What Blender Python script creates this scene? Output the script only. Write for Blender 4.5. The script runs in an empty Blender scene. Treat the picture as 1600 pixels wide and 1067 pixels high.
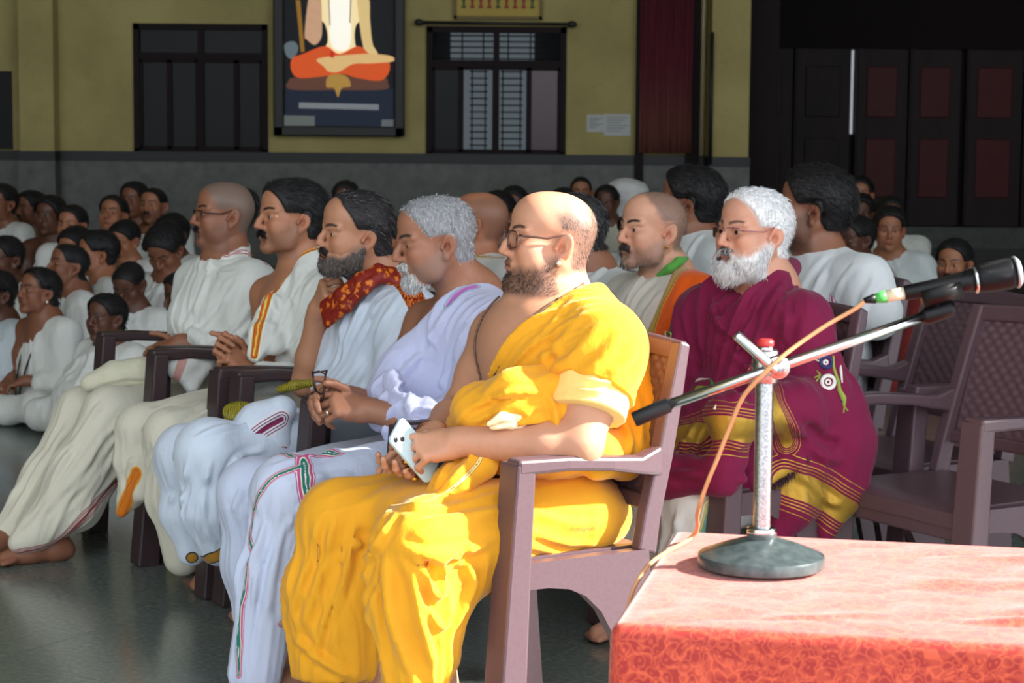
import bpy, bmesh, math, random
import numpy as np
from mathutils import Vector, Matrix

# ------------------------------------------------------------------ camera, world, sun, exposure
SC = bpy.context.scene
COL = SC.collection
F_PX, CAM_H, PITCH, ROLL = 3300.0, 1.407, math.atan(348.5 / 3300.0), math.radians(-0.45)
cam_d = bpy.data.cameras.new('camera')
cam = bpy.data.objects.new('camera', cam_d)
COL.objects.link(cam)
cam_d.sensor_width = 36.0
cam_d.lens = 36.0 * F_PX / 1600.0
cam.matrix_world = (Matrix.Translation((0, 0, CAM_H)) @ Matrix.Rotation(math.pi / 2 - PITCH, 4, 'X')
                    @ Matrix.Rotation(-ROLL, 4, 'Z'))
cam_d.clip_end = 200
cam_d.dof.use_dof = True
cam_d.dof.focus_distance = 4.4
cam_d.dof.aperture_fstop = 11.0
SC.camera = cam
CM = np.array(cam.matrix_world)
CR, CO = CM[:3, :3], CM[:3, 3]

world = bpy.data.worlds.new('world')
SC.world = world
world.use_nodes = True
bg = world.node_tree.nodes['Background']
bg.inputs[0].default_value = (0.86, 0.93, 1.0, 1)
bg.inputs[1].default_value = 2.5

sun_d = bpy.data.lights.new('sun', 'SUN')
sun = bpy.data.objects.new('sun', sun_d)
COL.objects.link(sun)
sun_d.energy = 18.0
sun_d.angle = math.radians(2.5)
sun_d.color = (1.0, 0.95, 0.86)
SUN_DIR = Vector((0.85, -0.02, 0.52)).normalized()
sun.rotation_euler = SUN_DIR.to_track_quat('Z', 'Y').to_euler()

vs = SC.view_settings
vs.view_transform = 'Standard'
vs.look = 'None'
vs.gamma = 1.0
vs.use_curve_mapping = False
vs.exposure = 0.2

# ------------------------------------------------------------------ helpers: rays, materials, meshes
def ray(px, py):
    d = CR @ np.array([(px - 800.0) / F_PX, (533.5 - py) / F_PX, -1.0])
    return d / np.linalg.norm(d)
def at(px, py, Y):
    d = ray(px, py)
    return CO + d * ((Y - CO[1]) / d[1])
def project(P):
    q = (np.atleast_2d(P) - CO) @ CR
    return np.stack([800 + F_PX * q[:, 0] / -q[:, 2], 533.5 - F_PX * q[:, 1] / -q[:, 2], -q[:, 2]], 1)

def srgb(*c):
    if len(c) == 1: c = c[0]
    o = []
    for v in c[:3]:
        v = v / 255.0
        o.append(v / 12.92 if v <= 0.04045 else ((v + 0.055) / 1.055) ** 2.4)
    return (o[0], o[1], o[2])
def A(*v): return np.array(v, float)
def nrm(v):
    v = np.asarray(v, float)
    return v / (np.linalg.norm(v) + 1e-12)

class N:
    """small wrapper for node materials"""
    def __init__(s, name, rough=0.6, metal=0.0, spec=0.4):
        s.m = bpy.data.materials.new(name); s.m.use_nodes = True
        s.t = s.m.node_tree; s.b = s.t.nodes['Principled BSDF']
        s.b.inputs['Roughness'].default_value = rough
        s.b.inputs['Metallic'].default_value = metal
        s.b.inputs['Specular IOR Level'].default_value = spec
    def n(s, typ, **kw):
        x = s.t.nodes.new(typ)
        for k, v in kw.items():
            if k.startswith('i_'):
                key = k[2:].replace('_', ' ')
                x.inputs[int(key) if key.isdigit() else key].default_value = v
            else: setattr(x, k, v)
        return x
    def l(s, a, b): s.t.links.new(a, b); return s
    def coord(s, which='Object', scale=(1, 1, 1)):
        c = s.n('ShaderNodeTexCoord'); m = s.n('ShaderNodeMapping')
        m.inputs['Scale'].default_value = scale
        s.l(c.outputs[which], m.inputs[0]); return m.outputs[0]
    def noise(s, vec, scale, detail=4, rough=0.55):
        x = s.n('ShaderNodeTexNoise'); x.inputs['Scale'].default_value = scale
        x.inputs['Detail'].default_value = detail; x.inputs['Roughness'].default_value = rough
        s.l(vec, x.inputs['Vector']); return x.outputs['Fac']
    def ramp(s, fac, stops, mode='LINEAR'):
        r = s.n('ShaderNodeValToRGB'); r.color_ramp.interpolation = mode
        e = r.color_ramp.elements
        while len(e) < len(stops): e.new(0.5)
        for el, (p, c) in zip(e, stops):
            el.position = p; el.color = (*c, 1)
        s.l(fac, r.inputs[0]); return r.outputs[0]
    def mix(s, fac, a, b, blend='MIX'):
        x = s.n('ShaderNodeMix', data_type='RGBA', blend_type=blend)
        for v, k in ((fac, 0), (a, 6), (b, 7)):
            if isinstance(v, (int, float)): x.inputs[k].default_value = v
            elif isinstance(v, tuple): x.inputs[k].default_value = (*v, 1)
            else: s.l(v, x.inputs[k])
        return x.outputs[2]
    def attr(s, name, out='Color'):
        a = s.n('ShaderNodeAttribute', attribute_name=name); return a.outputs[out]
    def math(s, op, a, b=0.0, c=None):
        x = s.n('ShaderNodeMath', operation=op)
        for i, v in enumerate((a, b) if c is None else (a, b, c)):
            if isinstance(v, (int, float)): x.inputs[i].default_value = v
            else: s.l(v, x.inputs[i])
        return x.outputs[0]
    def color(s, c):
        if isinstance(c, tuple): s.b.inputs['Base Color'].default_value = (*c, 1)
        else: s.l(c, s.b.inputs['Base Color'])
        return s
    def bump(s, h, strength=0.3, dist=0.01):
        b = s.n('ShaderNodeBump'); b.inputs['Strength'].default_value = strength
        b.inputs['Distance'].default_value = dist
        s.l(h, b.inputs['Height']); s.l(b.outputs[0], s.b.inputs['Normal']); return s

def simple(name, col, rough=0.6, metal=0.0, var=0.12, scale=30, bump=0.0, spec=0.4):
    m = N(name, rough, metal, spec)
    f = m.noise(m.coord(), scale)
    m.color(m.mix(f, tuple(c * (1 - var) for c in col), tuple(min(1, c * (1 + var)) for c in col)))
    if bump: m.bump(f, bump, 0.003)
    return m.m

def set_props(o, label=None, cat=None, group=None, kind=None):
    if label: o['label'] = label
    if cat: o['category'] = cat
    if group: o['group'] = group
    if kind: o['kind'] = kind
    return o
def empty(name, loc, label=None, cat=None, group=None, rz=0):
    o = bpy.data.objects.new(name, None); COL.objects.link(o)
    o.empty_display_size = 0.1
    o.location = loc; o.rotation_euler = (0, 0, rz)
    return set_props(o, label, cat, group)
def mesh_obj(name, V, Fc, mat, parent=None, smooth=False, base=None, attrs=None, mats=None, midx=None):
    """V in world (minus base) -> ONE mesh object"""
    me = bpy.data.meshes.new(name)
    V = np.asarray(V, np.float64)
    if base is not None: V = V - np.asarray(base)
    if isinstance(Fc, np.ndarray):
        nf, k = Fc.shape
        me.vertices.add(len(V)); me.vertices.foreach_set('co', V.astype(np.float32).ravel())
        me.loops.add(nf * k); me.loops.foreach_set('vertex_index', Fc.astype(np.int32).ravel())
        me.polygons.add(nf); me.polygons.foreach_set('loop_start', np.arange(0, nf * k, k, dtype=np.int32))
        me.update(calc_edges=True)
    else:
        me.from_pydata([tuple(v) for v in V], [], Fc); me.update()
    for m in (mats or [mat]): me.materials.append(m)
    if midx is not None: me.polygons.foreach_set('material_index', np.asarray(midx, np.int32))
    if smooth: me.polygons.foreach_set('use_smooth', np.ones(len(me.polygons), bool))
    for k, v in (attrs or {}).items():
        v = np.asarray(v, np.float32)
        if v.ndim == 1:
            a = me.attributes.new(k, 'FLOAT', 'POINT'); a.data.foreach_set('value', v)
        else:
            a = me.attributes.new(k, 'FLOAT_COLOR', 'POINT')
            a.data.foreach_set('color', np.concatenate([v, np.ones((len(v), 1), np.float32)], 1).ravel())
    me.validate()
    o = bpy.data.objects.new(name, me); COL.objects.link(o)
    if parent: o.parent = parent
    return o
def bevel(o, w, seg=2):
    md = o.modifiers.new('bevel', 'BEVEL'); md.width = w; md.segments = seg
    md.limit_method = 'ANGLE'; md.angle_limit = math.radians(35); return o

class MB:
    """collects boxes, sweeps and lathes; build() links them as ONE mesh object"""
    def __init__(s): s.v = []; s.f = []; s.mi = []; s.cur = 0
    def add(s, V, Fc):
        o = len(s.v); s.v += [tuple(map(float, v)) for v in V]
        for f in Fc: s.f.append([i + o for i in f]); s.mi.append(s.cur)
        return s
    def box(s, lo, hi, M=None):
        (a, b, c), (d, e, f) = lo, hi
        V = [(a,b,c),(d,b,c),(d,e,c),(a,e,c),(a,b,f),(d,b,f),(d,e,f),(a,e,f)]
        if M is not None: V = [M @ Vector(v) for v in V]
        return s.add(V, [(0,3,2,1),(4,5,6,7),(0,1,5,4),(1,2,6,5),(2,3,7,6),(3,0,4,7)])
    def sweep(s, pts, sizes, side=(0, 1, 0), close=True):
        """rectangular section swept along pts; sizes = (across, along-side) per point"""
        pts = [A(*p) for p in pts]; n = len(pts); V = []; Fc = []
        for i, p in enumerate(pts):
            t = nrm(pts[min(i + 1, n - 1)] - pts[max(i - 1, 0)])
            sd = np.asarray(side, float); sd = nrm(sd - t * (t @ sd)); up = np.cross(t, sd)
            w, d = sizes[i] if isinstance(sizes, list) else sizes
            for a, b in ((-1, -1), (1, -1), (1, 1), (-1, 1)): V.append(p + up * a * w / 2 + sd * b * d / 2)
        for i in range(n - 1):
            for j in range(4):
                k = (j + 1) % 4; Fc.append((i*4+j, i*4+k, i*4+4+k, i*4+4+j))
        Fc += [(3, 2, 1, 0), tuple(range(n*4-4, n*4))]
        return s.add(V, Fc)
    def tube(s, pts, r, n=10, cap=True):
        pts = [A(*p) for p in pts]; m = len(pts); V = []; Fc = []
        rs = r if isinstance(r, (list, tuple)) else [r] * m
        up = A(0.3, 0.2, 1)
        for i, p in enumerate(pts):
            t = nrm(pts[min(i + 1, m - 1)] - pts[max(i - 1, 0)])
            if i == 0:
                a = np.cross(t, up)
                if np.linalg.norm(a) < 1e-2: a = np.cross(t, A(1, 0, 0))
            a = nrm(a - t * (a @ t)); b = np.cross(t, a)
            for j in range(n):
                q = 2 * math.pi * j / n; V.append(p + rs[i] * (a * math.cos(q) + b * math.sin(q)))
        for i in range(m - 1):
            for j in range(n):
                k = (j + 1) % n; Fc.append((i*n+j, i*n+k, i*n+n+k, i*n+n+j))
        if cap: Fc += [tuple(range(n))[::-1], tuple(range(m*n-n, m*n))]
        return s.add(V, Fc)
    def lathe(s, prof, c=(0, 0, 0), n=40, M=None):
        V = []; Fc = []; m = len(prof)
        for r, z in prof:
            for j in range(n):
                q = 2 * math.pi * j / n; v = Vector((r * math.cos(q), r * math.sin(q), z))
                if M is not None: v = M @ v
                V.append((v[0] + c[0], v[1] + c[1], v[2] + c[2]))
        for i in range(m - 1):
            for j in range(n):
                k = (j + 1) % n; Fc.append((i*n+j, i*n+k, i*n+n+k, i*n+n+j))
        Fc += [tuple(range(n))[::-1], tuple(range(m*n-n, m*n))]
        return s.add(V, Fc)
    def poly(s, pts2, y, th, axis='y'):
        """extruded outline in the XZ plane at depth y (towards -Y by th)"""
        n = len(pts2)
        V = [(x, y, z) for x, z in pts2] + [(x, y - th, z) for x, z in pts2]
        return s.add(V, [tuple(range(n)), tuple(range(n, 2*n))[::-1]] + [(i, i+n, (i+1) % n + n, (i+1) % n) for i in range(n)])
    def build(s, name, mat, parent=None, smooth=False, base=None, bev=0, mats=None):
        o = mesh_obj(name, s.v, s.f, mat, parent, smooth, base, mats=mats, midx=s.mi if mats else None)
        bm = bmesh.new(); bm.from_mesh(o.data); bmesh.ops.recalc_face_normals(bm, faces=bm.faces); bm.to_mesh(o.data); bm.free()
        if bev: bevel(o, bev)
        return o
def copy_tree(o, parent=None):
    c = o.copy(); COL.objects.link(c); c.parent = parent
    for ch in list(o.children): copy_tree(ch, c)
    return c
def smooth_by_angle(o, deg=35):
    o.data.polygons.foreach_set('use_smooth', np.ones(len(o.data.polygons), bool))
    o.data.set_sharp_from_angle(angle=math.radians(deg)); return o
def catmull(P, n):
    P = [A(*p) for p in P]; P = [2*P[0]-P[1]] + P + [2*P[-1]-P[-2]]; out = []
    for i in range(1, len(P) - 2):
        for k in range(n):
            t = k / n; a, b, c, d = P[i-1:i+3]
            out.append(0.5*((2*b)+(-a+c)*t+(2*a-5*b+4*c-d)*t*t+(-a+3*b-3*c+d)*t**3))
    out.append(P[-2]); return out
# ------------------------------------------------------------------ the hall
WY = 18.0      # back wall
DY = 24.0      # folding doors at the far right
def wx(px): return float(at(px, 185, WY)[0])
def wz(py, px=800): return float(at(px, py, WY)[2])

# floor: slab + polished granite tiles with recessed joints
m = N('granite', 0.16, 0, 0.5)
v = m.coord('Object'); f1 = m.noise(v, 55, 6, 0.7); f2 = m.noise(v, 3.0, 4)
gi = m.n('ShaderNodeObjectInfo')
c = m.ramp(f1, [(0.3, srgb(76, 85, 82)), (0.55, srgb(116, 126, 121)), (0.75, srgb(160, 168, 161))])
c = m.mix(m.math('MULTIPLY', f2, 0.55), c, srgb(86, 95, 92))
c = m.mix(m.math('MULTIPLY', gi.outputs['Random'], 0.35), c, srgb(122, 131, 124))
m.color(c)
rr = m.math('MULTIPLY_ADD', f2, 0.16, 0.10); m.l(rr, m.b.inputs['Roughness'])
GRAN = m.m
JOINT = simple('joint', srgb(40, 44, 43), 0.7)
fl = MB().box((-9, -4, -0.10), (9, 25, -0.012)).build('floor', JOINT); set_props(fl, kind='structure')
TS = 0.60; tile_me = None; rt = math.radians(-31 + 0)
nt = 0
cells = []
for i in range(-22, 23):
    for j in range(-6, 46):
        cx = i * TS * math.cos(rt) - j * TS * math.sin(rt); cy = i * TS * math.sin(rt) + j * TS * math.cos(rt)
        if not (-8.6 < cx < 8.6 and -2.5 < cy < 24.4): continue
        p = project(A(cx, cy, 0))[0] if cy > 2.0 else A(-9e9, 0, 0)
        infr = -120 < p[0] < 1720 and -100 < p[1] < 1200
        cells.append((0 if infr else 1, cy, cx))
cells.sort()
rest = MB()
for k, (o_, cy, cx) in enumerate(cells):
    if o_ == 0 and nt < 298:
        if tile_me is None:
            t = MB().box((-TS/2+.0012, -TS/2+.0012, -0.011), (TS/2-.0012, TS/2-.0012, 0)).build('tile', GRAN); tile_me = t.data
        else:
            t = bpy.data.objects.new('tile', tile_me); COL.objects.link(t)
        t.parent = fl; t.location = (cx, cy, 0); t.rotation_euler = (0, 0, rt); nt += 1
    else:
        rest.box((-TS/2+.0012, -TS/2+.0012, -0.011), (TS/2-.0012, TS/2-.0012, 0), Matrix.Translation((cx, cy, 0)) @ Matrix.Rotation(rt, 4, 'Z'))
if rest.v:
    t = rest.build('tile_field', GRAN, fl); t['kind'] = 'stuff'

# walls
m = N('yellow_plaster', 0.85); v = m.coord()
c = m.ramp(m.noise(v, 1.3, 5), [(0.3, srgb(158, 144, 92)), (0.7, srgb(182, 168, 110))])
c = m.mix(m.ramp(m.noise(v, 5.5, 6, .7), [(0.52, (0, 0, 0)), (0.8, (0.35,) * 3)]), c, srgb(128, 116, 76))
m.color(c).bump(m.noise(v, 40), 0.15); PLAST = m.m
m = N('dado_stone', 0.45); v = m.coord()
m.color(m.ramp(m.noise(v, 9, 6, .7), [(0.3, srgb(70, 72, 68)), (0.7, srgb(98, 100, 94))])); DADO = m.m
BLACKB = simple('black_band', srgb(30, 31, 31), 0.5)
DARKWOOD = simple('dark_wood', srgb(30, 21, 22), 0.7, scale=12, spec=.2)
MAROONP = simple('maroon_paint', srgb(70, 22, 28), 0.6, scale=8)
WHITEP = simple('paper_white', srgb(190, 192, 190), 0.8, var=.05)

zb0, zb1 = wz(256), wz(241)
wl, wr = -9.0, wx(1160)
# openings: left window, right window
W1 = (wx(210), wx(419), wz(246), wz(41)); W2 = (wx(666), wx(884), wz(247), wz(42)); W0 = (-9, wx(20), wz(240), wz(117))
wb = MB()
TH = 0.35
def wallbox(x0, x1, z0, z1): wb.box((x0, WY, z0), (x1, WY + TH, z1))
ZT = 7.0
xs = [wl, W0[1], W1[0], W1[1], W2[0], W2[1], wr]
wallbox(wl, wr, zb1, min(W1[2], W2[2])) if min(W1[2], W2[2]) > zb1 else None
zlow = zb0
for a, b, z0, z1 in ((wl, W0[1], W0[2], W0[3]), (W1[0], W1[1], W1[2], W1[3]), (W2[0], W2[1], W2[2], W2[3])):
    wallbox(a, b, zlow, z0); wallbox(a, b, z1, ZT)
for a, b in ((W0[1], W1[0]), (W1[1], W2[0]), (W2[1], wr)): wallbox(a, b, zlow, ZT)
o = wb.build('wall_back', PLAST); o['kind'] = 'structure'
WALLB = o
o = MB().box((wl, WY - 0.03, 0), (wr, WY + TH, zb0)).build('wall_dado', DADO); o['kind'] = 'structure'
o = MB().box((wl, WY - 0.05, zb0), (wr, WY - 0.002, zb1)).build('trim_1', BLACKB); o['kind'] = 'structure'
# pilasters
for k, (a, b, d) in enumerate(((wx(40), wx(93), .22),)):
    o = MB().box((a, WY - d, zb1), (b, WY - .001, ZT)).build('wall_pilaster', PLAST); o['kind'] = 'structure'
    o = MB().box((a - .01, WY - d - .03, 0), (b + .01, WY - .031, zb0)).build('wall_pilaster_base', DADO); o['kind'] = 'structure'
    o = MB().box((a - .012, WY - d - .04, zb0), (b + .012, WY - .051, zb1)).build('trim_2', BLACKB); o['kind'] = 'structure'
pa, pb = wx(1102), wx(1160)
o = MB().box((pa, WY - .5, zb1), (pb, WY - .001, ZT)).build('wall_pier', PLAST); o['kind'] = 'structure'
o = MB().box((pa - .01, WY - .53, 0), (pb + .01, WY - .031, zb0)).build('wall_pier_base', DADO); o['kind'] = 'structure'
o = MB().box((pa - .012, WY - .54, zb0), (pb + .012, WY - .051, zb1)).build('trim_3', BLACKB); o['kind'] = 'structure'
# hall side walls, roof, far dark wall behind the openings
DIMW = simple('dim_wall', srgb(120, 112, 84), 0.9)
CEIL = simple('ceiling_paint', srgb(150, 148, 140), 0.9)
o = MB().box((pb + .02, WY, 0), (pb + .3, DY + .3, ZT)).build('wall_passage', DARKWOOD); o['kind'] = 'structure'
o = MB().box((-9.3, -4, 0), (-9, DY, ZT)).build('wall_left', DIMW); o['kind'] = 'structure'
o = MB().box((8.0, 4.85, 0), (8.3, DY + 1, ZT)).build('wall_right', DIMW); o['kind'] = 'structure'  # unseen wall, its near end placed to cut off the sun
o = MB().box((-9.3, -1.0, ZT), (8.3, DY + 1, ZT + .2)).build('ceiling', CEIL); o['kind'] = 'structure'
# corridor beyond the windows (lit louvred shutters seen through the right window)
CORR = simple('corridor_wall', srgb(96, 90, 84), 0.9)
o = MB().box((-9, WY + 2.6, 0), (pb + .02, WY + 2.8, ZT)).build('wall_corridor', CORR); o['kind'] = 'structure'

# windows: frame, mullions, sashes, panes, grille bars
GLASS = N('window_glass', 0.08, 0, 0.5)
GLASS.b.inputs['Base Color'].default_value = (*srgb(150, 160, 165), 1)
GLASS.b.inputs['Transmission Weight'].default_value = 1.0; GLASS.b.inputs['IOR'].default_value = 1.05
GLASS = GLASS.m
DGLASS = simple('dark_glass', srgb(9, 10, 12), 0.35, spec=.15, var=.2)
BAR = simple('grille_bar', srgb(60, 58, 58), 0.5)
def bx(mb, x0, x1, y0, y1, z0, z1): mb.box((x0, y0, z0), (x1, y1, z1)); return mb
def window(n, W, splits, tz, pane_mats, rod):
    x0, x1, z0, z1 = W; y = WY - .03
    fr = MB(); t = .05
    bx(fr, x0, x0 + t, y, WY + .1, z0, z1); bx(fr, x1 - t, x1, y, WY + .1, z0, z1)
    bx(fr, x0, x1, y, WY + .1, z1 - t, z1); bx(fr, x0, x1, y, WY + .1, z0, z0 + t)
    root = fr.build('window_%d' % n, DARKWOOD); root['kind'] = 'structure'
    bx(MB(), x0 + t, x1 - t, y + .01, WY + .08, tz - .03, tz + .03).build('transom', DARKWOOD, root)
    xm = (x0 + x1) / 2
    bx(MB(), xm - .025, xm + .025, y + .012, WY + .085, z0 + t, z1 - t).build('mullion', DARKWOOD, root)
    for i, (a, b) in enumerate(zip(splits[:-1], splits[1:])):
        s = MB(); q = .022
        za, zc = z0 + t, tz - .03
        bx(s, a, a + q, y + .02, WY + .06, za, zc); bx(s, b - q, b, y + .02, WY + .06, za, zc)
        bx(s, a, b, y + .02, WY + .06, za, za + q); bx(s, a, b, y + .02, WY + .06, zc - q, zc)
        sa = s.build('sash', DARKWOOD, root)
        bx(MB(), a + q, b - q, WY + .02, WY + .026, za + q, zc - q).build('pane', pane_mats[i], sa)
    for i, (a, b) in enumerate(((x0 + t, xm - .025), (xm + .025, x1 - t))):
        bx(MB(), a, b, WY + .02, WY + .026, tz + .03, z1 - t).build('pane', pane_mats[-1], root)
    return root
xm = (W1[0] + W1[1]) / 2
window(1, W1, [W1[0] + .05, W1[0] + .3, xm - .025 + .0, xm + .3, W1[1] - .05], wz(92), [DGLASS] * 5, None)
w2 = window(2, W2, [W2[0] + .05, wx(720), wx(773), wx(826), W2[1] - .05], wz(100), [DGLASS, GLASS, GLASS, simple('maroon_glass', srgb(66, 32, 40), .25), GLASS], None)
for k, (xa, xb) in enumerate(((wx(672), wx(771)), (wx(776), wx(880)))):
    g = MB()
    for q in range(5):
        z = wz(56) + (wz(92) - wz(56)) * q / 4.0
        g.box((xa, WY + .045, z - .006), (xb, WY + .057, z + .006))
    for q in range(3):
        x = xa + (xb - xa) * (q + .5) / 3; g.box((x - .006, WY + .058, wz(94)), (x + .006, WY + .066, wz(50)))
    g.build('grille', BAR, w2)
for k, (xa, xb) in enumerate(((wx(728), wx(769)), (wx(776), wx(824)))):
    g = MB()
    for q in range(13):
        z = wz(112) + (wz(238) - wz(112)) * q / 12.0
        g.box((xa + .03, WY + .045, z - .006), (xb - .04, WY + .057, z + .006))
    for x in (xa + .05, xb - .06): g.box((x - .006, WY + .058, wz(240)), (x + .006, WY + .066, wz(108)))
    g.build('grille', BAR, w2)
# pale shutters across the corridor, seen through the clear panes
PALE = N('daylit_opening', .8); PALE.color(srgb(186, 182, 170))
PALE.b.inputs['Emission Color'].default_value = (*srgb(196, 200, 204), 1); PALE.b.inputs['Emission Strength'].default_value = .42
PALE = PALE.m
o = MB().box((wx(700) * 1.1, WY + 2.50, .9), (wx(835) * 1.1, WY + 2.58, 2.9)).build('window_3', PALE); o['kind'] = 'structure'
# narrow opening (left edge) has its shade put in as a dark sheet
o = MB().box((W0[0], WY + .05, W0[2]), (W0[1] - .002, WY + .1, W0[3])).build('window_4', DGLASS); o['kind'] = 'structure'

# folding doors, far right
m = N('door_wood', .6); v = m.coord('Object', (1, 1, .2))
m.color(m.ramp(m.noise(v, 9, 5), [(.3, srgb(34, 22, 24)), (.7, srgb(50, 30, 32))])); DOORW = m.m
REDP = simple('red_reflection_panel', srgb(92, 20, 26), .55, scale=3, var=.35)  # reddish light reflected on the doors, painted in as panel colour
def dxx(px): return float(at(px, 185, DY)[0])
def dzz(py): return float(at(1400, py, DY)[2])
dz0, dz1 = dzz(345), dzz(76)
droot = MB().box((pb + .3, DY, max(dz1, 2.2)), (8.0, DY + .3, ZT)).build('door_1', DARKWOOD); droot['kind'] = 'structure'
edges = [1150, 1240, 1331, 1336, 1420, 1503, 1509, 1600, 1690, 1790]
MBo = MB().box((pb + .3, DY + .2, 0), (8.0, DY + .3, max(dz1, 2.2))).build('backing', DARKWOOD, droot)
for a, b in zip(edges[:-1], edges[1:]):
    if b - a < 10: continue
    xa, xb = dxx(a) + .012, dxx(b) - .012
    lf = MB().box((xa, DY + .06, .02), (xb, DY + .12, dz1)).build('leaf', DOORW, droot)
    zm = dzz(200)
    for (z0, z1) in ((.55, zm - .12), (zm + .12, dz1 - .2)):
        MB().box((xa + .12, DY + .035, z0), (xb - .12, DY + .058, z1)).build('panel', REDP if a > 1330 else DOORW, lf, bev=.01)
    MB().box((xa + .02, DY + .03, .02), (xa + .08, DY + .058, dz1)).build('stile', DOORW, lf)
# chink of daylight between two leaves
SLIT = N('daylight_gap'); SLIT.color(srgb(200, 200, 200)); SLIT.b.inputs['Emission Color'].default_value = (.8, .85, .9, 1); SLIT.b.inputs['Emission Strength'].default_value = .35
MB().box((dxx(1332.2), DY + .13, dzz(210)), (dxx(1334.8), DY + .19, dzz(78))).build('gap', SLIT.m, droot)
o = MB().box((pb + .3, DY - .35, 0), (8, DY, dzz(352))).build('trim_4', DADO); o['kind'] = 'structure'

# curtained doorway beside the pier
m = N('maroon_curtain', .85); v = m.coord()
zz = m.n('ShaderNodeSeparateXYZ'); tc = m.n('ShaderNodeTexCoord'); m.l(tc.outputs['Object'], zz.inputs[0])
f = m.math('ADD', zz.outputs[2], m.math('MULTIPLY', m.noise(v, 4), .35))
m.color(m.ramp(m.math('MULTIPLY', f, .3), [(.42, srgb(108, 62, 50)), (.62, srgb(92, 26, 40)), (.8, srgb(82, 20, 36))])); CURT = m.m
fr = MB(); xa, xb = wx(992), wx(1091)
fr.box((xa, WY - .09, 0), (xa + .07, WY - .051, 3.4)).box((xb - .11, WY - .09, 0), (xb, WY - .051, 3.4))
dr = fr.build('door_2', DARKWOOD); dr['kind'] = 'structure'
V = []; Fc = []; nx, nz = 60, 8
for j in range(nz + 1):
    for i in range(nx + 1):
        x = xa + .03 + (xb - xa - .1) * i / nx; z = zb1 + .02 + (3.3 - zb1) * j / nz
        V.append((x, WY - .14 + .02 * math.sin(i * .9 + .4 * math.sin(j)) + .012 * math.sin(i * 2.3 + j), z))
for j in range(nz):
    for i in range(nx): a = j * (nx + 1) + i; Fc.append((a, a + 1, a + nx + 2, a + nx + 1))
o = mesh_obj('curtain', V, Fc, CURT, None, True); set_props(o, 'faded maroon curtain hanging beside the yellow pier', 'curtain')
md = o.modifiers.new('thick', 'SOLIDIFY'); md.thickness = .006
# conduit pipe and switch beside the curtain
PIPE = simple('pipe_cream', srgb(190, 172, 140), .5)
o = MB().tube([(wx(1095), WY - .12, zb1), (wx(1095), WY - .12, 3.3)], .016).build('conduit_pipe', PIPE, smooth=True)
set_props(o, 'thin cream conduit pipe running up between curtain and pier', 'pipe')
o = MB().tube([(wx(1101), WY - .56, wz(252)), (wx(1101), WY - .56, wz(52))], .017).build('iron_rod', BLACKB, smooth=True)
set_props(o, 'black upright rod fixed to the edge of the yellow pier', 'rod')

# notices, sign, curtain rod
for k, (a, b, t_, bt, lab) in enumerate(((917, 946, 179, 206, 'smaller white paper notice pasted on the yellow wall, left of the other'),
                                    (944, 985, 178, 212, 'larger white paper notice on the yellow wall, nearer the maroon curtain'))):
    mb = MB(); x0, x1, z0, z1 = wx(a), wx(b), wz(bt, a), wz(t_, a)
    mb.box((x0, WY - .006 - .004 * k, z0), (x1, WY - .002 - .004 * k, z1))
    o = mb.build('paper_notice', WHITEP); set_props(o, lab, 'notice', 'paper notices on the wall')
    ln = MB()
    for q in range(6):
        z = z1 - .03 - q * (z1 - z0 - .05) / 6; ln.box((x0 + .02, WY - .0085 - .004 * k, z - .003), (x1 - .02 - .03 * (q % 3), WY - .0062 - .004 * k, z + .003))
    ln.build('print_line', simple('ink_grey', srgb(130, 132, 134), .8), o)
def pole(pa_, pb_, py0, py1, lab):
    p, q = at(pa_, py0, WY - .1), at(pb_, py1, WY - .1)
    o = empty('curtain_rod', tuple((p + q) / 2), lab, 'curtain rod'); b_ = (p + q) / 2
    MB().tube([p, q], .014).build('rod', BLACKB, o, True, b_)
    for e in (p, q):
        Mx = Matrix.Translation(Vector(e)) @ Matrix.Rotation(math.pi / 2, 4, 'Y')
        MB().lathe([(.005, -.04), (.022, -.03), (.03, 0), (.022, .03), (.005, .04)], n=14, M=Mx).build('finial', BLACKB, o, True, b_)
        MB().tube([e, (e[0], WY - .001, e[2])], .008).build('bracket', BLACKB, o, True, b_)
pole(655, 894, 35, 38, 'dark curtain rod with finials above the right-hand window')
# yellow sign above the right window (lower part in view)
sx0, sx1, sz0 = wx(711), wx(843), wz(28)
SIGN = simple('sign_yellow', srgb(186, 160, 78), .7, var=.1, scale=6); SRED = simple('sign_red', srgb(150, 62, 44), .7); SGRN = simple('sign_green', srgb(78, 92, 48), .7)
so = empty('painted_sign', ((sx0 + sx1) / 2, WY - .03, sz0), 'yellow painted sign with red marks above the right-hand window', 'sign'); sb = ((sx0 + sx1) / 2, WY - .03, sz0)
MB().box((sx0, WY - .05, sz0), (sx1, WY - .03, sz0 + .45)).build('board', SIGN, so, base=sb)
f_ = MB()
for a, b, c_, d in ((sx0 - .015, sx0 + .012, sz0 - .015, sz0 + .46), (sx1 - .012, sx1 + .015, sz0 - .015, sz0 + .46), (sx0 - .015, sx1 + .015, sz0 - .015, sz0 + .012)):
    f_.box((a, WY - .06, c_), (b, WY - .02, d))
f_.build('sign_frame', simple('sign_edge', srgb(120, 100, 52), .6), so, base=sb)
random.seed(5)
for k in range(9):
    x = sx0 + .07 + k * (sx1 - sx0 - .14) / 8; z = sz0 + .075
    mt = [SGRN, SRED, SRED, SRED, SGRN, SRED, SRED, SRED, SGRN][k]
    g = MB(); w = .022
    g.poly([(x - w, z), (x + w, z), (x + w * .8, z + .02), (x + .008, z + .03), (x + w * .9, z + .10), (x - w * .9, z + .10), (x - .008, z + .03), (x - w * .8, z + .02)], WY - .05, .002)
    g.build('glyph', mt, so, base=sb)

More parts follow.
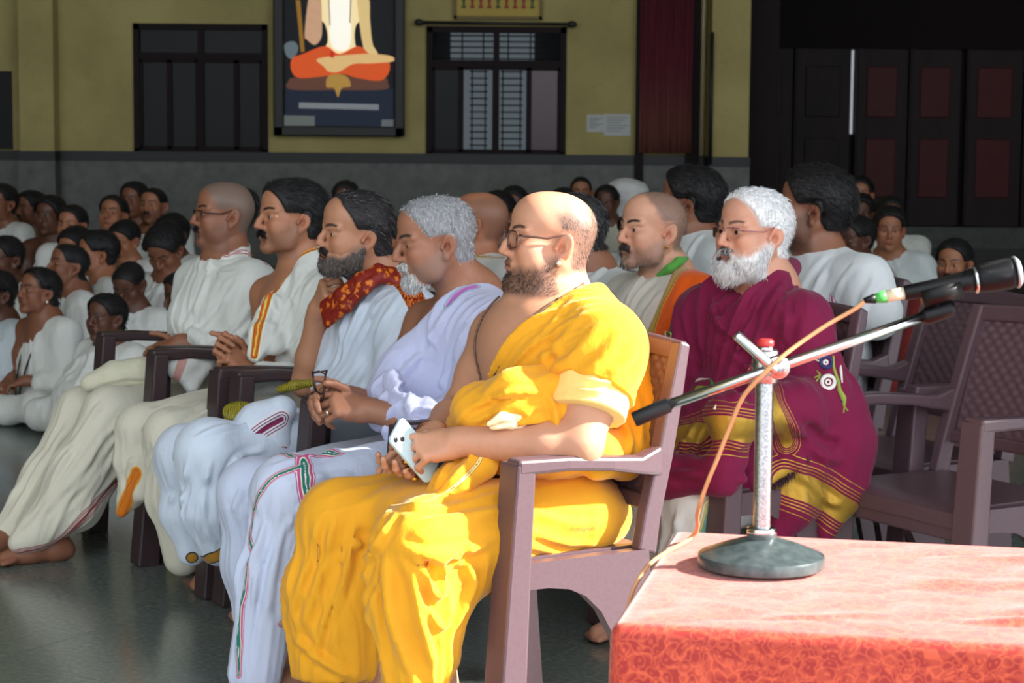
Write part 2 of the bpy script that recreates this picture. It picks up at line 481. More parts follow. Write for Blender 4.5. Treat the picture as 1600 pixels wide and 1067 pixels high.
# the lit picture of a seated figure in orange robes
PX0, PX1, PZ0 = wx(430), wx(633), wz(212, 430)
pb_ = A((PX0 + PX1) / 2, WY - .1, PZ0)
po = empty('framed_picture', tuple(pb_), 'large dark-framed lit picture of a seated figure in orange robes', 'picture')
fr = MB(); t = .085
for a, b, c_, d in ((PX0, PX0 + t, PZ0, 3.3), (PX1 - t, PX1, PZ0, 3.3), (PX0, PX1, PZ0, PZ0 + t), (PX0, PX1, 3.3 - t, 3.3)):
    fr.box((a, WY - .14, c_), (b, WY - .052, d))
fr.build('picture_frame', simple('frame_black', srgb(34, 30, 30), .5), po, base=pb_, bev=.012)
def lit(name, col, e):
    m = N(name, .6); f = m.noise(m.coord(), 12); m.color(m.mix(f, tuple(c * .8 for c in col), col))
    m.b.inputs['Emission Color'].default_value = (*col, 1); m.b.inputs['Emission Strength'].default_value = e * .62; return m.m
def pp(x, y): q = at(x, y, WY - .08); return (float(q[0]), float(q[2]))
layer = [0]
def shape(name, pts, col, e, sm=5):
    layer[0] += 1
    P = [pp(x, y) for x, y in pts]
    if sm:
        Q = [(x, 0, z) for x, z in P]; n_ = len(Q); R_ = []
        for i in range(n_):
            a, b, c_, d = (A(*Q[(i + k) % n_]) for k in (-1, 0, 1, 2))
            for k in range(sm):
                u = k / sm; R_.append(.5 * ((2*b) + (-a+c_)*u + (2*a-5*b+4*c_-d)*u*u + (-a+3*b-3*c_+d)*u**3))
        P = [(r[0], r[2]) for r in R_]
    MB().poly(P, WY - .074 - layer[0] * .0008, .0008).build(name, lit('print_' + name + str(layer[0]), col, e), po, base=pb_)
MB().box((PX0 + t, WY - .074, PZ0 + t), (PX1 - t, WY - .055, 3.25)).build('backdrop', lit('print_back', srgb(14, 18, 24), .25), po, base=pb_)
shape('print_floor', [(446, 138), (615, 138), (615, 203), (446, 203)], srgb(30, 44, 66), .25, 0)
shape('dais', [(450, 128), (470, 120), (590, 120), (606, 130), (600, 140), (530, 141), (455, 140)], srgb(120, 76, 60), .35)
shape('staff', [(462, 0), (469, 0), (476, 80), (470, 82)], srgb(170, 120, 40), .5, 0)
shape('pot', [(444, 72), (449, 66), (460, 65), (466, 74), (463, 85), (455, 92), (447, 86)], srgb(120, 134, 140), .4)
shape('torso', [(488, -40), (556, -40), (570, 0), (572, 24), (556, 40), (555, 70), (566, 88), (502, 88), (512, 66), (508, 38), (492, 20)], srgb(255, 232, 176), .85)
shape('chest', [(516, -30), (544, -30), (548, 28), (545, 74), (520, 74), (514, 30)], srgb(255, 250, 235), 1.0)
shape('arm', [(484, -10), (500, -14), (503, 30), (502, 58), (492, 70), (480, 62), (476, 52)], srgb(226, 176, 140), .6)
shape('arm', [(558, -12), (576, -4), (578, 30), (582, 68), (590, 84), (572, 86), (562, 40)], srgb(240, 206, 140), .7)
shape('robe', [(456, 92), (474, 84), (508, 72), (530, 84), (560, 72), (580, 86), (606, 94), (608, 112), (594, 126), (560, 122), (536, 116), (516, 118), (470, 122), (456, 112)], srgb(236, 92, 34), .62)
shape('leg', [(496, 92), (540, 86), (580, 84), (612, 88), (614, 96), (580, 99), (552, 100), (530, 112), (514, 112), (506, 104)], srgb(240, 196, 130), .7)
shape('belt', [(516, 80), (522, 80), (522, 90), (516, 90)], srgb(220, 50, 30), .6, 0)
shape('skirt', [(514, 118), (540, 118), (548, 134), (534, 138), (528, 152), (522, 138), (510, 136)], srgb(196, 150, 70), .55)
shape('caption', [(467, 160), (592, 163), (592, 172), (467, 169)], srgb(150, 156, 160), .35, 0)
shape('plate', [(443, 180), (492, 181), (492, 199), (443, 198)], srgb(122, 128, 124), .3, 0)
shape('plate', [(596, 187), (615, 187), (615, 202), (596, 202)], srgb(122, 128, 130), .3, 0)
for a, b in (((512, -20), (515, 40)), ((548, -20), (546, 36))):
    shape('bead_string', [a, (a[0] + 1.6, a[1]), (b[0] + 1.6, b[1]), b], srgb(110, 84, 60), .3, 0)
# ------------------------------------------------------------------ table, cloth, microphone
def onplane(px, py, z):
    d = ray(px, py); return CO + d * ((z - CO[2]) / d[2])
TZ = 0.755
tc0 = onplane(974, 972, TZ); tu = nrm(A(.976, -.200, 0)); tv = A(-tu[1], tu[0], 0)
TW, TD = 1.35, 0.62
def tp(s, t, z): q = tc0 + tu * s + tv * t; return (q[0], q[1], z)
tb = tp(TW / 2, TD / 2, 0)
TWOOD = simple('table_wood', srgb(96, 66, 44), .6, scale=9)
tr = empty('wooden_table', tb, 'plain wooden table hidden under the red brocade cloth', 'table')
Mt = Matrix(((tu[0], tv[0], 0, 0), (tu[1], tv[1], 0, 0), (0, 0, 1, 0), (0, 0, 0, 1)))
MB().box((-TW/2 + .012, -TD/2 + .012, TZ - .035), (TW/2 - .012, TD/2 - .012, TZ - .006), Mt).build('tabletop', TWOOD, tr)
for a in (-1, 1):
    for b in (-1, 1):
        x, y = a * (TW/2 - .06), b * (TD/2 - .06)
        MB().box((x - .025, y - .025, 0), (x + .025, y + .025, TZ - .035), Mt).build('leg', TWOOD, tr)
m = N('red_brocade', .55, 0, .4); m.b.inputs['Sheen Weight'].default_value = .3
uvs = m.attr('cuv', 'Vector')
def scl(vec, k):
    x = m.n('ShaderNodeVectorMath', operation='SCALE'); m.l(vec, x.inputs[0]); x.inputs['Scale'].default_value = k; return x.outputs[0]
wn = m.n('ShaderNodeTexNoise'); m.l(scl(uvs, 22), wn.inputs['Vector']); wn.inputs['Scale'].default_value = 1.0
ad = m.n('ShaderNodeVectorMath', operation='MULTIPLY_ADD'); m.l(wn.outputs['Color'], ad.inputs[0]); ad.inputs[1].default_value = (.035, .035, .035); m.l(uvs, ad.inputs[2])
vo = m.n('ShaderNodeTexVoronoi', feature='DISTANCE_TO_EDGE'); m.l(scl(ad.outputs[0], 36), vo.inputs['Vector']); vo.inputs['Scale'].default_value = 1.0
vo2 = m.n('ShaderNodeTexVoronoi'); m.l(scl(ad.outputs[0], 80), vo2.inputs['Vector']); vo2.inputs['Scale'].default_value = 1.0
ring = m.math('SINE', m.math('MULTIPLY', vo2.outputs['Distance'], 13.0))
a_ = m.ramp(vo.outputs['Distance'], [(0.05, (1, 1, 1)), (0.16, (0, 0, 0))])
b_ = m.ramp(ring, [(0.35, (0, 0, 0)), (0.75, (1, 1, 1))])
pat = m.mix(.55, a_, b_, 'LIGHTEN' if False else 'MIX')
colr = m.mix(pat, srgb(156, 28, 20), srgb(212, 84, 50))
colr = m.mix(m.math('MULTIPLY', m.noise(scl(uvs, 5), 1.0, 3), .2), colr, srgb(192, 50, 40))
m.color(colr); m.bump(pat, .12, .002); BROC = m.m
xs_ = np.concatenate([np.linspace(-.62, -.03, 26)[:-1], np.linspace(-.03, TW + .03, 190), np.linspace(TW + .03, TW + .62, 14)[1:]])
ys_ = np.concatenate([np.linspace(-.62, -.03, 60)[:-1], np.linspace(-.03, TD + .03, 100), np.linspace(TD + .03, TD + .62, 12)[1:]])
S, T = np.meshgrid(xs_, ys_); s0 = np.clip(S, 0, TW); t0 = np.clip(T, 0, TD)
ex, ey = S - s0, T - t0; dd = np.hypot(ex, ey) + 1e-9
rad = .016
ang = np.clip(dd / rad, 0, math.pi / 2)
outw = rad * np.sin(ang) + .05 * np.clip(dd - .02, 0, 1) * (1 + .5 * np.sin(9 * S + 7 * T))
drop = np.where(dd < rad * math.pi / 2, rad * (1 - np.cos(ang)), rad + dd - rad * math.pi / 2)
rng = np.random.default_rng(3)
def wav(S, T, fx, fy, ph): return np.sin(S * fx + T * fy + ph)
wr_ = .0022 * (wav(S, T, 31, 13, .3) * wav(S, T, 7, 23, 1.) + wav(S, T, 17, -29, 2.) * wav(S, T, 5, 11, .5))
def ridge(s1, t1, s2, t2, amp, w):
    d = A(s2 - s1, t2 - t1); L = np.linalg.norm(d); d /= L
    u = (S - s1) * d[0] + (T - t1) * d[1]; v_ = -(S - s1) * d[1] + (T - t1) * d[0]
    uu = u / L; tp_ = np.clip(np.minimum(uu, 1 - uu) * 4, 0, 1); tp_ = tp_ * tp_ * (3 - 2 * tp_)
    return amp * np.exp(-(v_ / w) ** 2) * tp_
for r_ in ((.40, .10, .95, .15, .016, .016), (.44, .16, .9, .25, .008, .03), (.3, .3, .8, .42, .005, .03), (.15, .05, .35, .12, .004, .015), (.55, .3, .7, .5, .006, .02),
           (.02, .15, .4, .02, .003, .02), (.62, .02, .9, .2, .006, .02), (.1, .45, .5, .3, .003, .025), (.35, .5, .75, .56, .004, .015)): wr_ = wr_ + ridge(*r_)
SP = onplane(1189, 888, TZ); sp_s, sp_t = float((SP - tc0) @ tu), float((SP - tc0) @ tv)
flat = 1 - np.exp(-(((S - sp_s) ** 2 + (T - sp_t) ** 2) / .12 ** 2) ** 2)
top = dd < 1e-6
zz_ = TZ + np.where(top, np.abs(wr_) * flat, 0) * np.clip(np.minimum(np.minimum(S, TW - S), np.minimum(T, TD - T)) / .04, 0, 1) - drop
px_, py_ = s0 + ex / dd * outw, t0 + ey / dd * outw
sidew = np.where(dd > .03, .006 * np.sin(26 * (S + .3 * T)) * np.clip(dd * 4, 0, 1), 0); py_ = py_ + np.where(ey < 0, -sidew - .006 * np.clip(dd*4,0,1), 0)
P3 = tc0[None, None, :] * A(1, 1, 0) + px_[..., None] * tu + py_[..., None] * tv; P3[..., 2] = np.maximum(zz_, .02)
ny_, nx_ = S.shape; idx = np.arange(ny_ * nx_).reshape(ny_, nx_)
Fc = np.stack([idx[:-1, :-1], idx[:-1, 1:], idx[1:, 1:], idx[1:, :-1]], -1).reshape(-1, 4)
o = mesh_obj('brocade_cloth', P3.reshape(-1, 3), Fc, BROC, None, True)
a = o.data.attributes.new('cuv', 'FLOAT_VECTOR', 'POINT'); a.data.foreach_set('vector', np.stack([S, T, 0 * S], -1).astype(np.float32).ravel())
set_props(o, 'red and orange brocade cloth covering the table in the foreground', 'tablecloth')

CHROME = N('chrome', .16, 1.0); CHROME.color(srgb(205, 205, 208)); fz = CHROME.noise(CHROME.coord(), 180, 3); CHROME.bump(fz, .08, .001); CHROME = CHROME.m
CHROMEW = N('worn_chrome', .28, 1.0); fz = CHROMEW.noise(CHROMEW.coord(), 260, 4, .7)
CHROMEW.color(CHROMEW.ramp(fz, [(.35, srgb(150, 150, 153)), (.6, srgb(205, 205, 208))])); CHROMEW.bump(fz, .12, .001); CHROMEW = CHROMEW.m
BASEM = N('base_enamel', .32, .25); fz = BASEM.noise(BASEM.coord(), 60); BASEM.color(BASEM.ramp(fz, [(.3, srgb(58, 68, 70)), (.7, srgb(84, 95, 96))])); BASEM = BASEM.m
RUBB = simple('black_rubber', srgb(26, 26, 28), .55); BLKP = simple('black_plastic', srgb(12, 11, 13), .42, spec=.25)
REDPL = simple('red_plastic', srgb(200, 52, 50), .4)
mb_ = A(SP[0], SP[1], TZ + .003)
ms = empty('microphone_stand', tuple(mb_), 'chrome desk microphone stand with boom arm on the red table', 'microphone stand')
def ip(px, py, dy=0.0): return at(px, py, SP[1] + dy)
MB().lathe([(.088, 0), (.093, .003), (.093, .015), (.0915, .0185), (.06, .031), (.03, .041), (.022, .043), (.022, .049), (.018, .052)], mb_, 64).build('base', BASEM, ms, True, mb_)
smooth_by_angle(ms.children[-1], 40)
pt = ip(1192, 534)
pole_top = A(mb_[0], mb_[1], pt[2])
MB().tube([mb_ + A(0, 0, .045), A(mb_[0], mb_[1], ip(1192, 592)[2])], .0128, 24).build('pole', CHROMEW, ms, True, mb_)
MB().lathe([(.0185, 0), (.0215, .003), (.0215, .011), (.0185, .013)], mb_ + A(0, 0, .046), 32).build('collar', CHROME, ms, True, mb_)
zc = ip(1192, 572)[2]
MB().lathe([(.0165, -.024), (.0185, -.022), (.0185, .022), (.0165, .024)], (mb_[0], mb_[1], zc), 32).build('clamp_sleeve', CHROMEW, ms, True, mb_)
MB().tube([A(mb_[0], mb_[1], zc + .02), A(mb_[0], mb_[1], pt[2] - .006)], .0115, 24).build('inner_pole', CHROME, ms, True, mb_)
MB().lathe([(.0118, -.006), (.0122, -.004), (.0122, .001), (.009, .004)], (mb_[0], mb_[1], pt[2]), 24).build('cap', REDPL, ms, True, mb_)
# knuckle in front of the pole, boom, counter end, handle
kn = ip(1215, 573, -.028)
for r0, r1, y0 in ((.0, .021, 0),):
    Mx = Matrix.Translation(Vector(kn)) @ Matrix.Rotation(math.pi / 2, 4, 'X')
    MB().lathe([(.002, -.010), (.0155, -.010), (.0175, -.007), (.0175, .007), (.0155, .010), (.002, .010)], (0, 0, 0), 32, Mx).build('knuckle', CHROME, ms, True, mb_)
    smooth_by_angle(ms.children[-1], 40)
    Mx = Matrix.Translation(Vector(kn + A(0, -.013, 0))) @ Matrix.Rotation(math.pi / 2, 4, 'X')
    MB().lathe([(.002, -.004), (.011, -.004), (.012, 0), (.011, .004), (.002, .004)], (0, 0, 0), 24, Mx).build('bolt_head', CHROMEW, ms, True, mb_)
MB().tube([A(mb_[0], mb_[1] - .012, kn[2]), kn], .009, 16).build('clamp_bolt', CHROME, ms, True, mb_)
b0, b1 = ip(1040, 634, -.03), ip(1448, 493, -.03)
MB().tube([b0, b1], .0076, 18).build('boom', CHROME, ms, True, mb_)
e0, e1 = ip(1046, 632, -.03), ip(990, 656, -.03)
MB().tube([e0, e0 * .97 + e1 * .03, e1 * .97 + e0 * .03, e1], [.0095, .0112, .0112, .0095], 20).build('counter_grip', RUBB, ms, True, mb_)
h0, h1 = ip(1150, 522, -.045), ip(1213, 580, -.045)
MB().tube([h0, h0 * .96 + h1 * .04, h1 * .96 + h0 * .04, h1], [.0062, .0074, .0074, .0062], 16).build('locking_bar', CHROME, ms, True, mb_)
# clip at the boom end
c0, c1 = ip(1442, 496, -.03), ip(1492, 480, -.03)
MB().tube([c0, c0 * .9 + c1 * .1, c1 * .85 + c0 * .15, c1], [.0095, .012, .0125, .008], 18).build('clip_block', BLKP, ms, True, mb_)
u_ = nrm(c1 - c0)
MB().tube([ip(1462, 490, -.03), ip(1466, 462, -.03)], .006, 12).build('clip_post', BLKP, ms, True, mb_)
cl0, cl1 = ip(1440, 466, -.03), ip(1500, 448, -.03)
MB().tube([cl0, cl1], .0165, 20).build('clip_cradle', BLKP, ms, True, mb_)
# microphone
q0, q1 = ip(1412, 458, -.03), ip(1594, 424, -.03); ax = nrm(q1 - q0); L = np.linalg.norm(q1 - q0)
mco = tuple(q0); mic = empty('microphone', mco, 'black handheld microphone with silver-rimmed grille held on the boom', 'microphone')
def rot_to(ax):
    return Vector(ax).to_track_quat('Z', 'Y').to_matrix().to_4x4()
Mm = Matrix.Translation(Vector(q0)) @ rot_to(ax)
MB().lathe([(.0085, 0), (.0108, .002), (.0122, L * .3), (.0150, L * .52), (.0178, L * .60)], (0, 0, 0), 32, Mm).build('handle', BLKP, mic, True, q0)
MB().lathe([(.0182, L * .597), (.0205, L * .605), (.0205, L * .618), (.0182, L * .626)], (0, 0, 0), 32, Mm).build('ring', CHROME, mic, True, q0)
MESH_ = N('mic_mesh', .45, .7); vv = MESH_.coord('Object'); ck = MESH_.n('ShaderNodeTexChecker', i_Scale=700); MESH_.l(vv, ck.inputs['Vector'])
MESH_.color(MESH_.mix(ck.outputs['Fac'], srgb(14, 14, 16), srgb(38, 38, 41))); MESH_.bump(ck.outputs['Fac'], .6, .002)
MB().lathe([(.0178, L * .622), (.0205, L * .66), (.0225, L * .80), (.0228, L * .9), (.021, L * .955)], (0, 0, 0), 36, Mm).build('grille_basket', MESH_.m, mic, True, q0)
MB().lathe([(.0212, L * .952), (.0232, L * .955), (.0232, L * .972), (.018, L), (.004, L * 1.005)], (0, 0, 0), 36, Mm).build('grille_tip', simple('mesh_silver', srgb(170, 172, 176), .5, .6, bump=.3, scale=300), mic, True, q0)
Mp = lambda a_, b_: [q0 + ax * a_, q0 + ax * b_]
MB().tube(Mp(-.027, .001), .0088, 20).build('plug', simple('plug_cream', srgb(206, 190, 160), .5), mic, True, q0)
MB().tube(Mp(-.043, -.0265), [.0062, .0092], 20).build('green_tape', simple('green_tape', srgb(64, 160, 70), .5), mic, True, q0)
MB().tube(Mp(-.058, -.042), [.0036, .0075], 16).build('plug_tail', BLKP, mic, True, q0)
# cable
pts = [q0 + ax * -.055] + [ip(x, y, d) for x, y, d in ((1335, 483, -.03), (1290, 509, -.034), (1250, 536, -.04), (1215, 563, -.052), (1185, 592, -.05), (1160, 622, -.035), (1140, 668, -.02), (1121, 716, -.01), (1103, 760, .0), (1090, 800, .03))]
pts.append(onplane(1082, 838, TZ + .01)); 
pts += [A(*tp(-.022, .34, TZ - .006)), A(*tp(-.05, .33, TZ - .12)), A(*tp(-.06, .33, .3)), A(*tp(-.07, .34, .012)), A(*tp(-.3, .5, .006))]
CABLE = simple('tan_cable', srgb(206, 150, 104), .45)
o = MB().tube(catmull(pts, 8), .0032, 10).build('microphone_cable', CABLE, None, True, None)
set_props(o, 'tan microphone cable hanging from the boom past the table edge', 'cable')

# ------------------------------------------------------------------ plastic armchairs
PLAS = N('plum_plastic', .38, 0, .45); fz = PLAS.noise(PLAS.coord(), 120, 3)
PLAS.color(PLAS.mix(fz, srgb(82, 62, 69), srgb(96, 75, 81))); PLAS.bump(fz, .06, .001); PLAS = PLAS.m
PLASB = N('brown_plastic', .42, 0, .4); fz = PLASB.noise(PLASB.coord(), 120, 3)
PLASB.color(PLASB.mix(fz, srgb(54, 41, 44), srgb(66, 51, 53))); PLASB = PLASB.m
def make_chair(name, mat):
    t = empty(name, (0, 0, 0))
    # seat: dished slab with rounded front
    n, mrows = 14, 14; V = []; Fc = []
    for top in (1, 0):
        for i in range(n + 1):
            for j in range(mrows + 1):
                a, b = i / n, j / mrows
                x = -.20 + .42 * a; y = (-.235 + .47 * b) * (1 - .05 * (1 - a))
                dish = .012 * (math.sin(math.pi * a) * math.sin(math.pi * b)) ** .7
                z = .452 - dish - .02 * max(0, (a - .85) / .15) ** 2 if top else .415 - .02 * max(0, (a - .85) / .15) ** 2
                V.append((x, y, z))
    W = mrows + 1; off = (n + 1) * W
    for i in range(n):
        for j in range(mrows):
            a = i * W + j; Fc.append((a, a + W, a + W + 1, a + 1)); b = a + off; Fc.append((b, b + 1, b + W + 1, b + W))
    for i in range(n):
        a = i * W; Fc.append((a, a + off, a + off + W, a + W)); a = i * W + mrows; Fc.append((a, a + W, a + off + W, a + off))
    for j in range(mrows):
        a = j; Fc.append((a, a + 1, a + 1 + off, a + off)); a = n * W + j; Fc.append((a, a + off, a + off + 1, a + 1))
    o = mesh_obj('seat', V, Fc, mat, t, True); smooth_by_angle(o, 40)
    sd = MB().box((.185, -.235, .36), (.215, .235, .425)).build('apron', mat, t, bev=.006)
    for s in (1, -1):
        # front leg runs from the arm down to the floor
        MB().sweep([(.190, s*.250, .668), (.205, s*.252, .45), (.236, s*.262, 0)], [(.048, .076), (.054, .078), (.072, .08)]).build('front_leg', mat, t, bev=.006)
        MB().sweep([(.212, s*.262, .662), (.08, s*.264, .662), (-.06, s*.26, .652), (-.16, s*.252, .640), (-.235, s*.246, .645)],
                   [(.036, .054), (.032, .056), (.032, .054), (.04, .045), (.07, .035)]).build('arm', mat, t, bev=.008)
        MB().sweep([(-.322, s*.222, .905), (-.285, s*.232, .78), (-.25, s*.24, .66), (-.205, s*.246, .52), (-.187, s*.25, .44)],
                   [(.035, .04), (.045, .04), (.05, .038), (.055, .036), (.06, .034)]).build('post', mat, t, bev=.006)
        # side panel arching into the rear leg
        P = [(.20, .448), (.20, .39), (.12, .388), (.06, .38), (.01, .36), (-.04, .32), (-.085, .255), (-.12, .17), (-.165, .0), (-.235, 0), (-.215, .2), (-.19, .448)]
        mb = MB(); nP = len(P); yo, yi = s * .268, s * .236
        mb.add([(x, yo, z) for x, z in P] + [(x, yi, z) for x, z in P], [tuple(range(nP)), tuple(range(nP, 2*nP))[::-1]] + [(i, (i+1) % nP, (i+1) % nP + nP, i + nP) for i in range(nP)])
        mb.build('rear_leg', mat, t)
    MB().sweep([(-.322, -.23, .885), (-.338, -.1, .89), (-.342, 0, .892), (-.338, .1, .89), (-.322, .23, .885)], (.045, .03), side=(1, 0, 0)).build('top_rail', mat, t, bev=.006)
    MB().sweep([(-.222, -.24, .545), (-.236, 0, .545), (-.222, .24, .545)], (.035, .028), side=(1, 0, 0)).build('lower_rail', mat, t, bev=.006)
    # woven back panel: over-and-under relief
    n, mr = 72, 66; V = []; Fc = []
    for i in range(n + 1):
        for j in range(mr + 1):
            a, b = i / n, j / mr; z = .55 + .32 * a; y = (-.225 + .45 * b) * (1 - .06 * a)
            x = -.225 - .097 * (a ** 1.15) - .018 * math.cos((b - .5) * math.pi)
            x += .0035 * abs(math.sin(math.pi * (a * 18))) * (1 if (int(b * 22) + int(a * 18)) % 2 else -1) * abs(math.sin(math.pi * b * 22)) ** .5
            V.append((x, y, z))
    W = mr + 1
    for i in range(n):
        for j in range(mr): a = i * W + j; Fc.append((a, a + 1, a + W + 1, a + W))
    o = mesh_obj('woven_back', V, Fc, mat, t, True); md = o.modifiers.new('thick', 'SOLIDIFY'); md.thickness = .006
    for ch in t.children:
        for v in ch.data.vertices:
            if v.co.x < .1: v.co.x = .1 + (v.co.x - .1) * .84
    return t
FACE0 = 211.0
ch_plum = make_chair('plastic_chair', PLAS); ch_brown = make_chair('plastic_chair', PLASB); used_ch = {}
def put_chair(kind, x, y, deg, label, group):
    src = ch_plum if kind == 'plum' else ch_brown
    if kind in used_ch: c = copy_tree(src)
    else: c = src; used_ch[kind] = 1
    c.location = (x, y, 0); c.rotation_euler = (0, 0, math.radians(deg))
    set_props(c, label, 'chair', group); return c
SEATS = [(.03 - .255 * k, 4.82 + .54 * k) for k in range(5)]      # front row, nearest first
G1, G2 = 'armchairs in the front row', 'armchairs behind the front row'
put_chair('plum', SEATS[0][0] + .02, SEATS[0][1], FACE0, 'mauve plastic armchair under the man in yellow', G1)
for k, lab in ((1, 'brown plastic armchair under the man in lavender cloth'), (2, 'brown plastic armchair under the man resting his cheek on his hand'),
               (3, 'brown plastic armchair under the man with orange-bordered shawl'), (4, 'brown plastic armchair under the shaven-headed man, far end of the front row')):
    put_chair('brown', SEATS[k][0] - (0, 0, 0, .08, .09)[k], SEATS[k][1], FACE0, lab, G1)
BACKS = {'maroon': (.60, 5.70, 211), 'orange': (.38, 6.2, 211), 'away': (.17, 6.75, 205), 'bald': (-.14, 7.4, 203), 'tall': (.93, 6.8, 200), 'third': (.49, 7.36, 200)}
for k, lab in (('maroon', 'plum plastic armchair under the man in the maroon shawl'), ('orange', 'plum plastic armchair hidden behind the man in yellow, under the orange shawl'),
               ('away', 'plum plastic armchair under the dark-haired man turned away'), ('bald', 'plum plastic armchair under the bald man turned away'),
               ('tall', 'plum plastic armchair under the black-haired man behind the maroon shawl'), ('third', 'plum plastic armchair under the black-haired man behind the orange shawl')):
    x, y, d = BACKS[k]; put_chair('plum', x, y, d, lab, G2)
put_chair('plum', 1.19, 5.49, 211, 'empty plum armchair with woven back nearest the table', 'empty armchairs')
put_chair('plum', 1.17, 6.14, 208, 'empty plum armchair standing behind the nearest empty one', 'empty armchairs')
# ------------------------------------------------------------------ implicit surfaces -> meshes
class Field:
    def __init__(s): s.p = []
    def cap(s, a, b, ra, rb=None, k=.02, op='u', sq=None):
        a, b = np.asarray(a, float), np.asarray(b, float); rb = ra if rb is None else rb
        r = max(ra, rb)
        s.p.append(('c', (a, b, ra, rb, sq), np.minimum(a, b) - r, np.maximum(a, b) + r, k, op)); return s
    def chain(s, pts, rs, k=.015, op='u'):
        for i in range(len(pts) - 1): s.cap(pts[i], pts[i + 1], rs[i], rs[i + 1], k, op)
        return s
    def ell(s, c, r, R=None, k=.02, op='u'):
        c, r = np.asarray(c, float), np.asarray(r, float) * np.ones(3)
        R = np.eye(3) if R is None else np.asarray(R); m = float(r.max())
        ext = np.sqrt(((R * r) ** 2).sum(1))
        s.p.append(('e', (c, r, R), c - ext, c + ext, k, op)); return s
    def half(s, p, n, k=.005):
        """keep the side the normal points away from"""
        s.p.append(('h', (np.asarray(p, float), nrm(n)), None, None, k, 's')); return s
    def grid(s, lo, hi, h):
        lo = np.asarray(lo, float); n = np.maximum(np.ceil((np.asarray(hi) - lo) / h).astype(int) + 1, 3)
        D = np.full(tuple(n), .25, np.float32)
        axs = [(lo[i] + h * np.arange(n[i])).astype(np.float32) for i in range(3)]
        for typ, q, bl, bh, k, op in s.p:
            if typ == 'h': sl = [slice(0, n[i]) for i in range(3)]
            else:
                mg = k + 4 * h if op == 'u' else k + h
                i0 = np.clip(np.floor((bl - mg - lo) / h).astype(int), 0, n); i1 = np.clip(np.ceil((bh + mg - lo) / h).astype(int) + 1, 0, n)
                if np.any(i1 <= i0): continue
                sl = [slice(i0[i], i1[i]) for i in range(3)]
            X = axs[0][sl[0]][:, None, None]; Y = axs[1][sl[1]][None, :, None]; Z = axs[2][sl[2]][None, None, :]
            if typ == 'c':
                a, b, ra, rb, sq = q; ba = b - a; bb = float(ba @ ba) + 1e-12
                x, y, z = X - a[0], Y - a[1], Z - a[2]
                t = np.clip((x * ba[0] + y * ba[1] + z * ba[2]) / bb, 0, 1)
                d = np.sqrt((x - t * ba[0]) ** 2 + (y - t * ba[1]) ** 2 + (z - t * ba[2]) ** 2) - (ra + (rb - ra) * t)
            elif typ == 'e':
                c, r, R = q; x, y, z = X - c[0], Y - c[1], Z - c[2]
                u = [(x * R[0, i] + y * R[1, i] + z * R[2, i]) / r[i] for i in range(3)]
                k0 = np.sqrt(u[0] ** 2 + u[1] ** 2 + u[2] ** 2)
                k1 = np.sqrt((u[0] / r[0]) ** 2 + (u[1] / r[1]) ** 2 + (u[2] / r[2]) ** 2) + 1e-9
                d = k0 * (k0 - 1) / k1
            else:
                p, nn = q; d = -((X - p[0]) * nn[0] + (Y - p[1]) * nn[1] + (Z - p[2]) * nn[2])
            C = D[tuple(sl)]
            if op == 'u':
                h_ = np.maximum(k - np.abs(C - d), 0) / max(k, 1e-6); D[tuple(sl)] = np.minimum(C, d) - h_ * h_ * k * .25
            else:
                d = -d; h_ = np.maximum(k - np.abs(C - d), 0) / max(k, 1e-6); D[tuple(sl)] = np.maximum(C, d) + h_ * h_ * k * .25
        return D, lo
    def mesh(s, boxes):
        """boxes: (lo, hi, cell); later boxes only fill what earlier ones left open"""
        VV, FF, o = [], [], 0
        for i, (lo, hi, h) in enumerate(boxes):
            D, l0 = s.grid(lo, hi, h); V, Fq = nets(D, l0, h)
            if len(Fq) and i:
                c = V[Fq].mean(1); keep = np.ones(len(Fq), bool)
                for (a, b, g) in boxes[:i]:
                    keep &= ~np.all((c > np.asarray(a) + g * 1.6) & (c < np.asarray(b) - g * 1.6), 1)
                Fq = Fq[keep]; V, Fq = compact(V, Fq)
            if len(Fq): VV.append(V); FF.append(Fq + o); o += len(V)
        return np.concatenate(VV), np.concatenate(FF)
def compact(V, F):
    u, inv = np.unique(F, return_inverse=True); return V[u], inv.reshape(F.shape)
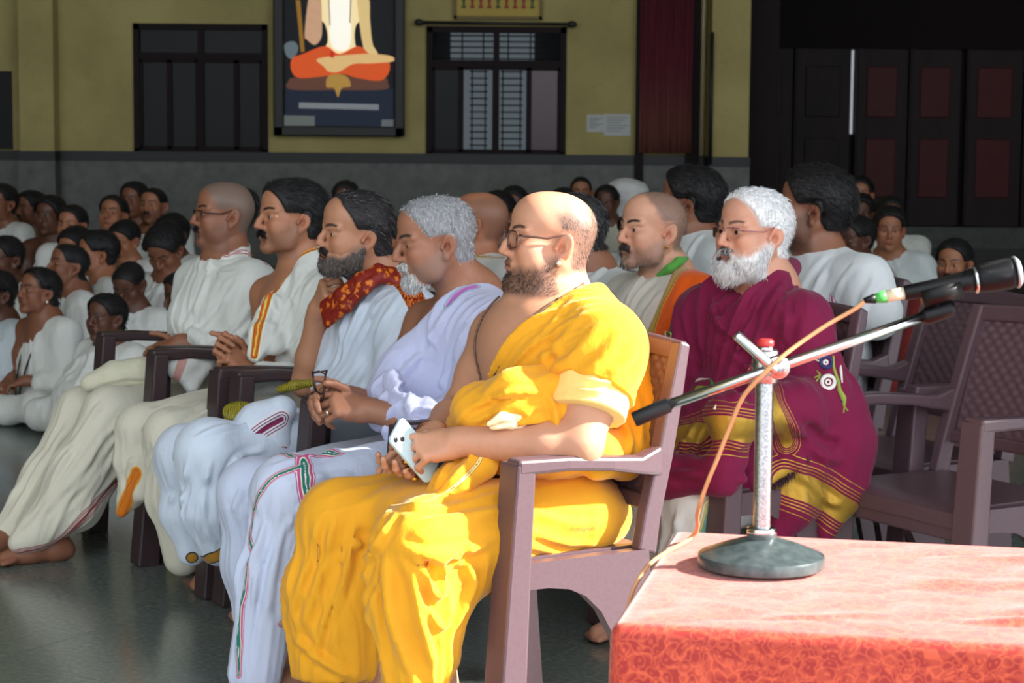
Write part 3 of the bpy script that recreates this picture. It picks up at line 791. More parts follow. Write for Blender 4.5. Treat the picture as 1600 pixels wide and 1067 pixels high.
def nets(D, lo, h):
    s = D < 0
    c = np.zeros(tuple(np.array(D.shape) - 1), np.uint8)
    for a in (0, 1):
        for b in (0, 1):
            for d in (0, 1): c += s[a:D.shape[0]-1+a, b:D.shape[1]-1+b, d:D.shape[2]-1+d]
    act = (c > 0) & (c < 8); idx = np.argwhere(act)
    if len(idx) == 0: return np.zeros((0, 3)), np.zeros((0, 4), int)
    P = np.zeros((len(idx), 3)); W = np.zeros(len(idx))
    for ax in range(3):
        for u in (0, 1):
            for v in (0, 1):
                o0 = np.zeros(3, int); o0[(ax+1) % 3] = u; o0[(ax+2) % 3] = v; o1 = o0.copy(); o1[ax] = 1
                a = idx + o0; b = idx + o1
                da = D[a[:, 0], a[:, 1], a[:, 2]]; db = D[b[:, 0], b[:, 1], b[:, 2]]
                m = (da < 0) != (db < 0); t = np.where(m, da / np.where(m, da - db, 1), 0)
                p = o0 + np.outer(t, (o1 - o0)); P += p * m[:, None]; W += m
    V = lo + h * (idx + P / W[:, None])
    vid = -np.ones(act.shape, np.int64); vid[act] = np.arange(len(idx)); FF = []
    for ax in range(3):
        sl0 = [slice(None)] * 3; sl1 = [slice(None)] * 3; sl0[ax] = slice(0, -1); sl1[ax] = slice(1, None)
        e = s[tuple(sl0)] != s[tuple(sl1)]
        b_, c_ = (ax + 1) % 3, (ax + 2) % 3
        q = np.argwhere(e); q = q[(q[:, b_] > 0) & (q[:, c_] > 0) & (q[:, b_] < D.shape[b_]-1) & (q[:, c_] < D.shape[c_]-1)]
        if len(q) == 0: continue
        def g(db, dc):
            r = q.copy(); r[:, b_] += db; r[:, c_] += dc; return vid[r[:, 0], r[:, 1], r[:, 2]]
        f = np.stack([g(-1, -1), g(0, -1), g(0, 0), g(-1, 0)], 1)
        neg = ~s[q[:, 0], q[:, 1], q[:, 2]]
        f[neg] = f[neg][:, ::-1]; FF.append(f)
    return V, np.concatenate(FF)
def vnormals(V, F):
    n = np.cross(V[F[:, 2]] - V[F[:, 0]], V[F[:, 3]] - V[F[:, 1]])
    N_ = np.zeros_like(V)
    for i in range(4): np.add.at(N_, F[:, i], n)
    return N_ / (np.linalg.norm(N_, axis=1, keepdims=True) + 1e-12)
def relax(V, F, it=1, lam=.5):
    for _ in range(it):
        S_ = np.zeros_like(V); C_ = np.zeros(len(V))
        for i in range(4):
            j = (i + 1) % 4
            np.add.at(S_, F[:, i], V[F[:, j]]); np.add.at(S_, F[:, j], V[F[:, i]]); np.add.at(C_, F[:, i], 1); np.add.at(C_, F[:, j], 1)
        m = C_ > 0; V = V.copy(); V[m] += lam * (S_[m] / C_[m][:, None] - V[m])
    return V
_g = np.random.default_rng(11).random((32, 32, 32)).astype(np.float32)
def vnoise(P, f):
    """smooth value noise in -1..1"""
    q = np.asarray(P) * f; i = np.floor(q).astype(int); t = q - i; t = t * t * (3 - 2 * t); r = 0
    for a in (0, 1):
        for b in (0, 1):
            for c in (0, 1):
                w = (t[:, 0] if a else 1 - t[:, 0]) * (t[:, 1] if b else 1 - t[:, 1]) * (t[:, 2] if c else 1 - t[:, 2])
                r = r + w * _g[(i[:, 0] + a) & 31, (i[:, 1] + b) & 31, (i[:, 2] + c) & 31]
    return r * 2 - 1
def pldist(V, pts):
    """distance to a polyline and the fraction along it"""
    best = np.full(len(V), 1e9); frac = np.zeros(len(V)); pts = [np.asarray(p, float) for p in pts]
    L = [np.linalg.norm(b - a) for a, b in zip(pts[:-1], pts[1:])]; tot = sum(L) + 1e-9; acc = 0
    for a, b, l in zip(pts[:-1], pts[1:], L):
        d = b - a; t = np.clip(((V - a) @ d) / (d @ d + 1e-12), 0, 1)
        q = np.linalg.norm(V - a - t[:, None] * d, axis=1); m = q < best
        best[m] = q[m]; frac[m] = (acc + t[m] * l) / tot; acc += l
    return best, frac
def sstep(a, b, x):
    t = np.clip((np.asarray(x, float) - a) / (b - a), 0, 1); return t * t * (3 - 2 * t)
def euler(yaw, pitch=0, roll=0):
    """columns: forward, left, up"""
    cy, sy = math.cos(math.radians(yaw)), math.sin(math.radians(yaw))
    R = np.array([[cy, -sy, 0], [sy, cy, 0], [0, 0, 1.]])
    p = math.radians(pitch); Rp = np.array([[math.cos(p), 0, math.sin(p)], [0, 1, 0], [-math.sin(p), 0, math.cos(p)]])
    r = math.radians(roll); Rr = np.array([[1, 0, 0], [0, math.cos(r), -math.sin(r)], [0, math.sin(r), math.cos(r)]])
    return R @ Rp @ Rr
def basis(fwd, up):
    f = nrm(fwd); u = np.asarray(up, float); u = nrm(u - f * (u @ f)); return np.stack([f, np.cross(u, f), u], 1)

# ------------------------------------------------------------------ head
class Head:
    """x forward, y left, z up; origin between the ear holes"""
    def __init__(s, o, yaw, pitch=0, roll=0, size=1.0, fat=0.0, nose=1.0, brow=1.0, jaw=1.0, chin=1.0, long=1.0, mouth=0.0, eye=1.0, ear=1.0, gaze=0.0, lids=1.0):
        s.o = np.asarray(o, float); s.R = euler(yaw, pitch, roll); s.s = size; s.long = long
        s.q = dict(fat=fat, nose=nose, brow=brow, jaw=jaw, chin=chin, mouth=mouth, eye=eye, ear=ear); s.gaze = gaze; s.lids = lids
    def w(s, x, y, z): return s.o + s.R @ (A(x, y, z * s.long) * s.s)
    def loc(s, P): l = ((np.asarray(P) - s.o) @ s.R) / s.s; l[..., 2] /= s.long; return l
    def add(s, F, neck=None, neck_r=.06):
        k = s.s; q = s.q; fat = q['fat']; R = s.R
        def e(c, r, kk=.02, op='u', rot=None):
            RR = R if rot is None else R @ euler(*rot)
            F.ell(s.w(*c), np.asarray(r) * k, RR, kk * k, op)
        def c(a, b, ra, rb=None, kk=.012, op='u'): F.cap(s.w(*a), s.w(*b), ra * k, (ra if rb is None else rb) * k, kk * k, op)
        # skull
        e((-.014, 0, .036), (.097, .0745, .079)); e((.035, 0, .050), (.056, .062, .053), .03)
        e((-.045, 0, .02), (.062, .066, .066), .03)
        # face mass
        e((.040, 0, -.030), (.050, .059 + .004 * fat, .066), .03)
        for y in (1, -1):
            j = q['jaw']
            c((-.004, y * .054 * j, -.045), (.028, y * .046 * j, -.080), .020 + .006 * fat, .020 + .006 * fat, .03)
            c((.028, y * .046 * j, -.080), (.074, y * .010, -.098), .020 + .004 * fat, .0175, .025)
            e((.060, y * .044, -.022), (.030, .022, .022), .025)                      # cheekbone
            e((.052, y * .043, -.052), (.028, .020 + .008 * fat, .028), .03)           # cheek
        e((.077, 0, -.098), (.019 * q['chin'], .020, .017), .018)
        if fat > .3: e((.030, 0, -.098), (.050, .044, .026 + .012 * fat), .035)       # under the chin
        e((.076, 0, -.060), (.024, .030, .030), .02)                                  # muzzle
        # eye sockets
        for y in (1, -1): e((.101, y * .034, .001), (.017, .022, .0125), .012, 's')
        # brow ridge
        for y in (1, -1): c((.0885, y * .012, .019), (.074, y * .050, .021), .0085 * q['brow'], .0065, .016)
        # nose
        n = q['nose']
        c((.0885, 0, .012), (.1000 + .0068 * n, 0, -.014), .0075, .0085, .014)
        c((.1000 + .0068 * n, 0, -.014), ((.1005 + .0128 * n), 0, -.0305), .0085, .0108, .008)
        for y in (1, -1):
            e((.0985 + .004 * n, y * .0125, -.0345), (.0125, .0080, .0085), .008)
            e((.106 + .006 * n, y * .0070, -.0430), (.0050, .0034, .0035), .003, 's')
        # lids, with the eye opening cut afterwards
        for y in (1, -1):
            e((.0762, y * .0325, .0), (.0142, .0160, .0128), .004)
            if s.lids > 0: e((.0960, y * .0330, -.0008), (.0115, .0138, .0056 * s.lids), .0016, 's', (y * 14,))
        # mouth
        mo = q['mouth']
        e((.0985, 0, -.0570), (.0065, .0205, .0052), .008); e((.0955, 0, -.0685 - mo * .010), (.0082, .0180, .0062), .008)
        for y in (1, -1): e((.088, y * .0225, -.0625), (.008, .007, .006), .008)
        if mo > 0: e((.1015, 0, -.0632 - mo * .004), (.014, .0165, .0016 + .0058 * mo), .002, 's')
        else: c((.1055, 0, -.0628), (.1055, 0, -.0628), .0001); F.p.pop(); e((.1035, 0, -.0630), (.0085, .0215, .0009), .0022, 's')
        e((.097, 0, -.0825), (.008, .014, .005), .014, 's')                            # dip above the chin
        # ears
        g = q['ear']
        for y in (1, -1):
            rot = (y * -26, -14, y * -4)
            e((-.014, y * .0830, -.009), (.0205 * g, .0080, .0325 * g), .005, 'u', rot)
            e((-.002, y * .0765, -.042), (.0100, .0080, .0115), .006, 'u', rot)
            e((-.0090, y * .0930, -.007), (.0155 * g, .0090, .0245 * g), .0015, 's', rot)
            e((-.0170, y * .0865, -.006), (.0040, .0045, .0140), .002, 'u', rot)
            e((-.0040, y * .0860, -.016), (.0095, .0125, .0130), .002, 's', rot)
            e((.0065, y * .0770, -.015), (.0050, .0075, .0080), .003, 'u')
            c((-.001, y * .090, -.017), (-.008, y * .055, -.015), .0050, .0040, .002, 's')
        # neck
        if neck is not None:
            F.cap(s.w(-.026, 0, -.030), neck, neck_r * .96, neck_r, .03)
            F.cap(s.w(.018, 0, -.072), neck + s.R @ A(.030, 0, .01), neck_r * .55, neck_r * .62, .03)
        return s
    def box(s, extra=.0):
        c = s.w(.005, 0, -.01); r = A(.150, .150, .165) * s.s + extra; return c - r, c + r
    def eyes(s):
        """eyeball rings: verts, quads, colours"""
        V, Fq, C = [], [], []
        for y in (1, -1):
            c = s.w(.0768, y * .0325, -.0005); r = .0126 * s.s
            d = nrm(s.R @ A(math.cos(math.radians(s.gaze)), math.sin(math.radians(s.gaze)), -.03)); B = basis(d, s.R[:, 2])
            n, m = 12, 20; o = len(V)
            for i in range(n + 1):
                th = math.pi * .62 * i / n
                for j in range(m):
                    ph = 2 * math.pi * j / m
                    V.append(c + r * (B @ A(math.cos(th), math.sin(th) * math.cos(ph), math.sin(th) * math.sin(ph))))
                    C.append((.006, .005, .005) if th < .24 else ((.035, .014, .008) if th < .52 else (.62, .56, .52)))
            for i in range(n):
                for j in range(m): jj = (j + 1) % m; Fq.append((o+i*m+j, o+i*m+jj, o+(i+1)*m+jj, o+(i+1)*m+j))
        return np.array(V), np.array(Fq), np.array(C)
SKIN_TONES = dict(fair=srgb(206, 152, 122), mid=srgb(176, 122, 92), tan=srgb(158, 104, 76), brown=srgb(128, 82, 60), dark=srgb(92, 58, 44))
def lerp(C, col, w): return C + (np.asarray(col) - C) * w[:, None]
def face_colour(h, V, base, lip=.5, brows=1.0, brow_col=(.012, .009, .008), stubble=None, scalp=None, moust=None, warm=.5):
    """skin colour per vertex; stubble / scalp / moust = (mask function on local coords, colour, strength)"""
    L = h.loc(V); x, y, z = L[:, 0], L[:, 1], L[:, 2]; ay = np.abs(y)
    C = np.ones((len(V), 3)) * np.asarray(base); nz_ = vnoise(V, 60) * .5 + vnoise(V, 170) * .5
    C *= (1 + .06 * nz_)[:, None]
    near = (np.abs(x) < .14) & (np.abs(z) < .14) & (ay < .1)
    red = np.exp(-((ay - .045) / .02) ** 2 - ((z + .03) / .025) ** 2) * (x > .03) + np.exp(-(y / .015) ** 2 - ((z + .03) / .012) ** 2) * (x > .1) + np.exp(-((ay - .082) / .012) ** 2 - ((z + .013) / .03) ** 2) * (np.abs(x) < .04)
    C = lerp(C, np.asarray(base) * A(1.12, .84, .80), np.clip(red, 0, 1) * warm * near)
    lipm = sstep(1.25, .8, np.hypot(y / .0225, (z + .0630) / .0125)) * (x > .088)
    C = lerp(C, np.asarray(base) * A(.80, .50, .50), lipm * lip * near)
    orb = np.exp(-((ay - .033) / .016) ** 2 - ((z + .002) / .011) ** 2) * (x > .06)
    C = lerp(C, np.asarray(base) * A(.72, .64, .62), orb * .55 * near)
    if scalp is not None: C = lerp(C, scalp[1], np.clip(scalp[0](x, y, z), 0, 1) * scalp[2] * (.92 + .08 * vnoise(V, 420)) * near)
    if stubble is not None: C = lerp(C, stubble[1], np.clip(stubble[0](x, y, z), 0, 1) * stubble[2] * (.85 + .15 * vnoise(V, 500)) * near)
    # brows
    t = (ay - .012) / .040; zc = .0225 + .0065 * np.sin(np.clip(t, 0, 1) * 2.4) ; th = .0052 * (1 - .5 * np.clip(t, 0, 1))
    ea = np.exp(-((x + .006) / .010) ** 2 - ((z + .011) / .017) ** 2) * (ay > .074) * (ay < .088); C = lerp(C, np.asarray(base) * A(.78, .55, .50), ea * .7 * near)  # ear hollow: redder skin plus its shade, painted darker
    bm = sstep(1.3, .75, np.abs(z - zc) / th) * sstep(-.12, .08, t) * sstep(1.12, .9, t) * (x > .045)
    C = lerp(C, brow_col, bm * brows * near)
    if moust is not None: C = lerp(C, moust[1], np.clip(moust[0](x, y, z), 0, 1) * moust[2] * near)
    return np.clip(C, 0, 1)
def m_moust(wd=.030, lo=-.0555, hi=-.043):
    return lambda x, y, z: sstep(hi + .003, hi - .002, z + .25 * np.abs(y) * (np.abs(y) > .008)) * sstep(lo - .010, lo - .003, z + np.abs(y) * .35) * sstep(wd, wd - .006, np.abs(y)) * (x > .075)
def m_beard(up=-.035, side=.5, neck=-.135, cheek=-.045):
    """full beard: jaw, chin, upper lip, sideburn up to the ear"""
    def f(x, y, z):
        ay = np.abs(y); rg = np.random.default_rng(1); line = cheek + .55 * np.clip(.072 - x, 0, .07)           # rises towards the ear
        line = line + .006 * vnoise(np.stack([x, y, z], 1), 90)
        b = sstep(line + .014, line - .016, z) * sstep(neck - .01, neck + .01, z) * (x > -.012 - .02 * (z < -.05))
        b *= sstep(-.012, .004, x - .0 * z)
        mouth_ = sstep(1.0, 1.25, np.hypot(y / .0215, (z + .0635) / .0105)) + (x < .085)
        return b * np.clip(mouth_, 0, 1)
    return f
def m_scalp(front=.085, temple=.052, bald=None, soft=.005):
    """hair-bearing scalp; front = x of hairline at z≈.08"""
    def f(x, y, z):
        ay = np.abs(y)
        line = front - .55 * np.clip(.085 - z, 0, .1)                             # hairline recedes down the temple
        side = sstep(soft, -soft, x - line + (.006 * vnoise(np.stack([x, y, z], 1), 80) if soft > .01 else 0))
        back = sstep(-.075, -.055, z + .45 * np.clip(x + .02, -.1, .0) * 0) * sstep(-.004, -.016, x - .5 * (z - .0)) + sstep(.012, .022, z)
        s_ = side * np.clip(back, 0, 1) * sstep(-.080, -.062, z)
        s_ *= 1 - np.clip(1.5 * np.exp(-((x + .010) / .026) ** 2 - ((z + .014) / .036) ** 2), 0, 1) * (ay > .055) * (z < .030)   # clear the ear
        if bald is not None:
            bx_, bz_ = bald; s_ *= 1 - sstep(bz_ - .006 - soft, bz_ + .007 + soft, z - bx_ * np.clip(-x, 0, .1)) 
        return s_
    return f
def shell(h, V, F, mask, thick, noise=(.3, 90), base=-.0015, down=0.0, comb=0.0, extra=None):
    """surface patch lifted off the head where mask > 0: hair or beard volume"""
    L = h.loc(V); mk = mask(L[:, 0], L[:, 1], L[:, 2]); keep = (mk[F] > .04).all(1)
    if not keep.any(): return None
    Fs = F[keep]; Vs, Fs2 = compact(V, Fs); Nn = vnormals(V, F); u = np.unique(Fs); mk = mk[u]; Nn = Nn[u]; Ll = L[u]
    t = thick(Ll[:, 0], Ll[:, 1], Ll[:, 2]) if callable(thick) else thick
    d = base + mk * t * (1 + noise[0] * (vnoise(Vs, noise[1]) * .6 + vnoise(Vs, noise[1] * 2.7) * .4))
    Vn = Vs + Nn * (d * h.s)[:, None]
    if down: Vn = Vn + h.R @ A(.25, 0, -1) * 0 + (mk * down)[:, None] * (h.R @ A(.35, 0, -1))
    if extra is not None: Vn = extra(Vn, Ll, mk)
    return relax(Vn, Fs2, 1, .3), Fs2, mk, Nn, Ll
def strands(P, Nn, dirs, length, width, n, cols, rng, bend=.35, jit=.25, wt=None):
    """n thin tapering ribbons rooted on the points P"""
    i = rng.integers(0, len(P), n) if wt is None else rng.choice(len(P), n, p=wt / wt.sum()); p0 = P[i] + rng.normal(0, .0015, (n, 3)) - Nn[i] * .001
    d = Nn[i] * bend + dirs[i] + rng.normal(0, jit, (n, 3)); d /= np.linalg.norm(d, axis=1, keepdims=True)
    l = (length * (.6 + .6 * rng.random(n)))[:, None]
    d2 = dirs[i] + rng.normal(0, jit, (n, 3)) * .6; d2 /= np.linalg.norm(d2, axis=1, keepdims=True) + 1e-9
    s_ = np.cross(d, rng.normal(0, 1, (n, 3))); s_ /= np.linalg.norm(s_, axis=1, keepdims=True) + 1e-9; s_ *= width / 2
    p1 = p0 + d * l * .5; p2 = p1 + d2 * l * .5
    V = np.stack([p0 - s_, p0 + s_, p1 + s_ * .8, p1 - s_ * .8, p2 + s_ * .15, p2 - s_ * .15], 1).reshape(-1, 3)
    b = np.arange(n)[:, None] * 6; F = np.concatenate([b + A(0, 1, 2, 3).astype(int), b + A(3, 2, 4, 5).astype(int)])
    cols = np.asarray(cols); c = cols[rng.integers(0, len(cols), n)] * (.75 + .5 * rng.random((n, 1)))
    return V, F, np.repeat(c, 6, 0)

# ------------------------------------------------------------------ hand
FING = {'i': (.030, .034, .040, .024, .021), 'm': (.010, .036, .044, .028, .022), 'r': (-.011, .034, .041, .026, .021), 'p': (-.030, .029, .032, .020, .019)}
def add_hand(F, wrist, fwd, back, side, curl=(30, 40, 25), curls=None, thumb=(40, 20, 25, 15), s=1.0, spread=4.0, r=.0088, thumb_dir=None, nails=None):
    """fwd: wrist->knuckles; back: out of the back of the hand; side=+1 when the thumb lies to fwd x back's left"""
    B = basis(fwd, back); f, l, u = B[:, 0], B[:, 1] * side, B[:, 2]
    W = lambda a, b, c: np.asarray(wrist) + s * (f * a + l * b + u * c)
    F.cap(W(-.035, 0, 0), W(.01, 0, 0), .024 * s, .026 * s, .02 * s)
    for b in (.024, .008, -.008, -.024): F.cap(W(.006, b * .75, 0), W(.088 - abs(b - .008) * .25, b, .002), .0145 * s, .0115 * s, .012 * s)
    F.cap(W(.018, .022, -.008), W(.050, .034, -.008), .017 * s, .013 * s, .012 * s)       # thumb mound
    F.cap(W(.018, -.020, -.008), W(.055, -.024, -.008), .015 * s, .012 * s, .012 * s)
    tips = []
    for j, nm in enumerate('imrp'):
        b, _, l1, l2, l3 = FING[nm]; cc = (curls or {}).get(nm, curl); p = W(.088 - abs(b - .008) * .25, b, .002)
        a = 0; rr = r * (1 - .06 * abs(j - 1)) * s; sp = math.radians((1.5 - j) * spread)
        dl = f * math.cos(sp) + l * math.sin(sp)
        for seg, (L_, ang) in enumerate(zip((l1, l2, l3), cc)):
            a += math.radians(ang); d = dl * math.cos(a) - u * math.sin(a); q_ = p + d * L_ * s
            F.cap(p, q_, rr * (1.06 - .06 * seg), rr * (1.0 - .07 * seg), .0035 * s); p = q_
            if seg < 2: F.ell(p, rr * 1.03, None, .004 * s)
        tips.append((p, d, nrm(np.cross(d, np.cross(u, d)))))
    ab, c1, c2, c3 = [math.radians(v) for v in thumb]
    p = W(.030, .030, -.010); d = nrm(f * math.cos(ab) + l * math.sin(ab) - u * .35) if thumb_dir is None else nrm(B @ (A(*thumb_dir) * A(1, side, 1)))
    ax_ = nrm(np.cross(d, -u) + 1e-6); cv = 0
    for L_, ang, ra in ((.040, 0, .0115), (.034, c2, .0100), (.026, c3, .0088)):
        cv += ang; dd_ = nrm(d * math.cos(cv) + nrm(f * .5 - l * .8 - u * .25) * math.sin(cv)); q_ = p + dd_ * L_ * s
        F.cap(p, q_, ra * s, ra * .92 * s, .006 * s); p = q_
    tips.append((p, dd_, None)); return tips

# ------------------------------------------------------------------ cloth relief
def front_point(V, Nn, px, py, rad=5.0):
    """first surface point met by the line of sight through a photo pixel"""
    d = ray(px, py); q = V - CO; t = q @ d; off = np.linalg.norm(q - t[:, None] * d, axis=1) / t * F_PX
    face = (Nn @ d) < .15
    for k in (1, 2, 4, 8, 16):
        m = (off < rad * k) & face
        if m.any():
            tt = np.where(m, t, 1e9); i = np.argmin(tt); near = m & (t < t[i] + .05)
            j = np.argmin(np.where(near, off, 1e9)); return CO + d * t[j] if k == 1 else V[j].copy()
    return None
def path3(V, Nn, pix): return [p for p in (front_point(V, Nn, x, y) for x, y in pix) if p is not None]
def folds(V, F, lst, it=1):
    """raise (amp>0) or press (amp<0) creases along traced lines: (pixels, amp, width)"""
    for pix, amp, wd in lst:
        Nn = vnormals(V, F); P = path3(V, Nn, pix)
        if len(P) < 2: continue
        d, fr = pldist(V, catmull(P, 4) if len(P) > 2 else P)
        g = np.exp(-(d / wd) ** 1.4) * sstep(0, .2, fr) * sstep(1, .8, fr)
        dv = np.exp(-((d - 1.8 * wd) / wd) ** 2) * .45 * sstep(0, .2, fr) * sstep(1, .8, fr)
        V = V + Nn * (amp * (g - dv))[:, None]
    return relax(V, F, it, .35) if it else V
def pleats(V, F, lst):
    """pleats running along an axis a->b: (a, b, count, amplitude, reach)"""
    for a, b, n, amp, reach in lst:
        a, b = np.asarray(a), np.asarray(b); ax = nrm(b - a); L = np.linalg.norm(b - a); B = basis(ax, A(0.1, .2, 1) if abs(ax[2]) < .8 else A(1, .2, 0)); q = V - a
        t = (q @ ax) / L; y, z = q @ B[:, 1], q @ B[:, 2]; r = np.hypot(y, z); th = np.arctan2(z, y) + .35 * vnoise(V, 5.0) + .5 * t
        w = sstep(-.15, .2, t) * sstep(1.25, 1.0, t) * sstep(reach, reach * .8, r) * sstep(.02, .09, r)
        k = n * th / 2; sc = (1 - np.abs(np.sin(k))) ** 1.6 + .5 * (1 - np.abs(np.sin(k * 1.7 + 1.3))) ** 2
        V = V + vnormals(V, F) * (amp * w * (sc - .55) * (.65 + .5 * vnoise(V + 3.1, 7)))[:, None]
    return V
def band(V, F, pix):
    """distance from a traced border line, per vertex"""
    q = np.array(catmull([(x, y, 0) for x, y in pix], 8) if len(pix) > 2 else [(*pix[0], 0), (*pix[1], 0)]); L = np.concatenate([[0], np.cumsum(np.linalg.norm(np.diff(q, axis=0), axis=1))])
    u = np.linspace(0, L[-1], max(4, int(L[-1] / 7))); qq = np.stack([np.interp(u, L, q[:, i]) for i in (0, 1)], 1)
    P = np.array(path3(V, vnormals(V, F), qq))
    for _ in range(2): P[1:-1] = .5 * P[1:-1] + .25 * (P[:-2] + P[2:])
    return pldist(V, P)
def crumple(V, F, amp, freq, sx=(1, 1, 1)):
    Nn = vnormals(V, F); P = V * A(*sx); w = vnoise(P, freq * .5) * .02
    n1 = 1 - np.abs(vnoise(P + w[:, None], freq)); n2 = 1 - np.abs(vnoise(P + 7.3, freq * 2.1))
    return V + Nn * (amp * (n1 * .7 + n2 * .3 - .6))[:, None]

# ------------------------------------------------------------------ people materials
SKIN = N('skin', .48, 0, .42); SKIN.l(SKIN.attr('col'), SKIN.b.inputs['Base Color'])
SKIN.b.inputs['Subsurface Weight'].default_value = .10; SKIN.b.inputs['Subsurface Radius'].default_value = (.010, .004, .002); SKIN.b.inputs['Subsurface Scale'].default_value = .6
SKIN.bump(SKIN.noise(SKIN.coord(), 420, 3), .10, .0015); SKIN = SKIN.m
HAIR = N('hair', .58, 0, .3); HAIR.l(HAIR.attr('col'), HAIR.b.inputs['Base Color'])
HAIR.bump(HAIR.noise(HAIR.coord('Object', (1, 1, .35)), 500, 3), .35, .002); HAIR = HAIR.m
def cloth_mat(name, weave=1200, sheen=.25, trans=.0, fold=.5):
    m = N(name, .82, 0, .2); c = m.attr('col'); v = m.coord()
    m.color(m.mix(m.math('MULTIPLY', m.noise(v, 70, 4), .12), c, (.55, .55, .52), 'MULTIPLY') if False else c)
    m.b.inputs['Sheen Weight'].default_value = sheen; m.b.inputs['Sheen Roughness'].default_value = .4
    f1 = m.noise(m.coord('Object', (1.6, 1.6, .55)), 34, 6, .62); f2 = m.noise(v, weave, 2)
    h = m.math('MULTIPLY_ADD', f1, 1.0, m.math('MULTIPLY', f2, .12)); m.bump(h, fold, .006)
    return m
CLOTH = cloth_mat('cotton_cloth').m
def stripe_cloth(name, stops, metal=None):
    """cloth whose 'bd' attribute (0..1 across a border) picks woven stripe colours"""
    m = cloth_mat(name); c = m.attr('col'); bd = m.attr('bd', 'Fac')
    r = m.ramp(bd, stops, 'CONSTANT'); inb = m.math('LESS_THAN', bd, .999)
    m.color(m.mix(inb, c, r)); return m.m
class Person:
    def __init__(s, label, C, deg=FACE0, group=None, height=0):
        s.C = A(C[0], C[1], height); s.deg = deg; t = math.radians(deg); s.f = A(math.cos(t), math.sin(t), 0); s.l = A(-math.sin(t), math.cos(t), 0)
        s.e = empty('person', tuple(s.C), label, 'person', group)
    def J(s, px, py, side=0.0):
        """where the sight line through a pixel meets the body's plane, side metres to the wearer's left"""
        d = ray(px, py); p0 = s.C + s.l * side; return CO + d * (((p0 - CO) @ s.l) / (d @ s.l))
    def P(s, fwd, left, up): return s.C * A(1, 1, 0) + s.f * fwd + s.l * left + A(0, 0, up)
    def part(s, name, V, F, mat, col=None, attrs=None, label=None, smooth=True, parent=None, mats=None, midx=None):
        at_ = dict(attrs or {})
        if col is not None: at_['col'] = np.asarray(col) if np.ndim(col) == 2 else np.ones((len(V), 3)) * np.asarray(col)
        o = mesh_obj(name, V, F, mat, parent or s.e, smooth, s.C, at_, mats=mats, midx=midx)
        if label: o['label'] = label
        return o
def merge(parts):
    """[(V, F, C)] -> one"""
    o = 0; V, F, C = [], [], []
    for v, f, c in parts:
        V.append(v); F.append(np.asarray(f) + o); C.append(np.ones((len(v), 3)) * np.asarray(c)); o += len(v)
    return np.concatenate(V), np.concatenate(F), np.concatenate(C)
METALD = simple('dark_frame', srgb(46, 30, 30), .35, .3); METALS = simple('light_frame', srgb(150, 130, 128), .3, .6); GOLD = simple('gold', srgb(200, 150, 60), .3, 1.0)
LENS = N('lens', .03, 0, .5); LENS.b.inputs['Transmission Weight'].default_value = 1; LENS.b.inputs['IOR'].default_value = 1.08; LENS = LENS.m
def glasses(p, h, mat, w=.026, ht=.018, x=.104, half=False, tr=.0016, z0=-.004):
    b = p.C; g = MB()
    for y in (1, -1):
        pts = []
        for k in range(29):
            a = 2 * math.pi * k / 28; cx = abs(math.cos(a)) ** .6 * (1 if math.cos(a) > 0 else -1); cz = abs(math.sin(a)) ** .6 * (1 if math.sin(a) > 0 else -1)
            if half and cz < -.2: continue
            yy = y * .034 + w * cx * .98; pts.append(h.w(x - .010 * (abs(yy) / .06) ** 2, yy, z0 + ht * cz))
        if half:
            pts = [h.w(x - .010 * (abs(y * .034 + w * u) / .06) ** 2, y * .034 + w * u, z0 + ht * (1 - .12 * u * u)) for u in np.linspace(-1, 1, 9)]
        g.tube(pts, tr * h.s, 8, half)
    g.tube([h.w(x, .009, z0 + ht * .45), h.w(x + .004, 0, z0 + ht * .6), h.w(x, -.009, z0 + ht * .45)], tr * h.s, 8)
    for y in (1, -1):
        g.tube([h.w(x - .011, y * (.033 + w), z0 + ht * .6), h.w(x - .020, y * .070, z0 + ht * .55), h.w(.03, y * .079, z0 + ht * .45), h.w(-.006, y * .081, .017), h.w(-.026, y * .078, .0)], [tr * 1.1 * h.s, tr * 1.5 * h.s, tr * 1.3 * h.s, tr * h.s, tr * h.s], 8)
    o = g.build('eyeglasses', mat, p.e, True, b)
    for y in (1, -1):
        V = [h.w(x - .0015, y * .034, z0)]; 
        for k in range(24):
            a = 2 * math.pi * k / 24; cx = abs(math.cos(a)) ** .6 * (1 if math.cos(a) > 0 else -1); cz = abs(math.sin(a)) ** .6 * (1 if math.sin(a) > 0 else -1)
            yy = y * .034 + w * cx * .97; V.append(h.w(x - .010 * (abs(yy) / .06) ** 2, yy, z0 + ht * cz * .98))
        mesh_obj('lens', V, [(0, 1 + k, 1 + (k + 1) % 24) for k in range(24)], LENS, o, True, b)
    return o
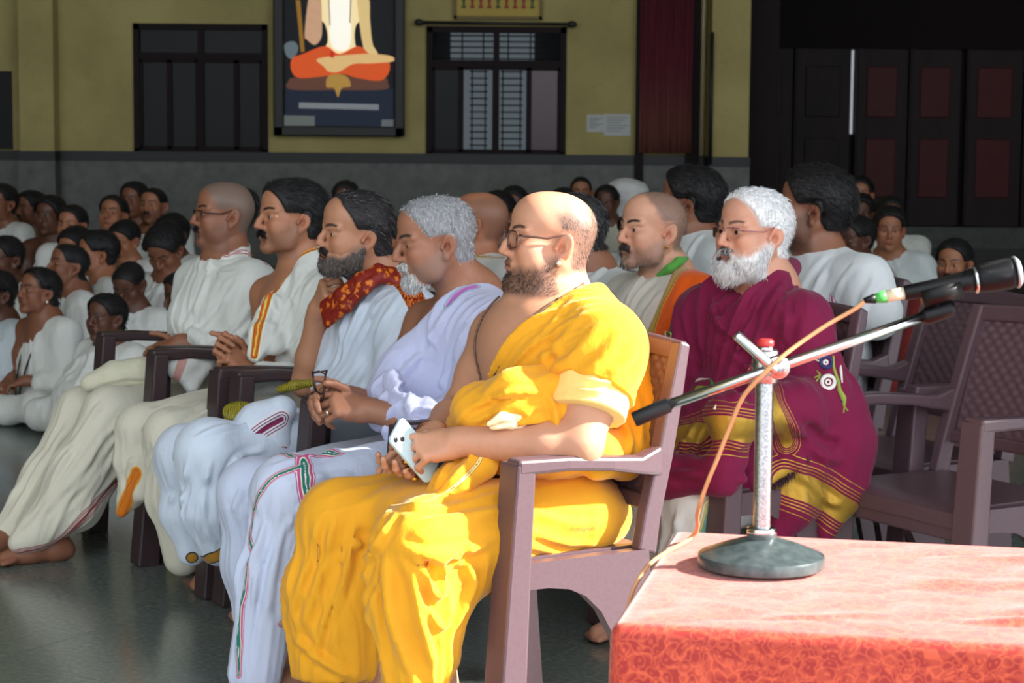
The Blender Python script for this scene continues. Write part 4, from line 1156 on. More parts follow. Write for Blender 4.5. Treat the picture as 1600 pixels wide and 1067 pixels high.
# ------------------------------------------------------------------ the man in yellow (nearest, front row)
def ear_head(p, ex, ey, yaw, side=.078, **kw):
    R = euler(yaw, kw.get('pitch', 0), kw.get('roll', 0)); s = kw.get('size', 1.0)
    o = p.J(ex, ey, side) - R @ (A(-.010, .082, -.011) * s); return Head(o, yaw, **kw)
def bbox(F, pad=.03, names=None):
    lo = np.min([q[2] for q in F.p if q[2] is not None and q[5] == 'u'], 0) - pad; hi = np.max([q[3] for q in F.p if q[3] is not None and q[5] == 'u'], 0) + pad; return lo, hi
def skin_body(p, F, h, tone, hands=(), fine=.003, coarse=.0075, hand_h=.0032, **fc):
    lo, hi = bbox(F); hb = h.box()
    boxes = [(hb[0], hb[1], fine)] + [(np.asarray(c) - r, np.asarray(c) + r, hand_h) for c, r in hands] + [(lo, hi, coarse)]
    V, Q = F.mesh(boxes); C = face_colour(h, V, tone, **fc); ev, ef, ec = h.eyes()
    VV, FF, CC = merge([(V, Q, C), (ev, ef, ec)])
    o = p.part('body', VV, FF, SKIN, CC); return V, Q, o
def hair_part(p, h, V, Q, name, mask, thick, cols, n=1500, length=.02, width=.0011, comb=None, base_col=None, rng=None, down=0, noise=(.3, 90), bend=.35, jit=.25, extra=None, shell_on=True, fade=None):
    rng = rng or np.random.default_rng(int(abs(h.o[0]) * 1e4) % 9973)
    r = shell(h, V, Q, mask, thick, noise, down=down, extra=extra)
    if r is None: return
    Vs, Fs, mk, Nn, Ll = r; cols = np.asarray(cols)
    bc = np.asarray(base_col if base_col is not None else cols.mean(0) * .8)
    C0 = np.ones((len(Vs), 3)) * bc * (1 + .35 * vnoise(Vs * A(1, 1, .3), 260))[:, None]
    if fade is not None: C0 = np.asarray(fade) + (C0 - np.asarray(fade)) * sstep(.15, .85, mk)[:, None]
    parts = [(Vs, Fs, np.clip(C0, 0, 1))] if shell_on else []
    if n:
        g = mk > .15
        if g.sum() > 20:
            d = comb(Ll[g]) if comb else np.tile(A(-.6, 0, -.5), (g.sum(), 1)); d = d @ h.R.T
            Ng = Nn[g]; d = d - Ng * (d * Ng).sum(1, keepdims=True) * .8
            parts.append(strands(Vs[g], Ng, d, length * h.s, width, n, cols, rng, bend, jit, mk[g] ** 1.5))
    VV, FF, CC = merge(parts); return p.part(name, VV, FF, HAIR, np.clip(CC, 0, 1))
BLK = [(.010, .009, .010), (.02, .018, .018), (.006, .006, .007)]
GREY = [srgb(150, 150, 152), srgb(90, 90, 94), srgb(200, 200, 202), srgb(60, 58, 60)]
WHT = [srgb(235, 236, 238), srgb(210, 212, 216), srgb(245, 245, 246), srgb(180, 182, 186)]
SALT = [srgb(40, 38, 40), srgb(120, 118, 118), srgb(66, 62, 62), srgb(30, 28, 30)]
def cloth_part(p, name, F, col, h=.0065, fold_list=(), crump=(.004, 9), mat=None, label=None, smooth_it=1, bands=None, pl=(), colfn=None, lohi=None):
    lo, hi = lohi or bbox(F); V, Q = F.mesh([(lo, hi, h)])
    V = relax(V, Q, 1, .4); at_ = {}
    if bands:
        bd = np.full(len(V), 4.0)
        for pix, wd in bands: bd = np.minimum(bd, band(V, Q, pix)[0] / wd)
        at_['bd'] = bd
    if crump: V = crumple(V, Q, crump[0], crump[1])
    if pl: V = pleats(V, Q, pl)
    V = folds(V, Q, [(a, b * 1.4, c) for a, b, c in fold_list], smooth_it)
    C = np.ones((len(V), 3)) * np.asarray(col); C *= (1 + .03 * vnoise(V, 14))[:, None]
    if colfn: C = colfn(V, C)
    return p.part(name, V, Q, mat or CLOTH, np.clip(C, 0, 1), at_, label), V, Q

# ---- M5
def man_yellow():
    p = Person('bespectacled man in bright yellow robes holding a phone, nearest in the front row', SEATS[0]); J = p.J
    h = ear_head(p, 880, 386, 197, pitch=-4, size=.955, long=1.05, fat=.75, nose=1.05, jaw=1.04, brow=.9)
    tone = srgb(196, 142, 114)
    F = Field(); nb = J(872, 486, 0)
    h.add(F, nb, .066)
    F.ell(J(838, 548, 0), (.125, .175, .145), euler(p.deg), .05); F.ell(J(845, 660, 0), (.14, .17, .15), euler(p.deg), .06)
    shL, shR = J(938, 545, .195), J(782, 528, -.185)
    F.cap(nb, shL, .06, .072, .06); F.cap(nb, shR, .06, .072, .06); F.cap(nb, nb + A(0, 0, -.08), .07, .12, .05)
    elL, wrL = J(906, 694, .255), J(716, 690, .10)
    F.chain([shL, (shL + elL) / 2 + A(0, 0, .0), elL], [.068, .062, .050], .03); F.chain([elL, elL * .7 + wrL * .3, wrL], [.050, .050, .0315], .02)
    elR, wrR = J(722, 640, -.24), J(668, 688, -.02)
    F.chain([shR, (shR + elR) / 2, elR], [.066, .056, .047], .03); F.chain([elR, elR * .65 + wrR * .35, wrR], [.046, .045, .030], .02)
    kn = J(650, 702, .07)
    add_hand(F, wrL, kn - wrL, p.l * .75 + A(0, 0, .62), -1, curl=(42, 52, 28), curls={'i': (8, 42, 30), 'm': (46, 50, 25), 'r': (52, 50, 25), 'p': (55, 45, 25)}, s=1.0, spread=5, thumb_dir=(.75, .5, -.45))
    add_hand(F, wrR, J(628, 735, .0) - wrR, -p.l * .35 - A(0, 0, .8) - p.f * .2, 1, curl=(30, 40, 25), curls={'p': (20, 35, 20)}, s=.98, spread=6, thumb_dir=(.7, .6, .4))
    hands = [(J(658, 712, .05), .125)]
    # lower legs and feet
    for sgn, kx, ax in ((1, (640, 880), (700, 1120)), (-1, (540, 850), (588, 1110))):
        kk, an = J(*kx, .15 * sgn), J(*ax, .13 * sgn); an[2] = max(an[2], .075)
        F.chain([kk, kk * .6 + an * .4, an], [.058, .055, .036], .02)
        to = an * A(1, 1, 0) + p.f * .15 + A(0, 0, .03); F.chain([an * A(1, 1, 0) - p.f * .03 + A(0, 0, .035), an * A(1, 1, 0) + p.f * .08 + A(0, 0, .04), to], [.034, .036, .026], .03); F.cap(an, an * A(1, 1, 0) + A(0, 0, .04), .036, .034, .02)
    stub = m_beard(cheek=-.066, neck=-.13)
    V, Q, body = skin_body(p, F, h, tone, hands, stubble=(stub, srgb(66, 50, 46), .72), scalp=(m_scalp(.03, bald=(.1, .070), soft=.014), srgb(74, 62, 60), .8), moust=(m_moust(.026), srgb(60, 46, 44), .6), brows=.85, lip=.6)
    cb = lambda L: np.stack([-.5 + 0 * L[:, 0], 0 * L[:, 0], -.8 + 0 * L[:, 0]], 1)
    hair_part(p, h, V, Q, 'hair', m_scalp(.025, bald=(.12, .068), soft=.014), .0005, SALT, 3000, .014, .0006, cb, bend=.08, shell_on=False)
    bc = lambda L: np.stack([.5 + 0 * L[:, 0], np.sign(L[:, 1]) * .1, -1 + 0 * L[:, 0]], 1)
    hair_part(p, h, V, Q, 'beard', m_beard(cheek=-.074, neck=-.122), lambda x, y, z: .001 + .003 * sstep(.03, .07, x), [srgb(44, 34, 32), srgb(70, 56, 50), srgb(30, 24, 22)], 4200, .007, .0006, bc, bend=.6, shell_on=False)
    glasses(p, h, simple('brown_frame', srgb(96, 66, 60), .3, .2), .0255, .0190, .106, tr=.0021, z0=-.002)
    # ear stud, necklace, bracelet, rings
    st = MB(); c = h.w(-.001, .084, -.048); st.lathe([(.0005, -.006), (.005, -.003), (.0062, .001), (.004, .004), (.0005, .006)], tuple(c), 12); st.build('ear_stud', simple('pearl', srgb(240, 220, 190), .25, .4), p.e, True, p.C)
    nk = catmull([J(906, 448, .07), J(886, 470, .09), J(862, 493, .09), J(838, 516, .08), J(808, 552, .05), J(780, 600, .0), J(762, 606, -.03), J(768, 575, -.06), J(788, 535, -.07), J(812, 498, -.06)], 7)
    Nn = vnormals(V, Q)
    def onto(P, lift=.004):
        d = np.linalg.norm(V - P, axis=1); i = np.argmin(d); return V[i] + Nn[i] * lift
    nk = [onto(q) for q in nk]; mb = MB(); mb.tube(nk, .0027, 8); mb.build('necklace', simple('bead_brown', srgb(110, 82, 66), .5, .2, scale=300, var=.5), p.e, True, p.C)
    br = MB(); ax_ = nrm(elR - wrR); B = basis(ax_, A(0, 0, 1)); cen = wrR + ax_ * .03
    br.tube([cen + B @ A(0, .036 * math.cos(t), .036 * math.sin(t)) for t in np.linspace(0, 2 * math.pi, 30)], .0045, 8, False); br.build('bracelet', simple('copper_beads', srgb(140, 84, 56), .3, .8, scale=200, var=.5), p.e, True, p.C)
    for (x, y) in ((634, 722), (638, 733), (648, 748)):
        c = front_point(V, Nn, x, y); st = MB(); st.lathe([(.0015, -.006), (.0085, -.004), (.0095, .001), (.006, .006), (.0012, .008)], tuple(c), 14, Matrix.Identity(4)); st.build('ring', GOLD, p.e, True, p.C)
    # --- upper cloth: sash over the left shoulder
    Yc = srgb(238, 168, 40)
    F = Field(); E = euler(p.deg)
    F.ell(J(845, 548, .0), (.148, .20, .165), E, .05); F.ell(J(848, 662, .0), (.172, .205, .15), E, .06)
    F.cap(nb + p.l * .03 - A(0, 0, .02), shL + A(0, 0, .0), .072, .094, .05); F.cap(J(915, 480, .09), shL, .065, .09, .05)
    P0, P1 = J(922, 470, .07), J(786, 636, -.10); nn = np.cross(P1 - P0, p.f * .9 + p.l * .25); nn = nn if nn[2] > 0 else -nn
    F.half(P0, nn, .012); 
    F.half(J(850, 676, 0), A(0, 0, -1), .02)
    # sleeve part round the upper arm
    s1 = shL * .40 + elL * .60
    F.cap(shL + A(0, 0, .0), s1, .094, .100, .04); F.half(s1 + (elL - shL) * -.14, (elL - shL) + p.f * .03, .006) 
    sash, Vc, Qc = cloth_part(p, 'sash', F, Yc, .006, [([(905, 462), (850, 520), (790, 572)], .006, .010), ([(925, 480), (870, 540), (815, 590)], .006, .011), ([(950, 500), (890, 560), (850, 590)], .007, .012),
        ([(975, 520), (930, 570), (890, 592)], .006, .012), ([(1000, 545), (960, 580), (900, 600)], .006, .010), ([(868, 590), (930, 598), (1000, 600)], .010, .008), ([(860, 530), (870, 590)], -.008, .012)], (.004, 11), label='yellow shoulder cloth', pl=[(shL + A(0, 0, .0) - p.f * .05, J(760, 640, -.05), 16, .014, .34)])
    # bunched cloth at the waist, the tail hanging behind and the waist wrap
    F = Field()
    F.chain([J(870, 600, .18), J(800, 612, .16), J(745, 640, .08), J(722, 668, -.02)], [.040, .048, .050, .04], .02)
    F.chain([J(880, 640, .20), J(820, 640, .18), J(760, 662, .10), J(728, 690, .0)], [.045, .042, .040, .03], .02)
    F.chain([J(870, 610, .19), J(876, 660, .21), J(872, 700, .20)], [.03, .028, .03], .02)
    F.ell(J(835, 690, .04), (.165, .20, .09), E, .04)
    F.chain([J(985, 560, .05), J(995, 640, .10), J(985, 700, .14), J(945, 712, .20)], [.05, .055, .045, .03], .04)
    F.chain([J(995, 690, .05), J(975, 725, .14), J(930, 735, .22)], [.035, .03, .02], .03)
    cloth_part(p, 'waist_cloth', F, Yc, .006, [([(735, 640), (790, 615), (850, 612)], .010, .008), ([(728, 665), (790, 638), (860, 635)], .010, .008), ([(735, 690), (800, 662), (868, 655)], .009, .007), ([(855, 610), (868, 650), (868, 700)], .012, .008),
        ([(760, 625), (820, 622)], -.007, .006), ([(750, 655), (820, 650)], -.007, .006), ([(960, 640), (985, 680), (975, 720)], .008, .010), ([(990, 600), (1000, 660), (1000, 700)], .006, .010)], (.006, 16), label='yellow cloth bunched at the waist', pl=[(J(880, 625, .10), J(715, 680, .0), 14, .016, .2)])
    # pale lining turned out
    F = Field(); F.chain([J(762, 663, .185), J(785, 651, .195), J(815, 652, .20), J(852, 660, .20)], [.006, .011, .010, .005], .006); F.chain([J(768, 668, .18), J(800, 663, .195), J(850, 668, .20)], [.006, .010, .006], .006); F.chain([J(800, 657, .195), J(845, 655, .20)], [.006, .005], .006)
    cloth_part(p, 'turned_lining', F, srgb(250, 232, 190), .005, [], (.004, 20), label='cream lining fold')
    F = Field(); a_, b_ = s1 - nrm(elL - shL) * .012, s1 + nrm(elL - shL) * .02
    F.cap(a_ - nrm(elL - shL) * .09, b_, .087, .089, .01); F.half(b_, elL - shL, .003); F.half(a_ - nrm(elL - shL) * .07, shL - elL, .003)
    cloth_part(p, 'sleeve_edge', F, srgb(250, 216, 130), .005, [([(868, 606), (930, 612), (1000, 604)], .008, .006), ([(880, 588), (940, 596), (1000, 590)], .006, .006)], (.003, 20), label='pale yellow sleeve edge')
    # --- dhoti
    F = Field(); hpL, hpR = J(885, 805, .12), J(850, 790, -.12); knL, knR = J(650, 850, .17), J(530, 812, -.16)
    F.ell(J(875, 800, 0), (.15, .20, .115), E, .06)
    F.cap(hpL, knL, .105, .088, .05); F.cap(hpR, knR, .105, .088, .05); F.ell(knL + A(0, 0, -.01), (.08, .08, .085), E, .04); F.ell(knR, (.075, .075, .08), E, .04)
    # near leg: cloth falls almost straight and tapers; far leg: a wide pleated fall
    hL = J(648, 1066, .17); F.chain([knL, J(640, 940, .17), hL], [.080, .082, .070], .05); F.cap(J(690, 900, .17), J(672, 1010, .17), .062, .066, .05)
    F.cap(J(760, 860, .16), J(690, 940, .17), .07, .05, .06)
    hR = J(508, 1040, -.17); F.chain([knR, J(505, 920, -.17), hR], [.074, .080, .075], .05); F.cap(J(560, 880, -.12), J(545, 1030, -.12), .085, .07, .05); F.cap(J(478, 970, -.2), J(505, 1062, -.18), .042, .05, .04)
    F.ell(J(690, 795, 0), (.16, .17, .075), E, .07)
    F.half(hL + A(0, 0, -.060), A(0, 0, -1), .01)
    fl = [([(855, 800), (760, 800), (650, 820)], .006, .014), ([(620, 850), (680, 870), (770, 850)], .012, .012), ([(625, 830), (690, 905), (740, 880)], -.010, .014), ([(640, 850), (680, 930), (700, 905)], .012, .010),
          ([(600, 870), (610, 960), (640, 1060)], .010, .012), ([(640, 880), (660, 980), (680, 1050)], .010, .012), ([(660, 940), (690, 980), (710, 950)], .008, .008), ([(590, 890), (596, 960), (612, 1050)], -.008, .010),
          ([(500, 800), (475, 900), (450, 980)], .008, .012), ([(525, 800), (500, 900), (470, 990)], .010, .011), ([(560, 800), (540, 890), (500, 1000)], .012, .011), ([(590, 810), (570, 900), (530, 1030)], .012, .010), ([(600, 850), (575, 960), (545, 1060)], -.012, .010),
          ([(610, 790), (560, 850), (515, 880)], .012, .010), ([(640, 780), (590, 850), (540, 930)], .012, .010), ([(540, 850), (520, 950), (500, 1040)], -.010, .009), ([(720, 760), (650, 790), (590, 800)], .010, .010), ([(750, 770), (690, 800), (640, 815)], -.006, .010), ([(800, 770), (720, 790), (650, 805)], .008, .010),
          ([(820, 830), (890, 850), (940, 850)], .005, .008), ([(815, 850), (890, 866), (940, 862)], .005, .008), ([(830, 800), (900, 820), (945, 815)], .005, .010), ([(455, 990), (500, 1030), (560, 1060)], .010, .010), ([(700, 860), (740, 910), (700, 1000)], .010, .010)]
    cloth_part(p, 'dhoti', F, Yc, .006, fl, (.006, 9), label='yellow dhoti', pl=[(knL, hL, 9, .012, .2), (knR, hR, 12, .012, .2), (hpR, knR, 7, .008, .16), (hpL, knL, 7, .006, .15)])
    F = Field(); F.chain([J(760, 705, .10), J(752, 725, .12), J(715, 755, .13), J(690, 780, .13)], [.03, .034, .034, .025], .02); F.chain([J(735, 715, .06), J(700, 755, .08), J(668, 788, .09)], [.035, .035, .02], .02)
    m = stripe_cloth('yellow_gold_edge', [(0, srgb(180, 130, 40)), (.35, srgb(238, 214, 150)), (.7, srgb(190, 140, 40))])
    cloth_part(p, 'front_pleat', F, Yc, .005, [([(745, 700), (720, 735), (690, 765)], .008, .008), ([(720, 705), (690, 745), (670, 770)], .008, .008)], (.004, 18), mat=m, label='yellow front pleat with gold edge', bands=[([(756, 700), (748, 722), (720, 752), (698, 770)], .006)])
    # phone, held in both hands
    c = J(647, 704, .052); ul = J(612, 664, .06); lr = J(682, 744, .05); d = nrm(lr - ul); nn = nrm(p.l * .9 + A(0, 0, .35) - p.f * .2); nn = nrm(nn - d * (nn @ d)); B = basis(d, nn)
    M4 = Matrix([[*B[i], c[i]] for i in range(3)] + [[0, 0, 0, 1]]); PH = simple('phone_blue', srgb(196, 226, 236), .3, var=.03)
    ph = empty('mobile_phone', tuple(c), 'pale blue mobile phone held by the man in yellow', 'phone')
    def rr(x0, x1, y0, y1, z0, z1, r, nm, mat):
        pts = []
        for cx, cy, a0 in ((x1 - r, y1 - r, 0), (x0 + r, y1 - r, 90), (x0 + r, y0 + r, 180), (x1 - r, y0 + r, 270)):
            for k in range(6): a = math.radians(a0 + 18 * k); pts.append((cx + r * math.cos(a), cy + r * math.sin(a)))
        n = len(pts); mb = MB(); mb.add([M4 @ Vector((x, y, z0)) for x, y in pts] + [M4 @ Vector((x, y, z1)) for x, y in pts], [tuple(range(n))[::-1], tuple(range(n, 2 * n))] + [(i, (i + 1) % n, (i + 1) % n + n, i + n) for i in range(n)])
        return bevel(mb.build(nm, mat, ph, base=c), .0012)
    rr(-.074, .074, -.036, .036, -.004, .004, .012, 'case', PH); rr(-.070, -.040, -.032, .0, .004, .0065, .008, 'camera_plate', simple('plate_white', srgb(232, 240, 242), .25, var=.02))
    for (x, y) in ((-.062, -.024), (-.048, -.009)):
        mb = MB(); mb.lathe([(.0062, .0055), (.0065, .0075), (.0045, .0085), (.001, .0085)], (0, 0, 0), 20, M4 @ Matrix.Translation((x, y, 0))); mb.build('lens', simple('lens_black', srgb(26, 28, 34), .1), ph, True, c)
    return p
man_yellow()
# ------------------------------------------------------------------ shared seated figure
def leg_skin(F, p, kk, an, toe=.16, r=1.0, foot_z=None):
    fz = 0 if foot_z is None else foot_z; an = np.array(an); an[2] = max(an[2], .07 + fz)
    F.chain([kk, kk * .6 + an * .4, an], [.058 * r, .054 * r, .035 * r], .02); g = A(an[0], an[1], fz)
    F.cap(an, g + A(0, 0, .04), .035, .034, .02); F.chain([g - p.f * .035 + A(0, 0, .034), g + p.f * .08 + A(0, 0, .040), g + p.f * toe + A(0, 0, .024)], [.033, .035, .024], .03)
    for k, off in enumerate((.028, .014, .0, -.014, -.028)): F.cap(g + p.f * (toe - .02) + p.l * off + A(0, 0, .022), g + p.f * (toe + .022 - .004 * abs(k - 1)) + p.l * off * 1.2 + A(0, 0, .014), .011, .0095, .006)
def torso_skin(F, p, nb, chest, belly, shL, shR, w=.88):
    E = euler(p.deg)
    F.ell(chest, A(.115, .165, .15) * w, E, .05); F.ell(belly, A(.125, .165, .15) * w, E, .06)
    for sh in (shL, shR): F.cap(nb, sh, .055, .062 * w, .06)
    F.cap(nb, nb + A(0, 0, -.08), .06, .10, .05)
def arm(F, a, b, c, r=1.0):
    F.chain([a, (a + b) / 2, b], [.058 * r, .050 * r, .041 * r], .03); F.chain([b, b * .65 + c * .35, c], [.041 * r, .040 * r, .028 * r], .02)
def lap(F, p, hpL, hpR, knL, knR, r0=.10, r1=.085, k=.06):
    F.cap(hpL, knL, r0, r1, k); F.cap(hpR, knR, r0, r1, k); F.ell((hpL + hpR) / 2, (.14, .19, .11), euler(p.deg), .06)
    F.ell((hpL + hpR + knL + knR) / 4, (.15, .15, .07), euler(p.deg), .07)
comb_back = lambda L: np.stack([-1 + 0 * L[:, 0], .25 * np.sign(L[:, 1]), -.25 - 2 * np.clip(-L[:, 0], 0, .1) * 4], 1)
comb_down = lambda L: np.stack([.35 + 0 * L[:, 0], np.sign(L[:, 1]) * .1, -1 + 0 * L[:, 0]], 1)
WHITE = srgb(214, 216, 212); CREAM = srgb(212, 207, 190); BLUEW = srgb(206, 216, 232); LAV = srgb(196, 200, 232)

# ---- M4, lavender
def man_lavender():
    p = Person('grey-haired man in lavender-white cloth looking down, eyeglasses folded in his hands', SEATS[1]); J = p.J; E = euler(p.deg)
    h = ear_head(p, 700, 383, 200, pitch=9, size=.95, fat=.1, nose=1.15, brow=1.15, mouth=.55, lids=.45)
    tone = srgb(158, 108, 84); F = Field(); nb = J(742, 468, 0); h.add(F, nb, .057)
    shL, shR = J(778, 522, .185), J(668, 506, -.185)
    torso_skin(F, p, nb, J(715, 545, 0), J(700, 650, 0), shL, shR)
    elL, wrL = J(745, 680, .24), J(574, 640, .06); elR, wrR = J(600, 640, -.24), J(548, 622, -.03)
    arm(F, shL, elL, wrL); arm(F, shR, elR, wrR)
    add_hand(F, wrL, J(520, 632, .04) - wrL, p.l * .75 + A(0, 0, .6), -1, curls={'i': (20, 40, 25), 'm': (50, 50, 25), 'r': (58, 55, 25), 'p': (60, 55, 25)}, spread=2, thumb_dir=(.7, .35, .5))
    add_hand(F, wrR, J(500, 618, -.03) - wrR, -p.l * .5 + A(0, 0, .7), 1, curls={'i': (35, 45, 20), 'm': (45, 50, 20), 'r': (50, 50, 20), 'p': (55, 50, 20)}, spread=3, thumb_dir=(.75, .4, .4))
    for sg, k, a in ((1, (490, 790), (505, 1062)), (-1, (420, 775), (500, 1010))): leg_skin(F, p, J(*k, .14 * sg), J(*a, .13 * sg))
    gm = lambda x, y, z: sstep(-.070, -.080, z) * sstep(.030, .048, x) * sstep(-.135, -.120, z) * sstep(.045, .030, np.abs(y))
    V, Q, _ = skin_body(p, F, h, tone, [(J(525, 630, .0), .11)], stubble=(m_beard(cheek=-.05), srgb(120, 110, 106), .45), scalp=(m_scalp(.075), srgb(150, 148, 148), .8), brow_col=srgb(50, 42, 40), moust=(m_moust(.030), srgb(190, 186, 184), .8), lip=.3)
    hair_part(p, h, V, Q, 'hair', m_scalp(.072), .0048, GREY + WHT[1:3] + [srgb(170, 170, 174)], 3600, .011, .0008, lambda L: np.stack([.1 - 3 * np.clip(-L[:, 0], 0, .2), .3 * np.sign(L[:, 1]), -.9 + 0 * L[:, 0]], 1), base_col=srgb(142, 142, 146), bend=.5)
    hair_part(p, h, V, Q, 'beard', gm, .0055, WHT + [srgb(150, 150, 150)], 1500, .015, .0009, comb_down, base_col=srgb(176, 174, 172), down=.002, bend=.4, fade=tone)
    hair_part(p, h, V, Q, 'moustache', m_moust(.030), .0045, WHT + [srgb(120, 116, 114)], 500, .011, .0009, lambda L: np.stack([.4 + 0 * L[:, 0], np.sign(L[:, 1]) * .6, -.6 + 0 * L[:, 0]], 1), base_col=srgb(190, 188, 186), bend=.3)
    Nn = vnormals(V, Q); rp = front_point(V, Nn, 512, 645)
    if rp is not None: MB().lathe([(.009, -.003), (.0105, -.002), (.0105, .002), (.009, .003)], tuple(rp), 20, Matrix.Rotation(math.radians(70), 4, 'Y')).build('ring', simple('silver', srgb(220, 214, 200), .25, 1), p.e, True, p.C)
    # upper cloth, over the left shoulder and arm
    F = Field(); F.ell(J(722, 540, .01), (.130, .185, .165), E, .05); F.ell(J(705, 655, 0), (.145, .19, .15), E, .06)
    F.cap(nb + p.l * .04 - A(0, 0, .02), shL, .062, .082, .05); F.cap(shL, elL, .086, .088, .05); F.cap(elL, J(625, 655, .15), .080, .055, .05)
    F.cap(J(640, 560, -.05), J(600, 640, .02), .07, .06, .06); F.chain([J(610, 600, .10), J(590, 640, .10), J(585, 680, .10)], [.035, .04, .03], .03)
    F.chain([J(700, 660, .2), J(640, 640, .17), J(600, 625, .12)], [.035, .034, .03], .02); F.chain([J(720, 690, .18), J(650, 690, .16), J(600, 680, .1)], [.04, .04, .03], .03)
    P0, P1 = J(690, 455, .05), J(622, 590, -.12); nn = np.cross(P1 - P0, p.f * .95 + p.l * .1); nn = nn if nn[2] > 0 else -nn; F.half(P0, nn, .01)
    F.half(wrL + p.f * .0 - p.f * .035, p.f, .01)
    fl = [([(745, 445), (690, 500), (640, 570), (600, 610)], .007, .010), ([(770, 460), (720, 530), (670, 600)], .008, .010), ([(790, 490), (745, 560), (690, 620)], .008, .010), ([(720, 470), (665, 540), (620, 600)], -.006, .008),
          ([(705, 540), (690, 600), (640, 640)], .008, .008), ([(640, 600), (600, 620), (580, 660)], .012, .009), ([(655, 625), (615, 640), (600, 690)], .012, .009), ([(720, 640), (660, 640), (620, 650)], .010, .008), ([(700, 670), (650, 660), (600, 680)], .010, .008), ([(680, 610), (650, 640)], -.01, .009)]
    m = stripe_cloth('lavender_border', [(0, srgb(176, 110, 190)), (.5, srgb(214, 150, 210)), (.75, srgb(120, 190, 196))])
    cloth_part(p, 'shoulder_cloth', F, LAV, .006, fl, (.006, 11), mat=m, bands=[([(742, 448), (715, 455), (700, 475)], .016)], label='lavender-white shoulder cloth', pl=[(shL + A(0, 0, .03), J(600, 640, .05), 15, .013, .32)])
    mb = MB(); q = [nb + euler(200) @ A(.062 * math.cos(t), .066 * math.sin(t), .012 - .02 * math.cos(t)) for t in np.linspace(0, 2 * math.pi, 30)]; mb.tube(q, .0035, 8, False); mb.build('neck_cord', RUBB, p.e, True, p.C)
    # dhoti
    F = Field(); hpL, hpR = J(720, 730, .12), J(690, 720, -.12); knL, knR = J(452, 768, .15), J(395, 772, -.15)
    lap(F, p, hpL, hpR, knL, knR, .10, .078); F.ell(knL, (.078, .078, .082), E, .04); F.ell(knR, (.07, .075, .08), E, .04)
    F.chain([knL, J(424, 900, .15), J(398, 1050, .15)], [.078, .074, .066], .04); F.cap(J(470, 840, .13), J(420, 960, .14), .06, .05, .04)
    F.chain([knR, J(400, 880, -.15), J(410, 990, -.14)], [.074, .075, .065], .05); F.cap(J(500, 880, .05), J(440, 930, .1), .06, .05, .06)
    F.chain([J(480, 860, .0), J(455, 935, .0), J(440, 980, .0)], [.06, .04, .02], .05)
    fl = [([(560, 740), (500, 745), (440, 760)], .007, .010), ([(430, 780), (400, 860), (380, 960), (370, 1050)], .010, .009), ([(460, 800), (430, 880), (415, 980)], .010, .009), ([(500, 800), (470, 850), (440, 930)], .010, .009), ([(380, 760), (365, 800)], .008, .009), ([(545, 760), (490, 790), (455, 800)], .008, .008),
          ([(445, 800), (415, 880), (395, 990), (390, 1060)], -.008, .008), ([(410, 790), (385, 870), (366, 960)], -.006, .008), ([(540, 700), (480, 715), (420, 735)], .008, .009)]
    m = stripe_cloth('dhoti_border', [(0, srgb(232, 228, 226)), (.12, srgb(40, 120, 110)), (.38, srgb(226, 222, 200)), (.52, srgb(196, 80, 140)), (.80, srgb(232, 220, 226)), (.9, srgb(170, 60, 120))])
    cloth_part(p, 'dhoti', F, srgb(200, 208, 232), .006, fl, (.005, 10), mat=m, pl=[(knL, J(398, 1050, .15), 9, .009, .18), (knR, J(410, 990, -.14), 9, .009, .16)], label='pale blue-white dhoti with magenta and green border',
               bands=[([(476, 720), (478, 760), (490, 810), (500, 850)], .024), ([(420, 704), (470, 712), (530, 708)], .014), ([(470, 728), (420, 752), (396, 800), (388, 880), (377, 980), (373, 1055)], .009), ([(474, 885), (455, 955), (440, 975)], .010)])
    # folded eyeglasses held upright
    c = J(505, 605, .02); g = empty('eyeglasses', tuple(c), 'dark folded eyeglasses held upright by the man in lavender', 'eyeglasses'); mb = MB()
    mb.tube([J(489, 582, .02), J(492, 610, .02), J(503, 616, .02), J(509, 606, .02), J(508, 584, .02), J(498, 580, .02), J(489, 582, .02)], .0022, 8).build('rim', METALD, g, True, c)
    MB().tube([J(511, 578, .03), J(507, 596, .03), J(506, 616, .03), J(503, 628, .03)], .0025, 8).build('temple', METALD, g, True, c)
    MB().tube([J(488, 580, .01), J(492, 604, .01), J(500, 628, .01)], .0025, 8).build('temple', METALD, g, True, c)
    MB().tube([J(489, 583, .02), J(511, 579, .03)], .0022, 8).build('bridge', METALD, g, True, c)
    return p

